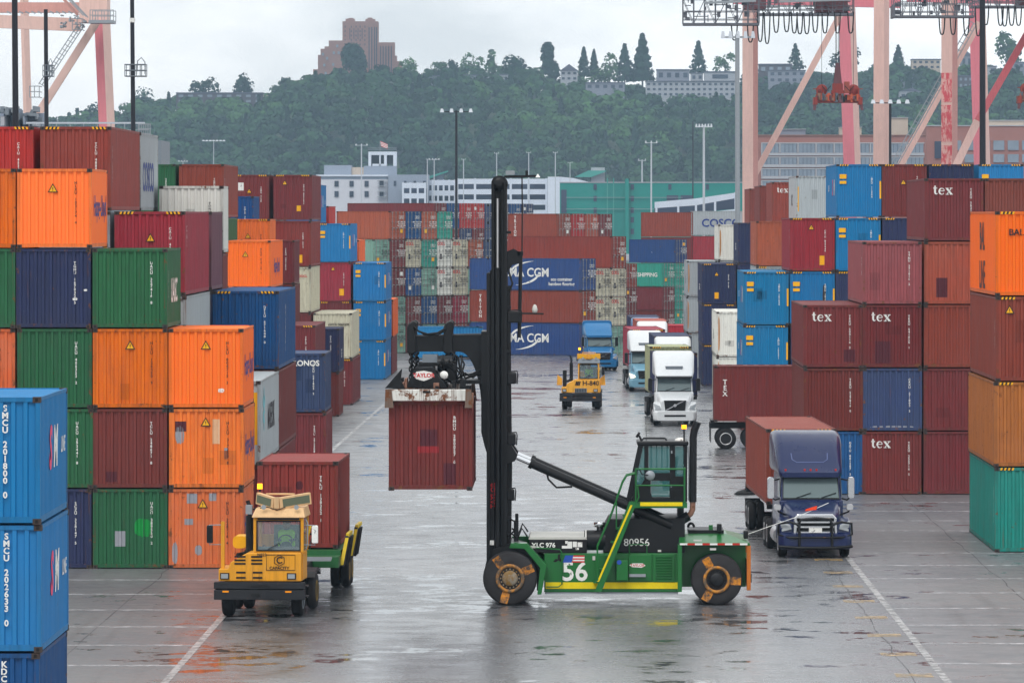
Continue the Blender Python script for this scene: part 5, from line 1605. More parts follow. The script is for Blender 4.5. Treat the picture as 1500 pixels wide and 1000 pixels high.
# whip pole with an orange pennant at the back
P('whip_pole', M['ink_white'], MB().tube([(fx(1097), .6, fz(783)), (fx(1130), .55, fz(771)), (fx(1170), .5, fz(757)), (fx(1215), .5, fz(737))], .010, 6))
P('pennant', M['orange_flag'] if 'orange_flag' in M else M.setdefault('orange_flag', plain('orange_flag', (240, 70, 30), .7)), MB().hexa([(fx(1180), .49, fz(749)), (fx(1197), .46, fz(747)), (fx(1197), .47, fz(747)), (fx(1180), .50, fz(749))], [(fx(1182), .49, fz(746)), (fx(1198), .46, fz(741)), (fx(1198), .47, fz(741)), (fx(1182), .50, fz(746))]))
rs = random.Random(4)
for k in range(9):
    x = rs.uniform(640, 676)
    P('hydraulic_hose', M['rubber'], MB().tube([(fx(x), rs.uniform(.2, 1.6), fz(521)), (fx(x + rs.uniform(-6, 8)), rs.uniform(-.4, 1.2), fz(rs.uniform(528, 540))), (fx(x + rs.uniform(-4, 12)), rs.uniform(-.6, .8), fz(rs.uniform(545, 556))), (fx(x + rs.uniform(4, 20)), .4, fz(561))], .028))
for k in range(14):
    x, y = rs.uniform(572, 690), rs.uniform(552, 563)
    P('spreader_fitting', rs.choice([M['fl_black'], M['black'], M['rust_pipe'], M['greysteel'], M['black']]), MB().box(fx(x), fx(x + rs.uniform(2, 8)), rs.uniform(-1.4, 0), rs.uniform(.2, .8), fz(566), fz(y)))
for k in range(3):
    P('hydraulic_hose', M['rubber'], MB().tube([(fx(662), .9 + .2 * k, fz(560)), (fx(675 + 3 * k), .8, fz(551 - 2 * k)), (fx(692), .9, fz(548 + 3 * k)), (fx(706), 1.1, fz(540))], .03))
# chains and hoses running up the mast
for yy in (.82, 3.42):
    for px in (721.2, 734.5):
        P('lift_chain', M['black'], MB().box(fx(px), fx(px + 1.6), yy - .02, yy + .02, fz(780), fz(276)))
    for k in range(3):
        P('mast_hose', M['rubber'], MB().tube([(fx(743 + 1.4 * k), yy + .1, fz(800)), (fx(744 + 1.6 * k), yy + .1, fz(690)), (fx(743 + 1.3 * k), yy + .12, fz(560)), (fx(742.6 + k), yy + .1, fz(420))], .024))
for py in range(300, 830, 26):
    P('mast_bolt', M['black'], MB().box(fx(713.2), fx(715.4), .835, .85, fz(py + 2), fz(py - 2)))
for py in (340, 450, 515, 610, 760):
    P('hose_clamp', M['fl_black'], MB().box(fx(741), fx(748), .84, 1.1, fz(py + 2), fz(py - 2)))
# grime, decals and small fittings on the body
for px, py, w_, h_ in ((1016, 789.5, 12, 2.2), (889, 822, 4, 3), (964, 806, 5, 3), (880, 858, 5, 3), (776, 800, 8, 3.5), (1040, 802, 9, 3), (868, 815, 4, 6)):
    P('decal', M['dull_white'], MB().box(fx(px), fx(px + w_), .475 if py > 811 else (.02 if px > 995 else .545), .484 if py > 811 else (.0275 if px > 995 else .555), fz(py + h_), fz(py)))
P('tow_hitch', M['black'], fbox(1098, 1104, 846, 858, 1.8, 2.4))
P('door_handle', M['galv'], fbox(983.5, 985, 712, 716, 1.2, 1.249))
P('door_handle', M['galv'], fbox(984, 986, 662, 666, 1.2, 1.249))
for yy in (.75, 3.2):
    P('hose', M['rubber'], MB().tube([(fx(772), yy, fz(787)), (fx(764), yy, fz(775)), (fx(758), yy, fz(790)), (fx(748), yy, fz(782))], .03))
# the lifted container
container((PX(630.5, 159.1), 159.1, PZ(718.3, 159.1)), 0, T20, 2.591, 'maroon', [code('BMOU 280057 6'), 'patch:-.30,.20,1.30,1.78,patch_dark', 'patch:.38,.74,.18,.80,patch_dark', 'patch:-.38,.25,1.1,1.29,patch_red'],
          'maroon container BMOU 280057 hanging from the green handler', 'R', 50)

# ------------------------------------------------------------------ ground
def ground_mat():
    m, nt, b = newmat('wet_asphalt')
    geo = nd(nt, 'NewGeometry')
    p = geo.outputs['Position']
    sep = nd(nt, 'SeparateXYZ', ins={0: p})
    ax = nd(nt, 'Math', operation='ABSOLUTE', ins={0: nd(nt, 'Math', operation='ADD', ins={0: sep.outputs[0], 1: .5}).outputs[0]}).outputs[0]
    lane = nd(nt, 'MapRange', interpolation_type='SMOOTHSTEP', ins={0: ax, 1: 7.5, 2: 13.0, 3: 1.0, 4: 0.0}).outputs[0]   # traffic lane holds more water
    big = noise(nt, p, .13, 6, .62)
    mid = noise(nt, p, .62, 7, .66)
    fine = noise(nt, p, 7, 8, .72)
    col = mixc(nt, ramp(nt, mid, ((.3, 0), (.7, 1))), (.058, .063, .074), (.148, .156, .172))  # bluish tint stands in for the cool sky reflection on wet ground
    col = mixc(nt, ramp(nt, fine, ((.35, 0), (.7, .5))), col, (.190, .194, .200))
    col = mixc(nt, ramp(nt, noise(nt, p, .07, 3), ((.45, 0), (.62, .45))), col, (.19, .19, .19))
    track = nd(nt, 'Mapping', ins={0: p, 3: (1.6, .05, 1)}).outputs[0]
    col = mixc(nt, ramp(nt, noise(nt, track, 1.0, 4), ((.52, 0), (.72, .45))), col, (.06, .06, .062))              # tyre tracks along the lane
    tx = nd(nt, 'Math', operation='ABSOLUTE', ins={0: nd(nt, 'Math', operation='ADD', ins={0: sep.outputs[0], 1: 8.4}).outputs[0]}).outputs[0]
    tr = nd(nt, 'MapRange', interpolation_type='SMOOTHSTEP', ins={0: tx, 1: .3, 2: 2.6, 3: .8, 4: 0.0}).outputs[0]
    col = mixc(nt, nd(nt, 'Math', operation='MULTIPLY', ins={0: tr, 1: ramp(nt, mid, ((.40, 0), (.60, 1)))}).outputs[0], col, (.045, .044, .045))
    rustn = ramp(nt, noise(nt, p, .8, 7, .7), ((.74, 0), (.82, .4)))
    col = mixc(nt, rustn, col, (.16, .075, .04))
    # wetness: small mirror-smooth puddles, a damp sheen elsewhere
    pv = nd(nt, 'Math', operation='ADD', ins={0: nd(nt, 'Math', operation='MULTIPLY', ins={0: big, 1: .8}).outputs[0], 1: nd(nt, 'Math', operation='MULTIPLY', ins={0: mid, 1: .8}).outputs[0]}).outputs[0]
    pv = nd(nt, 'Math', operation='ADD', ins={0: pv, 1: nd(nt, 'Math', operation='MULTIPLY', ins={0: lane, 1: .05}).outputs[0]}).outputs[0]
    pud = ramp(nt, pv, ((.92, 0), (.965, 1)))
    damp = nd(nt, 'MapRange', ins={0: lane, 3: .44, 4: .25}).outputs[0]
    damp = nd(nt, 'Math', operation='ADD', ins={0: damp, 1: nd(nt, 'MapRange', ins={0: mid, 1: .3, 2: .7, 3: .10, 4: -.12}).outputs[0]}).outputs[0]
    r = mixc(nt, pud, damp, (.06, .06, .06))
    col = mixc(nt, nd(nt, 'Math', operation='MULTIPLY', ins={0: pud, 1: .5}).outputs[0], col, (.04, .041, .044))
    nt.links.new(col, b.inputs['Base Color'])
    nt.links.new(r, b.inputs['Roughness'])
    bs = nd(nt, 'MapRange', ins={0: pud, 3: .34, 4: .008}).outputs[0]
    bm = nd(nt, 'Bump', ins={'Strength': bs, 'Distance': .03, 'Height': noise(nt, p, 9, 5, .6)})
    nt.links.new(bm.outputs[0], b.inputs['Normal'])
    return m


M['asphalt'] = ground_mat()
YS = [-40, 60, 120, 180, 230, 300, 400, 500, 600, 700, 1200, 2000, 3380]
vs = [(x, y, zg(y)) for y in YS for x in (-1150, 1150)]
g = MB().add(vs, [(2 * i, 2 * i + 1, 2 * i + 3, 2 * i + 2) for i in range(len(YS) - 1)]).build('ground', M['asphalt'])
tag(g, 'wet grey asphalt of the container yard', None, None, 'structure')


def worn_paint(name, rgb, keep):
    """road paint worn through in patches: see-through where it has gone"""
    m, nt, b = newmat(name)
    p = nd(nt, 'NewGeometry').outputs['Position']
    nt.links.new(mixc(nt, noise(nt, p, 3, 4), lin(rgb), tuple(c * .55 for c in lin(rgb))), b.inputs['Base Color'])
    nt.links.new(ramp(nt, noise(nt, p, 2.2, 6, .7), ((keep - .1, 1), (keep + .12, 0))), b.inputs['Alpha'])
    b.inputs['Roughness'].default_value = .35
    return m


M['line_white'] = worn_paint('worn_white_road_paint', (190, 190, 190), .55)
M['line_faint'] = worn_paint('faint_white_road_paint', (198, 200, 204), .51)
M['line_yellow'] = worn_paint('worn_yellow_road_paint', (200, 166, 108), .48)
M['seam'] = plain('tar_seam', (66, 66, 70), .55)


def strip(x0, x1, y0, y1, lift=.004):
    """a flat sheet on the ground, following its slope"""
    ys = [y0] + [y for y in YS if y0 < y < y1] + [y1]
    vs = [(x, y, zg(y) + lift) for y in ys for x in (x0, x1)]
    return MB().add(vs, [(2 * i, 2 * i + 1, 2 * i + 3, 2 * i + 2) for i in range(len(ys) - 1)])


def mark(name, mat, mb):
    return tag(mb.build(name, mat), None, None, None, 'structure')


for x0, x1, y0, y1 in ((9.12, 9.32, 60, 236), (-10.16, -9.96, 60, 172), (-12.1, -11.9, 262, 372)):
    mark('lane_line', M['line_white'], strip(x0, x1, y0, y1, .008))
for k in range(-3, 15):
    y = 133.6 + 6.55 * k
    if y < 222:
        mark('bay_line', M['line_faint'], strip(9.33, 30, y - .22, y + .22, .004))
    if y < 176:
        mark('bay_line', M['line_faint'], strip(-30, -10.17, y - .22 - .6, y + .22 - .6, .004))
    if k < 8:
        mark('yellow_dash', M['line_yellow'], strip(8.05 + .0 * k, 8.98, y + 2.4, y + 3.5, .006))
for k in range(12):
    y = 268 + 8.2 * k
    mark('bay_line', M['line_faint'], strip(-13.6, -12.12, y, y + .25, .004))
for x in (13.7, -13.05, 8.62):
    rnd = random.Random(int(x * 10))
    mb = MB()
    y, xo = 62.0, 0.0
    while y < (225 if abs(x) > 12 else 330):
        ln = rnd.uniform(1.2, 3.0)
        xn = max(-.25, min(.25, xo + rnd.uniform(-.12, .12)))
        w = rnd.uniform(.008, .022)
        mb.add([(x + xo - w, y, zg(y) + .003), (x + xo + w, y, zg(y) + .003), (x + xn + w, y + ln, zg(y + ln) + .003), (x + xn - w, y + ln, zg(y + ln) + .003)], [(0, 1, 2, 3)])
        y, xo = y + ln, xn
    mark('pavement_seam', M['seam'], mb)
# litter of the yard: a lump of rope or rubber by the dark blue truck
MB().lathe([(.02, 0), (.5, .02), (.38, .12), (.15, .2), (.02, .22)], (PX(1092, 225), 225, .0), 'z', 9).tube([(PX(1092, 225), 225, .15), (PX(1093, 225), 225, .5), (PX(1096, 225), 225, .7)], .03).build('rubber_scrap', M['rubber'])
tag(bpy.data.objects['rubber_scrap'], 'black scrap of rubber lying on the lane behind the dark blue truck', 'debris')

# ------------------------------------------------------------------ hill and woods
HY0, HY1 = 2420.0, 2900.0
RIDGE = [(-300, 195), (0, 190), (160, 188), (205, 172), (250, 165), (400, 163), (440, 138), (470, 121), (560, 116), (640, 128), (740, 132), (850, 140), (950, 150), (1050, 150), (1100, 140), (1200, 128), (1300, 122), (1400, 120), (1500, 118), (1800, 118)]


def ridge_z(X):
    px = CX + X * F / HY1
    for (a, u), (b, v) in zip(RIDGE, RIDGE[1:]):
        if a <= px <= b:
            return PZ(u + (v - u) * (px - a) / (b - a), HY1)
    return PZ(RIDGE[0][1] if px < 0 else RIDGE[-1][1], HY1)


def hill_z(X, Y):
    t = min(1.0, max(0.0, (Y - HY0) / (HY1 - HY0)))
    t = t * .45 + (t * t * (3 - 2 * t)) * .55
    r = ridge_z(X)
    return -2.2 + (r + 2.2) * t + 2.2 * math.sin(X * .021 + Y * .006) * t * (1 - t) * 2 - max(0, Y - HY1 - 60) * .02


m, nt, b = newmat('hill_soil_and_grass')
p = nd(nt, 'NewGeometry').outputs['Position']
nt.links.new(mixc(nt, noise(nt, p, .06, 5), (.020, .034, .016), (.05, .075, .03)), b.inputs['Base Color'])
b.inputs['Roughness'].default_value = .95
M['hill'] = m
xs = [-640 + 16 * i for i in range(81)]
ys = [HY0 - 40] + [HY0 + 20 * i for i in range(25)] + [2960, 3050, 3300]
n = len(xs)
hm = MB().add([(x, y, hill_z(x, y)) for y in ys for x in xs], [(j * n + i, j * n + i + 1, (j + 1) * n + i + 1, (j + 1) * n + i) for j in range(len(ys) - 1) for i in range(n - 1)], 0, True)
tag(hm.build('hillside', M['hill']), 'green hillside rising behind the yard', None, None, 'structure')


def leaf_mat(name, rgb, dark=.62):
    m, nt, b = newmat(name)
    p = nd(nt, 'NewGeometry').outputs['Position']
    at = nd(nt, 'Attribute', attribute_name='tint')
    c = mixc(nt, noise(nt, p, .16, 4, .6), tuple(x * dark for x in rgb), tuple(x * 1.35 for x in rgb))
    c = mixc(nt, 1.0, c, at.outputs[0], 'MULTIPLY')
    nt.links.new(c, b.inputs['Base Color'])
    b.inputs['Roughness'].default_value = .8
    b.inputs['Specular IOR Level'].default_value = .15
    b.inputs['Transmission Weight'].default_value = 0
    return m


rng = np.random.default_rng(7)


def crown_proto(kind, nq, seed):
    """leaf clumps of one crown, unit height and unit width: centres, outward directions"""
    r = np.random.default_rng(seed)
    if kind == 'conifer':
        h = r.random(nq) ** 1.25
        ang = r.random(nq) * 2 * np.pi
        tier = .82 + .18 * np.sin(h * 38 + r.random() * 6)
        rad_ = (1 - h) ** .85 * .5 * tier * (.55 + .45 * r.random(nq)) + .012
        c = np.stack([rad_ * np.cos(ang), rad_ * np.sin(ang), .06 + h * .94], 1)
        d = np.stack([np.cos(ang), np.sin(ang), .35 + 0 * h], 1)
    else:
        k = {'round': 9, 'tall': 9, 'loose': 13, 'flat': 9}[kind]
        blobs = []
        for i in range(k):
            a = r.random() * 2 * np.pi
            q = r.random() ** .6 * .30
            z = .40 + r.random() * .40
            if kind == 'flat':
                z = .62 + r.random() * .2
                q *= 1.2
            blobs.append((q * np.cos(a), q * np.sin(a), z, (.15 + .11 * r.random()) * (.62 if kind == 'loose' else 1)))
        blobs.append((0, 0, .55, .25 if kind != 'loose' else .12))
        bl = np.array(blobs)
        w = bl[:, 3] ** 2
        idx = r.choice(len(bl), nq, p=w / w.sum())
        d = r.normal(size=(nq, 3))
        d /= np.linalg.norm(d, axis=1)[:, None]
        d[:, 2] = np.where(d[:, 2] < -.3, -d[:, 2], d[:, 2])
        rr_ = bl[idx, 3] * (.8 + .28 * r.random(nq))
        c = bl[idx, :3] + d * rr_[:, None] * np.array([1, 1, .95])
    return c, d


def leaf_quads(c, d, size, r, jit=.7):
    """one small quad per clump, facing roughly outward"""
    n = len(c)
    d = d + r.normal(size=(n, 3)) * jit * .6
    d /= np.linalg.norm(d, axis=1)[:, None]
    t = np.cross(d, r.normal(size=(n, 3)))
    t /= np.linalg.norm(t, axis=1)[:, None]
    u = np.cross(d, t)
    s = (size * (.6 + .8 * r.random(n)))[:, None]
    k = .55 + .5 * r.random((n, 1))
    return np.stack([c - t * s - u * s * k, c + t * s - u * s * k * .8, c + t * s * .9 + u * s * k, c - t * s * .8 + u * s * k], 1)


def quads_object(name, quads, tints, mat, parent=None):
    n = len(quads)
    me = bpy.data.meshes.new(name)
    me.vertices.add(n * 4)
    me.vertices.foreach_set('co', quads.reshape(-1).astype(np.float32))
    me.loops.add(n * 4)
    me.loops.foreach_set('vertex_index', np.arange(n * 4, dtype=np.int32))
    me.polygons.add(n)
    me.polygons.foreach_set('loop_start', np.arange(0, n * 4, 4, dtype=np.int32))
    me.polygons.foreach_set('loop_total', np.full(n, 4, dtype=np.int32))
    a = me.attributes.new('tint', 'FLOAT_COLOR', 'FACE')
    col = np.ones((n, 4), np.float32)
    col[:, :3] = tints
    a.data.foreach_set('color', col.reshape(-1))
    me.update()
    me.validate()
    me.materials.append(mat)
    o = bpy.data.objects.new(name, me)
    COL.objects.link(o)
    if parent:
        o.parent = parent
    return o


M['leaf'] = leaf_mat('foliage', (.026, .068, .028))
M['bark'] = plain('bark', (70, 60, 52), .9)
TINT = {'mid': (.85, .95, .85), 'dark': (.34, .50, .52), 'light': (1.5, 1.45, 1.0), 'bright': (2.0, 2.0, 1.05), 'pale': (2.1, 1.85, 1.6), 'blue': (.5, .62, .72)}
protos = {k: [crown_proto(k, q, 11 * i + len(k)) for i in range(5)] for k, q in (('round', 260), ('conifer', 200), ('tall', 240))}
allq, allt = [], []
placed = 0
rows = 34
for j in range(rows):
    Y = HY0 + 14 + (HY1 - HY0 - 4) * j / (rows - 1)
    step = 10.2
    X = -330 + rng.random() * step
    while X < 280:
        x, y = X + rng.normal() * 2.0, Y + rng.normal() * 4
        X += step * (.8 + .4 * rng.random())
        t = (y - HY0) / (HY1 - HY0)
        patch = math.sin(x * .03 + 1.3) + math.sin(y * .021 + x * .011) + rng.normal() * .7
        low = t < .34
        kind = 'conifer' if (rng.random() < (.55 if low else .10)) else ('tall' if rng.random() < .3 else 'round')
        hh = (rng.uniform(12, 19) if kind == 'conifer' else rng.uniform(10, 17)) * (1.08 - .28 * min(t, .8) + (0 if t < .90 else -.22 if -146 < x < -82 else rng.uniform(0, .36) if -82 < x < -15 else rng.uniform(-.14, .10)))
        ww = hh * (.42 if kind == 'conifer' else rng.uniform(.9, 1.35))
        base = hill_z(x, y) - hh * .22
        c, d = protos[kind][int(rng.integers(5))]
        a = rng.random() * 6.283
        ca_, sa_ = math.cos(a), math.sin(a)
        rot = np.array([[ca_, sa_, 0], [-sa_, ca_, 0], [0, 0, 1]])
        cc = (c @ rot) * np.array([ww, ww, hh]) + np.array([x, y, base])
        q = leaf_quads(cc, d @ rot, .86, rng, .30)
        tn = 'dark' if kind == 'conifer' else ('light' if patch > 1.0 else 'blue' if patch < -1.3 else 'mid')
        tv = np.array(TINT[tn]) * rng.uniform(.62, 1.4)
        allq.append(q)
        allt.append(np.tile(tv, (len(q), 1)) * rng.uniform(.88, 1.12, (len(q), 1)))
        placed += 1
tag(quads_object('hillside_woods', np.concatenate(allq), np.concatenate(allt), M['leaf']), 'dense mixed woods covering the hillside', None, None, 'stuff')


def tree(px, base, top, wpx, kind, tint, label, Y=2905.0, nq=420, group='trees along the hill crest'):
    x = PX(px, Y)
    zt, hh = PZ(top, Y), (base - top) * Y / F
    ww = wpx * Y / F
    z0 = zt - hh
    t = thing('conifer_tree' if kind == 'conifer' else 'broadleaf_tree', label, 'tree', (x, Y, z0 - 4), 0, group)
    r = np.random.default_rng(int(px * 3 + top))
    c, d = crown_proto(kind, nq, int(px + top))
    zmin, zmax = c[:, 2].min(), c[:, 2].max()
    c[:, 2] = (c[:, 2] - zmin) / (zmax - zmin) * .9 + .1
    wx = np.abs(c[:, 0]).max()
    c[:, :2] *= .5 / wx
    cc = c * np.array([ww, ww, hh]) + np.array([0, 0, 4])
    quads_object('crown', leaf_quads(cc, d, .62 * max(.8, hh / 16), r), np.tile(np.array(TINT[tint]), (nq, 1)) * r.uniform(.7, 1.3, (nq, 1)), M['leaf'], t)
    MB().tube([(0, 0, -2), (.1, 0, 4 + hh * .3), (0, .1, 4 + hh * .72)], max(.22, hh * .018), 7).tube([(0, 0, 4 + hh * .25), (ww * .18, .1, 4 + hh * .55)], .14, 5).tube([(0, 0, 4 + hh * .3), (-ww * .17, -.1, 4 + hh * .6)], .14, 5).build('trunk', M['bark'], t)
    return t


DENSE = {521: 1500, 804: 1100, 941: 800, 755: 700}
for a in ((213, 172, 126, 44, 'round', 'blue', 'rounded dark tree on the low crest right of the tall black pole'),
          (298, 160, 113, 48, 'flat', 'dark', 'flat-topped tree above the low dark building'),
          (352, 160, 108, 40, 'round', 'dark', 'bushy dark tree at the end of the low dark building'),
          (415, 140, 113, 24, 'round', 'blue', 'small rounded tree where the hill starts to climb to the tower'),
          (521, 112, 62, 44, 'tall', 'blue', 'dense dark evergreen clump in front of the brick tower'),
          (600, 122, 84, 40, 'round', 'bright', 'bright green tree just right of the brick tower'),
          (640, 120, 90, 30, 'loose', 'light', 'pale green tree right of the bright green one'),
          (664, 118, 86, 20, 'tall', 'dark', 'narrow dark tree left of the bare pale crowns'),
          (690, 120, 78, 46, 'loose', 'pale', 'wide pale half-bare tree on the crest'),
          (722, 116, 73, 36, 'loose', 'pale', 'taller pale half-bare tree on the crest'),
          (755, 122, 80, 46, 'round', 'dark', 'broad dark tree left of the massive conifer'),
          (804, 122, 62, 32, 'tall', 'dark', 'massive dense columnar evergreen on the crest'),
          (855, 116, 70, 24, 'conifer', 'dark', 'left spire of a pair of dark conifers'),
          (870, 116, 73, 22, 'conifer', 'dark', 'right spire of a pair of dark conifers'),
          (893, 122, 78, 40, 'loose', 'pale', 'brownish half-bare tree among the conifers'),
          (915, 124, 66, 32, 'conifer', 'dark', 'dark conifer left of the tallest conifer'),
          (941, 124, 51, 42, 'conifer', 'dark', 'tallest conifer on the crest'),
          (880, 126, 100, 40, 'round', 'light', 'low brownish green tree under the conifers'),
          (1023, 112, 61, 32, 'conifer', 'dark', 'conifer above the white flats'),
          (1062, 108, 78, 36, 'loose', 'pale', 'thin bare tree right of the conifer above the flats'),
          (1165, 106, 65, 30, 'conifer', 'dark', 'tall open pine between the crane legs'),
          (1238, 112, 68, 54, 'round', 'dark', 'wide dark tree behind the hanging orange spreader'),
          (1316, 120, 68, 32, 'conifer', 'dark', 'dark conifer right of the pale crane leg'),
          (1478, 112, 46, 40, 'round', 'light', 'rounded light tree at the top right by the pink crane leg'),
          (90, 205, 172, 60, 'round', 'blue', 'low dark tree beneath the left crane brace'),
          (130, 200, 150, 46, 'tall', 'blue', 'pointed dark tree left of the left crane leg'),
          (178, 200, 162, 60, 'round', 'blue', 'low dark tree right of the left crane leg'),
          (1100, 126, 100, 50, 'round', 'dark', 'dark tree behind the leftmost pale crane leg'),
          (1355, 128, 100, 50, 'round', 'dark', 'dark tree left of the red-patched crane leg')):
    tree(*a, nq=DENSE.get(a[0], 480))

# ------------------------------------------------------------------ buildings
def plain_wall(n, c, r=.8):
    M[n] = plain(n, c, r, var=.10, scale=.35)


for n_, c_ in (('tower_brick', (142, 108, 98)), ('office_wall', (196, 198, 206)), ('office_grey', (140, 150, 166)), ('garage_white', (206, 214, 226)), ('green_cladding', (14, 128, 118)), ('green_roof', (70, 150, 140)),
               ('brick', (152, 106, 98)), ('spandrel', (166, 168, 174)), ('house_dark', (74, 66, 72)), ('house_white', (160, 164, 172)), ('house_grey', (128, 132, 146)), ('shingle', (84, 86, 102)), ('beige', (186, 172, 158))):
    plain_wall(n_, c_)
M['pane'] = plain('window_pane', (52, 62, 78), .25, var=.5, scale=.4)
M['pane_pale'] = plain('pale_window_pane', (128, 140, 154), .2, var=.4, scale=.3)
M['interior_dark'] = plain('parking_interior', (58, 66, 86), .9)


def bbox(t, name, mat, Y, d, x0, x1, y0, y1, dy=0.0, bevel=0):
    """box on building t from photo columns x0..x1 and rows y0 (top)..y1, front at depth Y + dy"""
    o = t.location
    return MB().box(PX(x0, Y) - o.x, PX(x1, Y) - o.x, Y + dy - o.y, Y + dy + d - o.y, PZ(y1, Y) - o.z, PZ(y0, Y) - o.z).build(name, mat, t)


def btag(name, label, Y, px): return thing(name, label, 'building', (PX(px, Y), Y, -2.0 if Y < 2300 else hill_z(PX(px, Y), Y)))


# brick hospital tower on the crest
Y = 2950.0
t = btag('brick_tower', 'stepped red-brick tower block crowning the hill', Y, 525)
TB = M['tower_brick']
bbox(t, 'tower', TB, Y, 14, 501.6, 553.7, 31.5, 130)
for a in ((506, 519, 27.5, 31.4), (510, 517, 26.5, 27.4), (535, 549, 28, 31.4), (538, 545, 26, 27.9)):
    bbox(t, 'parapet', TB, Y, 8, *a, dy=2)
for k, a in enumerate(((482, 513, 60, 130), (476, 482, 68.6, 130), (470, 476, 72, 130), (466, 470, 81, 130), (459, 466, 102, 130), (553.8, 578, 62.5, 130), (578, 581, 82, 130), (581, 588.5, 90, 130))):
    bbox(t, 'wing', TB, Y, 12, *a, dy=-4 + .3 * k)
for px in (540, 544, 548, 551):
    bbox(t, 'window_bay', M['pane'], Y, .4, px, px + 1.3, 40, 112, dy=-.3)
for px in (512, 518, 524, 530):
    bbox(t, 'window_bay', M['pane'], Y, .4, px, px + .9, 42, 58, dy=-.3)
for px in (557, 561, 565, 569, 573):
    bbox(t, 'window_bay', M['pane'], Y, .4, px, px + 1.2, 68, 108, dy=-3.0)
for k in range(5):
    for px in (505, 514, 521, 527, 534):
        bbox(t, 'window', M['pane'], Y, .3, px, px + 1.1, 38 + k * 6.5, 41 + k * 6.5, dy=-.25)
for px, py in ((472, 78), (478, 84), (493, 66), (474, 94), (487, 93), (476, 106), (488, 76), (495, 76)):
    bbox(t, 'window', M['pane_pale'], Y, .4, px, px + 3.2, py, py + 4, dy=-4.6)

# low dark building and the houses along the crest
def simple_house(px0, px1, y0, y1, Y, wall, label, rows=1, cols=6, roof=None, gable=0):
    t = btag('house', label, Y, (px0 + px1) / 2)
    bbox(t, 'wall', M[wall], Y, 12, px0, px1, y0, y1 + 14)
    for r in range(rows):
        for c in range(cols):
            w = (px1 - px0) / cols
            a = px0 + w * (c + .25)
            h = (y1 - y0) / rows
            bbox(t, 'window', M['pane' if wall != 'house_dark' else 'pane_pale'], Y, .3, a, a + w * .5, y0 + h * (r + .25), y0 + h * (r + .7), dy=-.25)
    if gable:
        o = t.location
        x0, x1 = PX(px0 - 1, Y) - o.x, PX(px1 + 1, Y) - o.x
        z0, z1 = PZ(y0, Y) - o.z, PZ(y0 - gable, Y) - o.z
        MB().prism([(x0, z0 + .02), (x1, z0 + .02), ((x0 + x1) / 2, z1)], Y - o.y - .6, Y - o.y + 12.6).build('roof', M[roof or 'shingle'], t)
    else:
        bbox(t, 'roof', M[roof or 'shingle'], Y, 13, px0 - .6, px1 + .6, y0 - 1.4, y0 - .02, dy=-.5)
    return t


for a in ((258, 385, 137, 160, 2890, 'house_dark', 'low dark flat-roofed building with white windows on the left crest', 3, 9),
          (385, 398, 138, 152, 2892, 'beige', 'small beige house beside the low dark building', 1, 2),
          (622, 662, 112, 122, 2880, 'house_grey', 'grey terrace of roofs below the pale trees, west end', 1, 6),
          (664, 706, 111, 121, 2881, 'house_grey', 'grey terrace of roofs below the pale trees, middle', 1, 6),
          (707, 745, 110, 121, 2882, 'house_white', 'whitish terrace house left of the broad dark tree', 1, 5),
          (821, 846, 104, 119, 2885, 'house_white', 'white gabled house right of the columnar evergreen', 2, 3, 'shingle', 10),
          (858, 915, 122, 132, 2850, 'house_grey', 'long grey flat roof among the trees left of the white flats', 1, 5),
          (946, 1077, 120, 142, 2840, 'house_white', 'long white block of flats with many windows', 3, 16),
          (962, 1010, 103, 118, 2880, 'house_grey', 'grey building above the white flats', 1, 4),
          (1012, 1030, 108, 119, 2878, 'house_white', 'pale box house above the white flats', 1, 2),
          (1032, 1078, 106, 119, 2876, 'house_white', 'wide pale building above the white flats by the grey pole', 1, 1),
          (1112, 1160, 95, 108, 2880, 'house_dark', 'dark house between the pale crane leg and the pine', 1, 4),
          (1126, 1180, 104, 122, 2850, 'house_grey', 'grey terraced flats left of the orange spreader', 2, 5),
          (1312, 1345, 112, 126, 2850, 'house_grey', 'grey house below the conifer between the crane legs', 1, 3, 'shingle', 6),
          (1318, 1350, 134, 150, 2780, 'house_white', 'white-walled house low among the trees between crane legs', 1, 3, 'shingle', 5),
          (1336, 1378, 88, 102, 2890, 'beige', 'beige flats on the crest behind the ladder brace', 2, 5),
          (1404, 1432, 112, 148, 2820, 'house_dark', 'dark tall flats beside the black pole', 4, 4),
          (1408, 1424, 82, 98, 2895, 'house_grey', 'grey gabled house near the black pole', 1, 2, 'shingle', 7),
          (1425, 1460, 98, 118, 2870, 'house_white', 'pale house behind the big black pole', 2, 3),
          (1476, 1500, 92, 112, 2880, 'house_grey', 'grey house at the right photo edge', 2, 3)):
    simple_house(*a)

# grey office building with a lookout tower
Y = 1700.0
t = btag('office_building', 'pale office block with square windows and a lookout tower', Y, 525)
bbox(t, 'wall', M['office_wall'], Y, 14, 464, 568, 263, 345)
bbox(t, 'parapet', M['garage_white'], Y, 15, 463, 568.5, 256, 258.5, dy=-.4)
bbox(t, 'cornice', M['office_grey'], Y, 14, 464, 568, 258.6, 262.9, dy=.3)
bbox(t, 'upper_storey', M['office_grey'], Y, 8, 474, 514, 242, 255.9, dy=3)
bbox(t, 'upper_storey', M['beige'], Y, 6, 514.1, 532, 245, 255.9, dy=4)
bbox(t, 'upper_storey', M['office_grey'], Y, 8, 532.1, 580, 243, 255.9, dy=3)
for a in ((539, 543, 227, 242.9), (562, 566, 227, 242.9), (575.5, 580, 227, 242.9), (539, 580, 222, 226.9), (555, 557, 227, 242.9), (545, 562, 240, 242.9)):
    bbox(t, 'lookout_tower', M['garage_white'], Y, 7, *a, dy=3.2)
bbox(t, 'lookout_glass', M['pane'], Y, .3, 543.1, 575.4, 227.1, 239.8, dy=8)
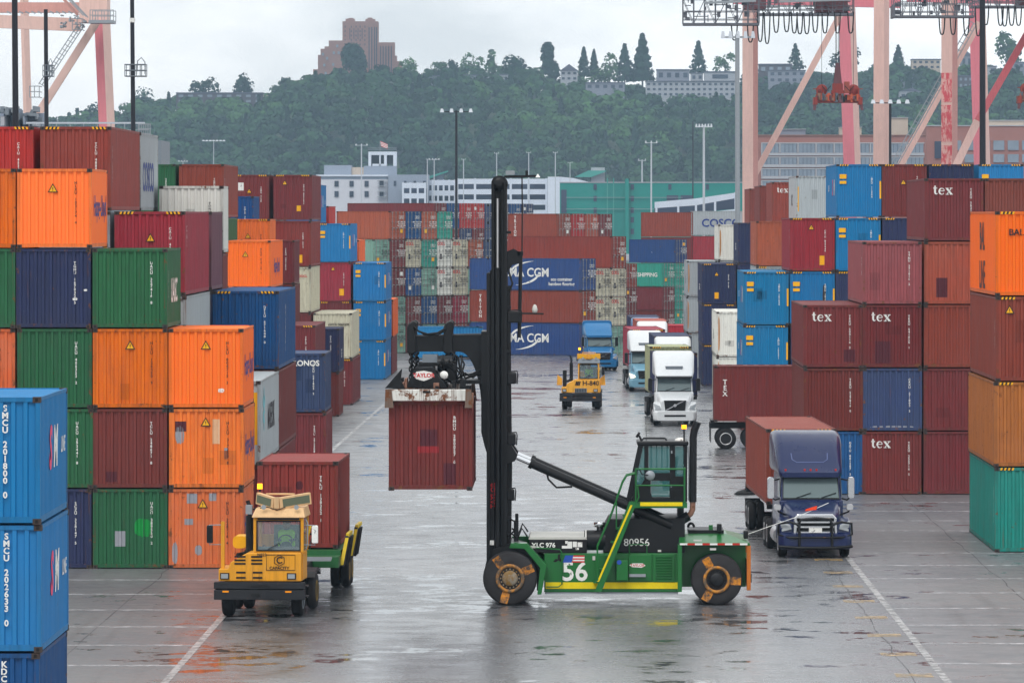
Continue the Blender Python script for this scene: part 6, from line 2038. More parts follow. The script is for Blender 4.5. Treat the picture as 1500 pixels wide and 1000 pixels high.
MB().tube([(PX(538, Y) - t.location.x, 3, PZ(217, Y) + 2), (PX(581, Y) - t.location.x, 3, PZ(217, Y) + 2)], .12).tube([(PX(538, Y) - t.location.x, 3, PZ(219.5, Y) + 2), (PX(581, Y) - t.location.x, 3, PZ(219.5, Y) + 2)], .08).build('roof_rail', M['greysteel'], t)
for px in (490, 512, 534, 556):
    for py in (265, 280):
        bbox(t, 'window', M['pane'], Y, .4, px, px + 6, py, py + 8.5, dy=-.3)
bbox(t, 'side_block', M['office_grey'], Y, 12, 568.6, 628, 256, 345, dy=-.8)
for px in (577, 592, 606, 620):
    bbox(t, 'window', M['pane'], Y, .4, px, px + 3.6, 265, 272, dy=-1.1)
for k in range(4):
    bbox(t, 'fire_escape', M['galv'], Y, 1.2, 553, 567, 264 + k * 8, 265 + k * 8, dy=-1.6)
f_ = thing('flag', 'small red and white striped flag flying on the lookout tower', 'flag', (PX(556, Y), Y + 4, PZ(222, Y)))
MB().cyl((0, 0, 0), (0, 0, 3.4), .08, n=6).build('flagpole', M['galv'], f_)
fm = MB()
for i in range(7):
    fm.add([(.1 + .2 * i * .2, .02, 3.3 - .24 * i), (2.4, .3, 2.3 - .22 * i), (2.4, .3, 2.08 - .22 * i), (.1 + .2 * i * .2, .02, 3.06 - .24 * i)], [(0, 1, 2, 3)], i % 2)
fm.build('cloth', [M['ink_red'], M['ink_white']], f_)

# parking garages: slabs, columns, solid blocks behind, coloured dark for the decks' shade
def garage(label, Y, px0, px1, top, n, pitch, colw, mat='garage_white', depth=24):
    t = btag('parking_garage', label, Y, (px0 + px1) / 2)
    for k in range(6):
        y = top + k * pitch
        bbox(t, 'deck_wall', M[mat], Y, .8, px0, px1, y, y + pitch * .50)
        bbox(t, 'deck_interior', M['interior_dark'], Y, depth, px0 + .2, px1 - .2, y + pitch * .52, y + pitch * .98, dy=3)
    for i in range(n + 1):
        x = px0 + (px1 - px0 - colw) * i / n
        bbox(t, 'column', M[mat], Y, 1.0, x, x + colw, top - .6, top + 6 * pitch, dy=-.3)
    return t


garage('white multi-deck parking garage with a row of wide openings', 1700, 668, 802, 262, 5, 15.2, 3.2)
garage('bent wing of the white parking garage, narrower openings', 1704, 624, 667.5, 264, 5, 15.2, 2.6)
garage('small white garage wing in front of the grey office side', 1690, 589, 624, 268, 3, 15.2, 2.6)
Y = 1695.0
t = btag('stair_tower', 'white blank stair tower between the garage and the green building', Y, 812)
bbox(t, 'wall', M['garage_white'], Y, 14, 802.3, 820, 259, 345)
t.location = t.location
o = t.location
MB().prism([(PX(820.2, Y) - o.x, PZ(268, Y) - o.z), (PX(868, Y) - o.x, PZ(268, Y) - o.z), (PX(840, Y) - o.x, PZ(261, Y) - o.z), (PX(820.2, Y) - o.x, PZ(259, Y) - o.z)], 1, 5).build('roof_wing', M['garage_white'], t)
Y = 1720.0
t = btag('stair_tower', 'teal-roofed stair hut on top of the garage beside the office', Y, 640)
bbox(t, 'wall', M['pane_pale'], Y, 4, 634, 650, 256, 264)
o = t.location
MB().prism([(PX(628, Y) - o.x, PZ(262, Y) - o.z), (PX(656, Y) - o.x, PZ(252, Y) - o.z), (PX(656, Y) - o.x, PZ(250, Y) - o.z), (PX(630, Y) - o.x, PZ(258, Y) - o.z)], -2, 6).build('roof', M['green_roof'], t)
t = btag('stair_tower', 'white hut with a small sign above a green roof', Y, 876)
bbox(t, 'wall', M['house_white'], Y, 5, 866, 886, 245.5, 269)
bbox(t, 'sign_panel', M['spandrel'], Y, .3, 869, 880, 247, 252, dy=-.3)
o = t.location
MB().prism([(PX(841, Y) - o.x, PZ(259.5, Y) - o.z), (PX(867, Y) - o.x, PZ(259.5, Y) - o.z), (PX(886, Y) - o.x, PZ(252, Y) - o.z), (PX(889, Y) - o.x, PZ(250, Y) - o.z), (PX(862, Y) - o.x, PZ(250, Y) - o.z)], -2.4, -.4).build('roof', M['green_roof'], t)
# green sheeted building
Y = 1600.0
t = btag('green_building', 'long teal-green clad building with tiny dark windows', Y, 950)
bbox(t, 'wall', M['green_cladding'], Y, 20, 820, 1092, 268, 372)
bbox(t, 'parapet', M['spandrel'], Y, 20.4, 819.5, 1092.5, 266.6, 267.9, dy=-.2)
bbox(t, 'stair_shaft', M['green_cladding'], Y, 2, 915.5, 921, 262, 372, dy=-2.1)
for px, rows in ((869.5, (270, 287, 304, 321)), (924, (270, 287, 304, 318, 335)), (979, (270,)), (1034, (270,))):
    for py in rows:
        bbox(t, 'window', M['interior_dark'], Y, .3, px, px + 4.6, py, py + 8, dy=-.25)
for px in (976.5, 997):
    bbox(t, 'loading_door', M['interior_dark'], Y, .3, px, px + 17, 286, 294, dy=-.25)
bbox(t, 'corner_glazing', M['interior_dark'], Y, .3, 822, 830, 278, 312, dy=-.25)
for py in (277, 294):
    bbox(t, 'pipe', M['galv'], Y, .2, 829, 1000, py + 12, py + 12.6, dy=-.6)
for px in (889, 898):
    bbox(t, 'downpipe', M['green_roof'], Y, .3, px, px + 1.6, 261, 372, dy=-.5)
# white ramp
Y = 1350.0
t = thing('parking_ramp', 'white rising parking ramp with dark slot openings by the grey pole', 'building', (PX(1020, Y), Y, -2))
o = t.location
def rp(pts): return [(PX(a, Y) - o.x, PZ(b, Y) - o.z) for a, b in pts]
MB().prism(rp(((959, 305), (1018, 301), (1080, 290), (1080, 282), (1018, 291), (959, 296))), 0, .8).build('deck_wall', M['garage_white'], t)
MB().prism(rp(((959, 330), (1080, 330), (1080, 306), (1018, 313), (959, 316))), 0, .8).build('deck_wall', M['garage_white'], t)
MB().prism(rp(((960, 316), (1079, 306), (1079, 288), (960, 303))), 4, 16).build('deck_interior', M['interior_dark'], t)  # solid block coloured dark for the shade inside the ramp
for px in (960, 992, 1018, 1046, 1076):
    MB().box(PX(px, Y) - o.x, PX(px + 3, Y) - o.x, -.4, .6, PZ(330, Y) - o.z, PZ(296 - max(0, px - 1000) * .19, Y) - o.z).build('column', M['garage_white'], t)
# brick warehouse with window bands
Y = 1250.0
t = btag('brick_warehouse', 'long brick building with white-framed window bands behind the cranes', Y, 1235)
bbox(t, 'wall', M['brick'], Y, 18, 1104, 1356, 199, 340)
bbox(t, 'coping', M['tower_brick'], Y, 18.6, 1103.5, 1356, 197.5, 198.95, dy=-.3)
for k, (a, b_) in enumerate(((209, 228), (229.5, 245), (246.5, 262), (264, 280))):
    bbox(t, 'spandrel', M['spandrel'], Y, .4, 1115, 1354, b_ - 4, b_, dy=-.5)
    bbox(t, 'spandrel', M['spandrel'], Y, .4, 1115, 1354, a, a + 1.5, dy=-.5)
    for i in range(9):
        x = 1116 + i * 26.5
        bbox(t, 'window', M['pane_pale'], Y, .3, x + 1.2, x + 24.5, a + 1.6, b_ - 4.1, dy=-.4)
        bbox(t, 'pillar', M['spandrel'], Y, .5, x - 1.2, x + .8, a + 1.6, b_ - 4.1, dy=-.6)
        for q in range(1, 4):
            bbox(t, 'glazing_bar', M['pane'], Y, .12, x + 1.2 + q * 5.8, x + 1.6 + q * 5.8, a + 1.6, b_ - 4.1, dy=-.54)
t = btag('brick_warehouse', 'darker brick building at the right behind the pink crane leg', Y + 30, 1430)
Y = 1280.0
bbox(t, 'wall', M['brick'], Y, 18, 1357, 1560, 185, 340)
bbox(t, 'coping', M['spandrel'], Y, 18.4, 1356.5, 1560, 183.6, 184.95, dy=-.2)
for i in range(8):
    bbox(t, 'window', M['pane_pale'], Y, .3, 1392 + i * 21, 1408 + i * 21, 206, 220, dy=-.3)
    bbox(t, 'window', M['pane_pale'], Y, .3, 1392 + i * 21, 1408 + i * 21, 226, 238, dy=-.3)
bbox(t, 'door', M['interior_dark'], Y, .3, 1369, 1381, 207, 232, dy=-.3)
for a, b_, c, d_, lab in ((1231, 1262, 187, 199, 'pale low roof hut on the brick building'), (1292, 1330, 173, 198, 'cream roof house on the brick building behind the pale crane leg'), (1445, 1500, 177, 185, 'long pale roof house at the right'), (1140, 1180, 190, 199, 'grey roof hut near the slanted crane brace')):
    t = btag('roof_hut', lab, 1290, (a + b_) / 2)
    t.location.z = PZ(d_, 1290)
    bbox(t, 'wall', M['beige'] if a != 1140 else M['house_grey'], 1290, 8, a, b_, c, d_ + 3)
    bbox(t, 'roof', M['spandrel'], 1290, 8.6, a - .6, b_ + .6, c - 1, c - .02, dy=-.3)

# ------------------------------------------------------------------ light masts
M['pole_black'] = plain('dark_pole_paint', (36, 38, 46), .5)
M['pole_white'] = plain('pale_pole_paint', (186, 192, 200), .5, .2)


def light_pole(label, px, Y, top, wpx, mat, heads=0, span=0, lean=0.0, arm=True, platform=None, collar=None):
    zt = PZ(top, Y)
    zb = zg(Y)
    t = thing('light_pole', label, 'light pole', (PX(px, Y), Y, zb), 0, 'tall light poles')
    r = wpx * Y / F / 2
    h = zt - zb
    MB().cyl((0, 0, 0), (lean * Y / F, 0, h), r * 1.12, r * .85, n=14).build('pole', mat, t)
    if heads:
        s = span * Y / F
        MB().beam((-s / 2, 0, h - r), (s / 2, 0, h - r), r * .8, r * .7).build('crossarm', mat, t)
        for i in range(heads):
            x = -s / 2 + s * i / max(1, heads - 1)
            MB().hexa([(x - s * .07, -.25, h - r * 1.4), (x + s * .07, -.25, h - r * 1.4), (x + s * .07, .25, h - r * 1.4), (x - s * .07, .25, h - r * 1.4)],
                      [(x - s * .04, -.12, h + r * 1.3), (x + s * .04, -.12, h + r * 1.3), (x + s * .04, .12, h + r * 1.3), (x - s * .04, .12, h + r * 1.3)]).build('lamp_head', M['pole_white'], t)
    if platform:
        py, w, ph = platform
        z, ww, hh = PZ(py, Y) - zb, w * Y / F, ph * Y / F
        mb = MB()
        for q in (0, .5, 1):
            mb.tube([(-ww / 2, -.5, z + hh * q), (ww / 2, -.5, z + hh * q), (ww / 2, .5, z + hh * q), (-ww / 2, .5, z + hh * q), (-ww / 2, -.5, z + hh * q)], .03, 5)
        for x in (-.5, -.25, 0, .25, .5):
            mb.cyl((x * ww, -.5, z), (x * ww, -.5, z + hh), .025, n=5).cyl((x * ww, .5, z), (x * ww, .5, z + hh), .025, n=5)
        mb.tube([(ww * .1, -.5, z + hh * .4), (ww * .12, -.5, z + hh * 1.3), (ww * .3, -.5, z + hh * 1.6), (ww * .48, -.5, z + hh * 1.2), (ww * .48, -.5, z + hh * .2)], .03, 5)
        mb.build('maintenance_cage', M['greysteel'], t)
    if collar:
        z = PZ(collar, Y) - zb
        MB().cyl((lean * Y / F * z / h, 0, z - .12), (lean * Y / F * z / h, 0, z + .12), r * 1.2, n=14).build('collar', M['ink_white'], t)
    return t


BLK, WHT = M['pole_black'], M['pole_white']
light_pole('thick black pole at the upper left edge', 27, 232, -60, 10, BLK, lean=-6)
light_pole('thinner black pole topped under the left crane beam', 71, 330, 14, 7, BLK, platform=(112, 14, 16), lean=-4)
light_pole('black pole with a wire cage standing left of the hill', 199, 300, -60, 7, BLK, platform=(112, 30, 17), collar=30, lean=-6)
light_pole('dark mast with four lamp heads in front of the wooded hill', 668.5, 560, 162, 4, BLK, 4, 42)
light_pole('big grey pole in front of the leftmost pale crane leg', 1081, 500, 51, 7.5, M['galv'], 5, 44, lean=-1)
light_pole('white mast with a cluster of lamps right of the green building', 1031, 700, 184, 3.8, WHT, 6, 22)
light_pole('slim white lamp post before the green building', 954, 800, 208, 2.6, WHT, 3, 16)
light_pole('white lamp post on the office roof by the flag', 529.5, 1300, 212, 2, WHT, 3, 16)
light_pole('lamp post with a bright twin head above the garage', 636, 1300, 233, 1.6, WHT, 4, 14)
light_pole('short post beside the twin-headed lamp post', 626, 1300, 233, 1.5, WHT, 2, 3)
light_pole('first of the garage-roof lamp posts right of the dark mast', 679, 1650, 233, 1.6, WHT, 2, 5)
light_pole('garage-roof lamp post left of the mast head', 727.5, 1650, 224, 1.6, WHT, 2, 6)
light_pole('garage-roof lamp post right of the mast head', 774.5, 1650, 223, 1.6, WHT, 2, 6)
light_pole('garage-roof lamp post left of the green-roofed hut', 813.5, 1650, 223, 1.6, WHT, 2, 6)
light_pole('faint lamp post near the green-roofed hut', 835, 1650, 238, 1.2, WHT, 2, 6)
light_pole('pale power pole with two crossarms behind the green building', 940.5, 1750, 234, 2.4, WHT, 2, 10)
light_pole('dark lamp mast with a long thin crossarm before the pale crane leg', 1304, 520, 149, 4.2, BLK, 5, 50)
light_pole('big black pole among the right cranes', 1440, 335, -60, 9.5, BLK, lean=-1)
light_pole('faint dark pole left of the big grey pole', 1015, 1500, 178, 2.2, BLK)
light_pole('floodlight rack with a row of white lamps against the hill', 313, 1500, 206, 1.2, WHT, 7, 30)
light_pole('second flood rack just over the red-brown container', 268, 1200, 236, 1.2, WHT, 4, 12)
light_pole('small lamp beside the grey COSCO container', 234, 900, 214, 1.4, WHT, 2, 5)

# ------------------------------------------------------------------ quay cranes
M['crane_pale'] = paint('sun_bleached_crane_paint', (222, 184, 174), .6, .25, .12, .35)
M['crane_pink'] = paint('pink_crane_paint', (216, 124, 136), .6, .25, .15, .4)
M['crane_red'] = paint('red_patched_paint', (212, 100, 106), .6, .3, .3, .6)
m, nt, b = newmat('scraped_red_patch')
v, _oi = unique_vec(nt)
sc_ = nd(nt, 'Mapping', ins={0: v, 3: (1.2, 1.2, .5)}).outputs[0]
nt.links.new(mixc(nt, ramp(nt, noise(nt, sc_, 2.2, 7, .75), ((.46, 0), (.56, 1))), lin((206, 76, 86)), lin((222, 172, 164))), b.inputs['Base Color'])
b.inputs['Roughness'].default_value = .65
M['scraped_red'] = m
M['crane_dark'] = plain('crane_walkway_steel', (96, 98, 106), .6)
M['crane_house'] = plain('crane_machinery_house', (110, 70, 76), .6)
M['spreader_red'] = paint('spreader_red_paint', (150, 52, 42), .6, .7, .7, .3)
M['spreader_orange'] = paint('spreader_orange_paint', (206, 92, 54), .6, .7, .7, .3)
CYD = 600.0
K = CYD / F
_o = [Vector((0, 0, 0))]
def c3(px, py, dy=0.0):
    return Vector((PX(px, CYD), CYD + dy, PZ(py, CYD))) - _o[0]


def cleg(t, name, m1, m2, top, bot, wf, ws, dy=0.0, ang=-28):
    """box column, seen on two faces; wf and ws are the widths of the two faces in photo pixels; face 2 may differ in colour"""
    a = rad(ang)
    w, d = wf * K / math.cos(a), ws * K / abs(math.sin(a))
    u, v = Vector((math.cos(a), math.sin(a), 0)), Vector((-math.sin(a), math.cos(a), 0))
    b0, t0 = c3(*bot, dy), c3(*top, dy)
    q = [(0, 0), (w, 0), (w, d), (0, d)]
    mb = MB()
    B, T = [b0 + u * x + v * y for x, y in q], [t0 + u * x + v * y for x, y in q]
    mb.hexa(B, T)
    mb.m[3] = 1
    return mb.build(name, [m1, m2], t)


def cbeam(t, name, m, p, q, wpx, dpx=None, dy=0.0, dy2=None):
    return MB().beam(c3(*p, dy), c3(*q, dy if dy2 is None else dy2), (dpx or wpx) * K, wpx * K, up=(0, 0, 1) if abs(p[0] - q[0]) > 3 else (1, 0, 0)).build(name, m, t)


def crane(label, px):
    t = thing('quay_crane', label, 'crane', (PX(px, CYD), CYD, zg(CYD)), 0, 'pink quay cranes')
    _o[0] = Vector((PX(px, CYD), CYD, zg(CYD)))
    return t


GY = 315 + (H - zg(CYD)) / K - .5
PALE, PINK = M['crane_pale'], M['crane_pink']


def truss(t, x0, x1, ytop, ybot, dy, npan):
    """walkway truss: bottom deck, top chord, posts, diagonals on both sides"""
    MB().box(*(sorted((c3(x0, 0).x, c3(x1, 0).x))), dy, dy + 3.2, c3(0, ybot + 2.5).z, c3(0, ybot - .5).z).build('walkway', M['crane_dark'], t)
    for yy in (dy, dy + 3.2):
        mb = MB()
        for y in (ytop, (ytop + ybot) / 2, ybot - 6):
            mb.beam(c3(x0, y, yy), c3(x1, y, yy), .08, .08)
        for i in range(npan + 1):
            x = x0 + (x1 - x0) * i / npan
            mb.beam(c3(x, ybot, yy), c3(x, ytop - 4, yy), .09, .09, up=(1, 0, 0))
            if i < npan:
                xn = x0 + (x1 - x0) * (i + 1) / npan
                mb.beam(c3(x, ybot, yy) if i % 2 else c3(x, ytop, yy), c3(xn, ytop, yy) if i % 2 else c3(xn, ybot, yy), .06, .06)
        rs = random.Random(int(x0) + int(yy * 7))
        for k in range(int((x1 - x0) / 5)):
            x = rs.uniform(x0, x1 - 8)
            y = rs.uniform(ytop - 8, ybot - 8)
            q = rs.random()
            if q < .45:
                mb.beam(c3(x, y, yy + .05), c3(x + rs.uniform(6, 26), y, yy + .05), .07, .10)
            elif q < .75:
                mb.beam(c3(x, y, yy + .05), c3(x, y + rs.uniform(5, 14), yy + .05), .10, .10, up=(1, 0, 0))
            else:
                mb.box(c3(x, 0).x, c3(x + rs.uniform(3, 8), 0).x, yy + .1, yy + .6, c3(0, y + rs.uniform(4, 9)).z, c3(0, y).z)
        mb.build('walkway_lattice', M['crane_dark'], t)
    MB().beam(c3(x0 + 30, ytop + 6, dy - .3), c3(x1 - 5, ytop + 3, dy - .3), .5, .25).build('cable_tray', M['galv'], t)


def festoon(t, px, top, low, w, dy):
    n = 10
    pts = [c3(px + w * (i / n - .5), top + (low - top) * (1 - (2 * i / n - 1) ** 4), dy) for i in range(n + 1)]
    MB().tube(pts, .075, 5).build('festoon_cable', M['rubber'], t)


def stairs(t, p, q, off, dy, n=16):
    """ladder flight with handrails lying on a brace"""
    mb = MB()
    for o1 in (0, off * .45, off):
        mb.beam(c3(p[0] - o1, p[1] - o1 * .4, dy), c3(q[0] - o1, q[1] - o1 * .4, dy), .10, .10)
    for i in range(n + 1):
        f = i / n
        x, y = p[0] + (q[0] - p[0]) * f, p[1] + (q[1] - p[1]) * f
        mb.beam(c3(x, y, dy), c3(x - off, y - off * .4 - 2, dy), .08, .08)
    return mb.build('stairway', M['galv'], t)


t = crane('pale quay crane with a pink leg, left of the two on the right', 1200)
cleg(t, 'leg', PALE, M['crane_shade_pink'] if 'crane_shade_pink' in M else M.setdefault('crane_shade_pink', paint('crane_shade_tone', (204, 148, 140), .6, .25, .12, .3)), (1087.5, -40), (1087.5, GY), 15.5, 7.5)  # side face in a darker tone: its shade is put into the paint
cleg(t, 'leg', PINK, PALE, (1246, -40), (1266, GY + 60), 17, 10, 30)
cleg(t, 'leg', PALE, PALE, (1286, -40), (1284, GY), 15, 8.5, 8)
cbeam(t, 'brace', PALE, (1243, 2), (1104, 262), 9, 9, 4)
cbeam(t, 'portal_beam', PINK, (1080, -12), (1330, -6), 22, 16, 14)
truss(t, 997, 1106, 6, 41, -14, 7)
truss(t, 1106, 1244, 2, 25, -10, 9)
MB().box(c3(1190, 0).x, c3(1236, 0).x, -9, -4, c3(0, 23).z, c3(0, -20).z).build('machinery_house', M['crane_house'], t)
MB().box(c3(1086, 0).x, c3(1118, 0).x, -9, -5, c3(0, 18).z, c3(0, 2).z).build('machinery_house', M['crane_house'], t)
for px, low in ((1071, 64), (1094, 67), (1108, 66), (1118, 69), (1131, 53), (1146, 52), (1157, 54), (1165, 55), (1175, 55), (1187, 53), (1201, 54), (1219, 54), (1238, 54)):
    festoon(t, px, 24 if px > 1106 else 42, low, 8.5, -12)
# trolley spreader
def hanging_spreader(label, px, py, dy):
    t = thing('crane_spreader', label, 'crane spreader', (PX(px, CYD), CYD + dy, PZ(py, CYD)))
    R_, w = M['spreader_red'], K
    for yy in (-.75, .45):
        MB().box(-33 * w, 33 * w, yy, yy + .3, -.95, -.55).build('main_beam', R_, t)
    MB().box(-20 * w, 20 * w, -.5, .5, -.5, -.05).build('main_beam', M['spreader_orange'], t)
    for s in (-1, 1):
        MB().box(s * 32.5 * w - .22, s * 32.5 * w + .22, -1.25, 1.25, -1.15, -.35).build('end_beam', R_, t)
        MB().box(s * 30 * w - .09, s * 30 * w + .09, -.9, -.75, -.34, .5).box(s * 30 * w - .45, s * 30 * w + .45, -.9, -.76, .51, .60).build('end_railing', R_, t)
        MB().lathe([(.02, -.5), (.55, -.5), (.62, -.3), (.62, .3), (.55, .5), (.02, .5)], (s * 23 * w, -.1, .45), 'y', 16).build('sheave_housing', R_, t)
        MB().box(s * 25 * w - .55, s * 25 * w + .55, -.8, -.6, -.5, -.1).build('motor_box', M['spreader_orange'], t)
        MB().prism([(s * 33.5 * w - .2, -1.15), (s * 33.5 * w + .2, -1.15), (s * 34.5 * w + .15, -1.75), (s * 34.5 * w - .1, -1.75)], -1.1, -.9).build('guide_flap', M['crane_house'], t)
        MB().tube([(s * 10 * w, -.7, .9), (s * 17 * w, -.7, .35), (s * 23 * w, -.75, .9)], .05, 5).build('hose', M['rubber'], t)
    MB().box(-9 * w, 9 * w, -.7, .7, .0, .42).box(-7.5 * w, 7.5 * w, -.6, .6, .43, 1.15).build('headblock', R_, t)
    MB().box(9.5 * w, 17 * w, -.7, .7, .1, 1.35).build('cable_basket', M['spreader_orange'], t)
    rs = random.Random(int(px))
    for k in range(22):
        x = -30 + 2.8 * k
        MB().box(x * w - rs.uniform(.05, .22), x * w + rs.uniform(.05, .22), -1.0, -.78 - .01 * (k % 3), rs.uniform(-.9, -.6), rs.uniform(-.5, .15)).build('fitting', rs.choice([M['crane_dark'], M['spreader_orange'], M['crane_house'], M['rust_pipe'], M['black']]), t)
    for k in range(6):
        x = 9.8 + 1.3 * k
        MB().box(x * w - .02, x * w + .02, -.72, -.7, .12, 1.33).build('basket_slat', M['crane_house'], t)
    for x in (-6, -3, 3, 6):
        MB().tube([(x * w, 0, 1.15), (x * w * .4, 0, 3.6), (x * w * .6, 0, 12.5)], .035, 4).build('hoist_rope', M['rubber'], t)
    MB().prism([(-6 * w, 1.16), (6 * w, 1.16), (2.4 * w, 3.4), (-2.4 * w, 3.4)], -.08, .08).build('rope_yoke', M['crane_house'], t)
    for x in (-23, 23):
        MB().cyl((x * w, 0, 1.0), (x * w, 0, 10.5), .03, n=4).build('hoist_rope', M['rubber'], t)


hanging_spreader('red and orange crane spreader hanging between the right crane legs', 1223, 140, -6)
hanging_spreader('red crane spreader cut by the right photo edge', 1519, 138, -6)

t = crane('pale quay crane with red repainted patches at the right', 1420)
cleg(t, 'leg', PALE, M['crane_shade_pink'], (1379, -40), (1378.5, GY), 15.5, 9)  # darker side face again carries painted shade
for y0, y1 in ((107, 150), (154, 208), (213, 290)):
    a = rad(-28)
    u = Vector((math.cos(a), math.sin(a), 0))
    nrm = Vector((math.sin(a), -math.cos(a), 0)) * .02
    w = 15 * K / math.cos(a)
    p0, p1 = c3(1379, y1) + nrm, c3(1379, y0) + nrm
    MB().hexa([p0, p0 + u * w, p0 + u * w + nrm, p0 + nrm], [p1, p1 + u * w, p1 + u * w + nrm, p1 + nrm]).build('paint_patch', M['scraped_red'], t)
cleg(t, 'leg', PINK, PALE, (1447, -40), (1466, GY + 60), 16, 10, 30)
cbeam(t, 'brace', PALE, (1440, 30), (1318, 252), 10, 9, 6)
stairs(t, (1432, 36), (1312, 250), 9, 2, 22)
cbeam(t, 'brace', M['crane_red'], (1525, 8), (1428, 178), 10, 9, -4)
cbeam(t, 'brace', PALE, (1428, 178), (1388, 262), 11, 9, -4)
cbeam(t, 'portal_beam', PINK, (1340, -14), (1560, -10), 20, 16, 14)
truss(t, 1298, 1414, -4, 30, -14, 9)
truss(t, 1414, 1520, -8, 14, -10, 8)
MB().box(c3(1482, 0).x, c3(1530, 0).x, -9, -4, c3(0, 14).z, c3(0, -25).z).build('machinery_house', M['crane_house'], t)
MB().box(c3(1296.5, 0).x, c3(1300, 0).x, -14.5, -10, c3(0, 33).z, c3(0, 15).z).build('walkway', M['crane_dark'], t)
for px, low in ((1369, 56), (1385, 56), (1404, 57), (1421, 58), (1432, 42), (1453, 43), (1459, 44), (1469, 43), (1479, 43), (1492, 44)):
    festoon(t, px, 30 if px < 1414 else 16, low, 8.5, -12)

t = crane('pale and pink quay crane at the upper left', 90)
cleg(t, 'leg', PINK, PALE, (138, 30), (163, GY + 110), 12.5, 10)
cleg(t, 'leg', PALE, PALE, (-12, -40), (5, GY + 40), 5, 7, 30)
cbeam(t, 'brace', PALE, (146, 30), (48, 184), 11, 9, -2)
cbeam(t, 'beam', PALE, (-30, 29), (113, 35), 19, 16, 4)
cbeam(t, 'beam', M['crane_shade_pink'], (-30, 7), (117, 7), 15, 20, 9)
MB().box(c3(116, 0).x, c3(157, 0).x, 0, 4, c3(0, 33).z, c3(0, -30).z).build('portal_beam', PALE, t)
cbeam(t, 'brace', M['crane_shade_pink'], (92, -5), (118, 24), 4, 6, -3)
stairs(t, (128, 40), (70, 128), 8, -4, 14)
stairs(t, (134, 28), (104, -4), 7, -4, 8)
mb = MB()
z0, z1 = c3(0, 33).z, c3(0, 18).z
for yy in (-6.0, -3.0):
    for z in (z0, (z0 + z1) / 2, z1):
        mb.beam(Vector((c3(139, 0).x, yy, z)), Vector((c3(173, 0).x, yy, z)), .08, .08)
    for px in (139, 147, 156, 165, 173):
        mb.beam(Vector((c3(px, 0).x, yy, z0)), Vector((c3(px, 0).x, yy, z1)), .08, .08, up=(1, 0, 0))
mb.box(c3(137, 0).x, c3(173, 0).x, -6.2, -2.8, z0 - .3, z0)
mb.build('platform', M['galv'], t)
mb = MB()
for x0, y0 in ((50, 128), (112, 30)):
    for q in (0, .5, 1):
        mb.tube([c3(x0, y0 + 16 * q, -5), c3(x0 + 14, y0 + 16 * q, -5), c3(x0 + 14, y0 + 16 * q, -2)], .05, 5)
    for q in (0, .5, 1):
        mb.tube([c3(x0 + 14 * q, y0, -5), c3(x0 + 14 * q, y0 + 16, -5)], .05, 5)
mb.build('railing', M['galv'], t)
mb = MB()
rr2 = random.Random(3)
for i in range(24):
    x = rr2.uniform(92, 128)
    y = rr2.uniform(24, 42)
    mb.box(*sorted((c3(x, 0).x, c3(x + rr2.uniform(1, 4), 0).x)), -5 + rr2.random(), -3.4, c3(0, y + rr2.uniform(1, 4)).z, c3(0, y).z)
for i in range(12):
    x = 10 + i * 9
    mb.beam(c3(x, 17, 0), c3(x + 6, 20, 0), .1, .15)
mb.build('cable_tray', M['galv'], t)

# moored ship behind the left stacks: deck gear and a long white handrail
Y = 560.0
t = thing('moored_ship', 'grey ship deck gear and long white rail showing over the left stacks', 'ship', (PX(110, Y), Y, zg(Y)))
o = t.location
def sb(name, mat, x0, x1, y0, y1, a, b_): return MB().box(PX(x0, Y) - o.x, PX(x1, Y) - o.x, a, b_, PZ(y1, Y) - o.z, PZ(y0, Y) - o.z).build(name, mat, t)
sb('hull', M['greysteel'], -60, 232, 205, 330, 4, 16)
sb('deck_pipe', M['pole_white'], 38, 212, 179, 181.5, 0, .3)
for k in range(9):
    sb('rail_post', M['galv'], 42 + 20 * k, 43 + 20 * k, 181.6, 206, 0.02, .2)
sb('lower_rail', M['galv'], 38, 218, 190, 191.2, -.1, -.02)
rr2 = random.Random(9)
for k in range(34):
    x, y = rr2.uniform(-6, 52), rr2.uniform(152, 186)
    sb('deck_gear', rr2.choice([M['greysteel'], M['galv'], M['spandrel'], M['office_grey']]), x, x + rr2.uniform(2, 9), y, y + rr2.uniform(2, 14), rr2.uniform(1, 6), rr2.uniform(6.2, 9))
sb('superstructure', M['office_grey'], -10, 54, 164, 206, 7, 12)
mb = MB()
for k in range(6):
    mb.cyl((PX(204 + 3.2 * k, Y) - o.x, 0, PZ(206, Y) - o.z), (PX(204 + 3.2 * k, Y) - o.x, 0, PZ(182, Y) - o.z), .06, n=5)
for y in (182, 189, 196):
    mb.beam((PX(203, Y) - o.x, 0, PZ(y, Y) - o.z), (PX(221, Y) - o.x, 0, PZ(y, Y) - o.z), .1, .1)
mb.build('end_rail', M['galv'], t)

# ------------------------------------------------------------------ air, sky, sun, camera
hz = MB().box(-1300, 1300, -60, 3500, -3.4, 160).build('haze', newmat('haze_air')[0])
nt = hz.data.materials[0].node_tree
nt.nodes.clear()
out = nt.nodes.new('ShaderNodeOutputMaterial')
pv = nt.nodes.new('ShaderNodeVolumePrincipled')
pv.inputs['Color'].default_value = (.56, .78, 1.0, 1)
pv.inputs['Density'].default_value = HAZE
pv.inputs['Anisotropy'].default_value = 0.0
nt.links.new(pv.outputs[0], out.inputs['Volume'])
tag(hz, 'thin damp haze over the whole harbour', None, None, 'stuff')

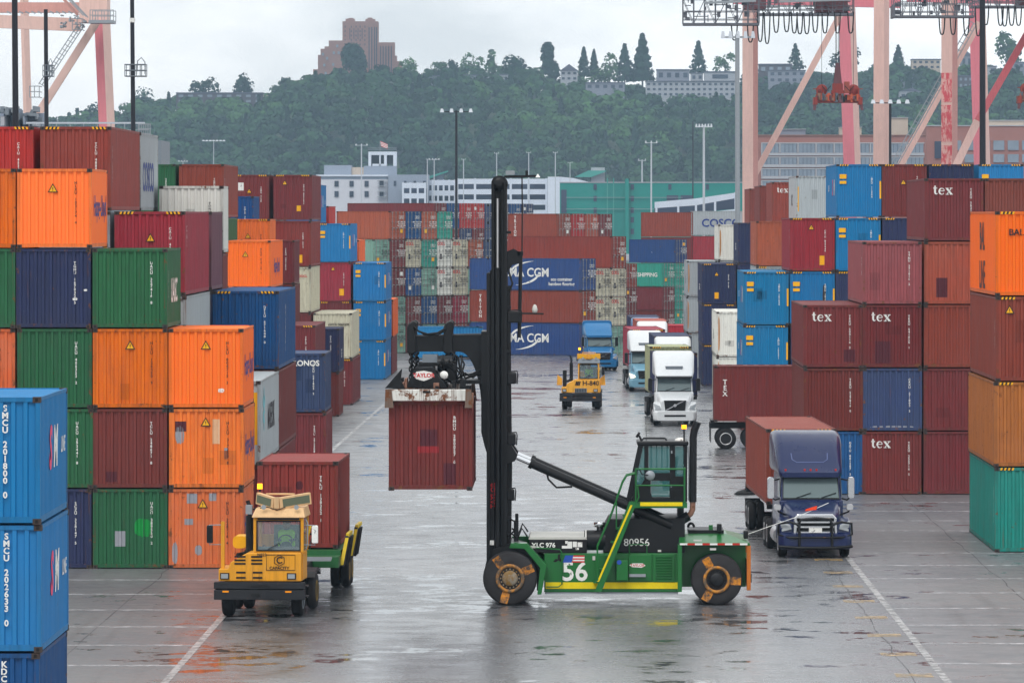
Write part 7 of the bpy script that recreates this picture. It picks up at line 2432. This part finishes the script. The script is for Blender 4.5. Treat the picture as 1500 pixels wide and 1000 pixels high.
SUN_EL, SUN_AZ = rad(52), rad(200)
w = bpy.data.worlds.new('World')
SC.world = w
w.use_nodes = True
nt = w.node_tree
nt.nodes.clear()
out = nt.nodes.new('ShaderNodeOutputWorld')
bg = nt.nodes.new('ShaderNodeBackground')
sky = nd(nt, 'TexSky', sky_type='NISHITA')
sky.sun_disc = False
sky.sun_elevation, sky.sun_rotation = SUN_EL, SUN_AZ
tc = nd(nt, 'TexCoord')
sv = nd(nt, 'Mapping', ins={0: tc.outputs['Generated'], 3: (1, 1, 2.2)}).outputs[0]
nz = noise(nt, sv, 16.0, 7, .55)
nz2 = noise(nt, sv, 2.0, 4, .5)
sp = nd(nt, 'SeparateXYZ', ins={0: tc.outputs['Generated']})
gx = nd(nt, 'MapRange', ins={0: sp.outputs[0], 1: -.11, 2: .08, 3: .86, 4: 1.06}).outputs[0]
cl = mixc(nt, ramp(nt, nz, ((.34, 0), (.62, 1))), (5.7, 6.0, 6.2), (9.6, 9.6, 9.55))
cl = mixc(nt, ramp(nt, nz2, ((.3, 0), (.7, .5))), cl, (7.2, 7.4, 7.5))
cl = nd(nt, 'VectorMath', operation='SCALE', ins={0: cl, 'Scale': gx}).outputs[0]
fin = mixc(nt, .96, sky.outputs[0], cl)
nt.links.new(fin, bg.inputs[0])
bg.inputs[1].default_value = SKY_STR
nt.links.new(bg.outputs[0], out.inputs[0])

ld = bpy.data.lights.new('sun', 'SUN')
ld.energy, ld.angle, ld.color = SUN_STR, rad(25), (1, .97, .93)
lo = bpy.data.objects.new('sun', ld)
COL.objects.link(lo)
d = Vector((math.sin(SUN_AZ) * math.cos(SUN_EL), math.cos(SUN_AZ) * math.cos(SUN_EL), math.sin(SUN_EL)))
lo.rotation_euler = d.to_track_quat('Z', 'Y').to_euler()
lo.location = d * 300

cd = bpy.data.cameras.new('camera')
cd.sensor_width, cd.lens = 36, F * 36 / 1500
cd.shift_x, cd.shift_y = -90 / 1500, -185 / 1500
cd.clip_start, cd.clip_end = 5, 8000
co = bpy.data.objects.new('camera', cd)
COL.objects.link(co)
co.location, co.rotation_euler = (0, 0, H), (rad(90), 0, 0)
SC.camera = co
vs = SC.view_settings
vs.view_transform, vs.look, vs.exposure, vs.gamma = 'Standard', 'None', EXPO, 1
SC.render.film_transparent = False
SC.cycles.use_denoising = True
SC.cycles.max_bounces = 6
SC.cycles.volume_bounces = 0
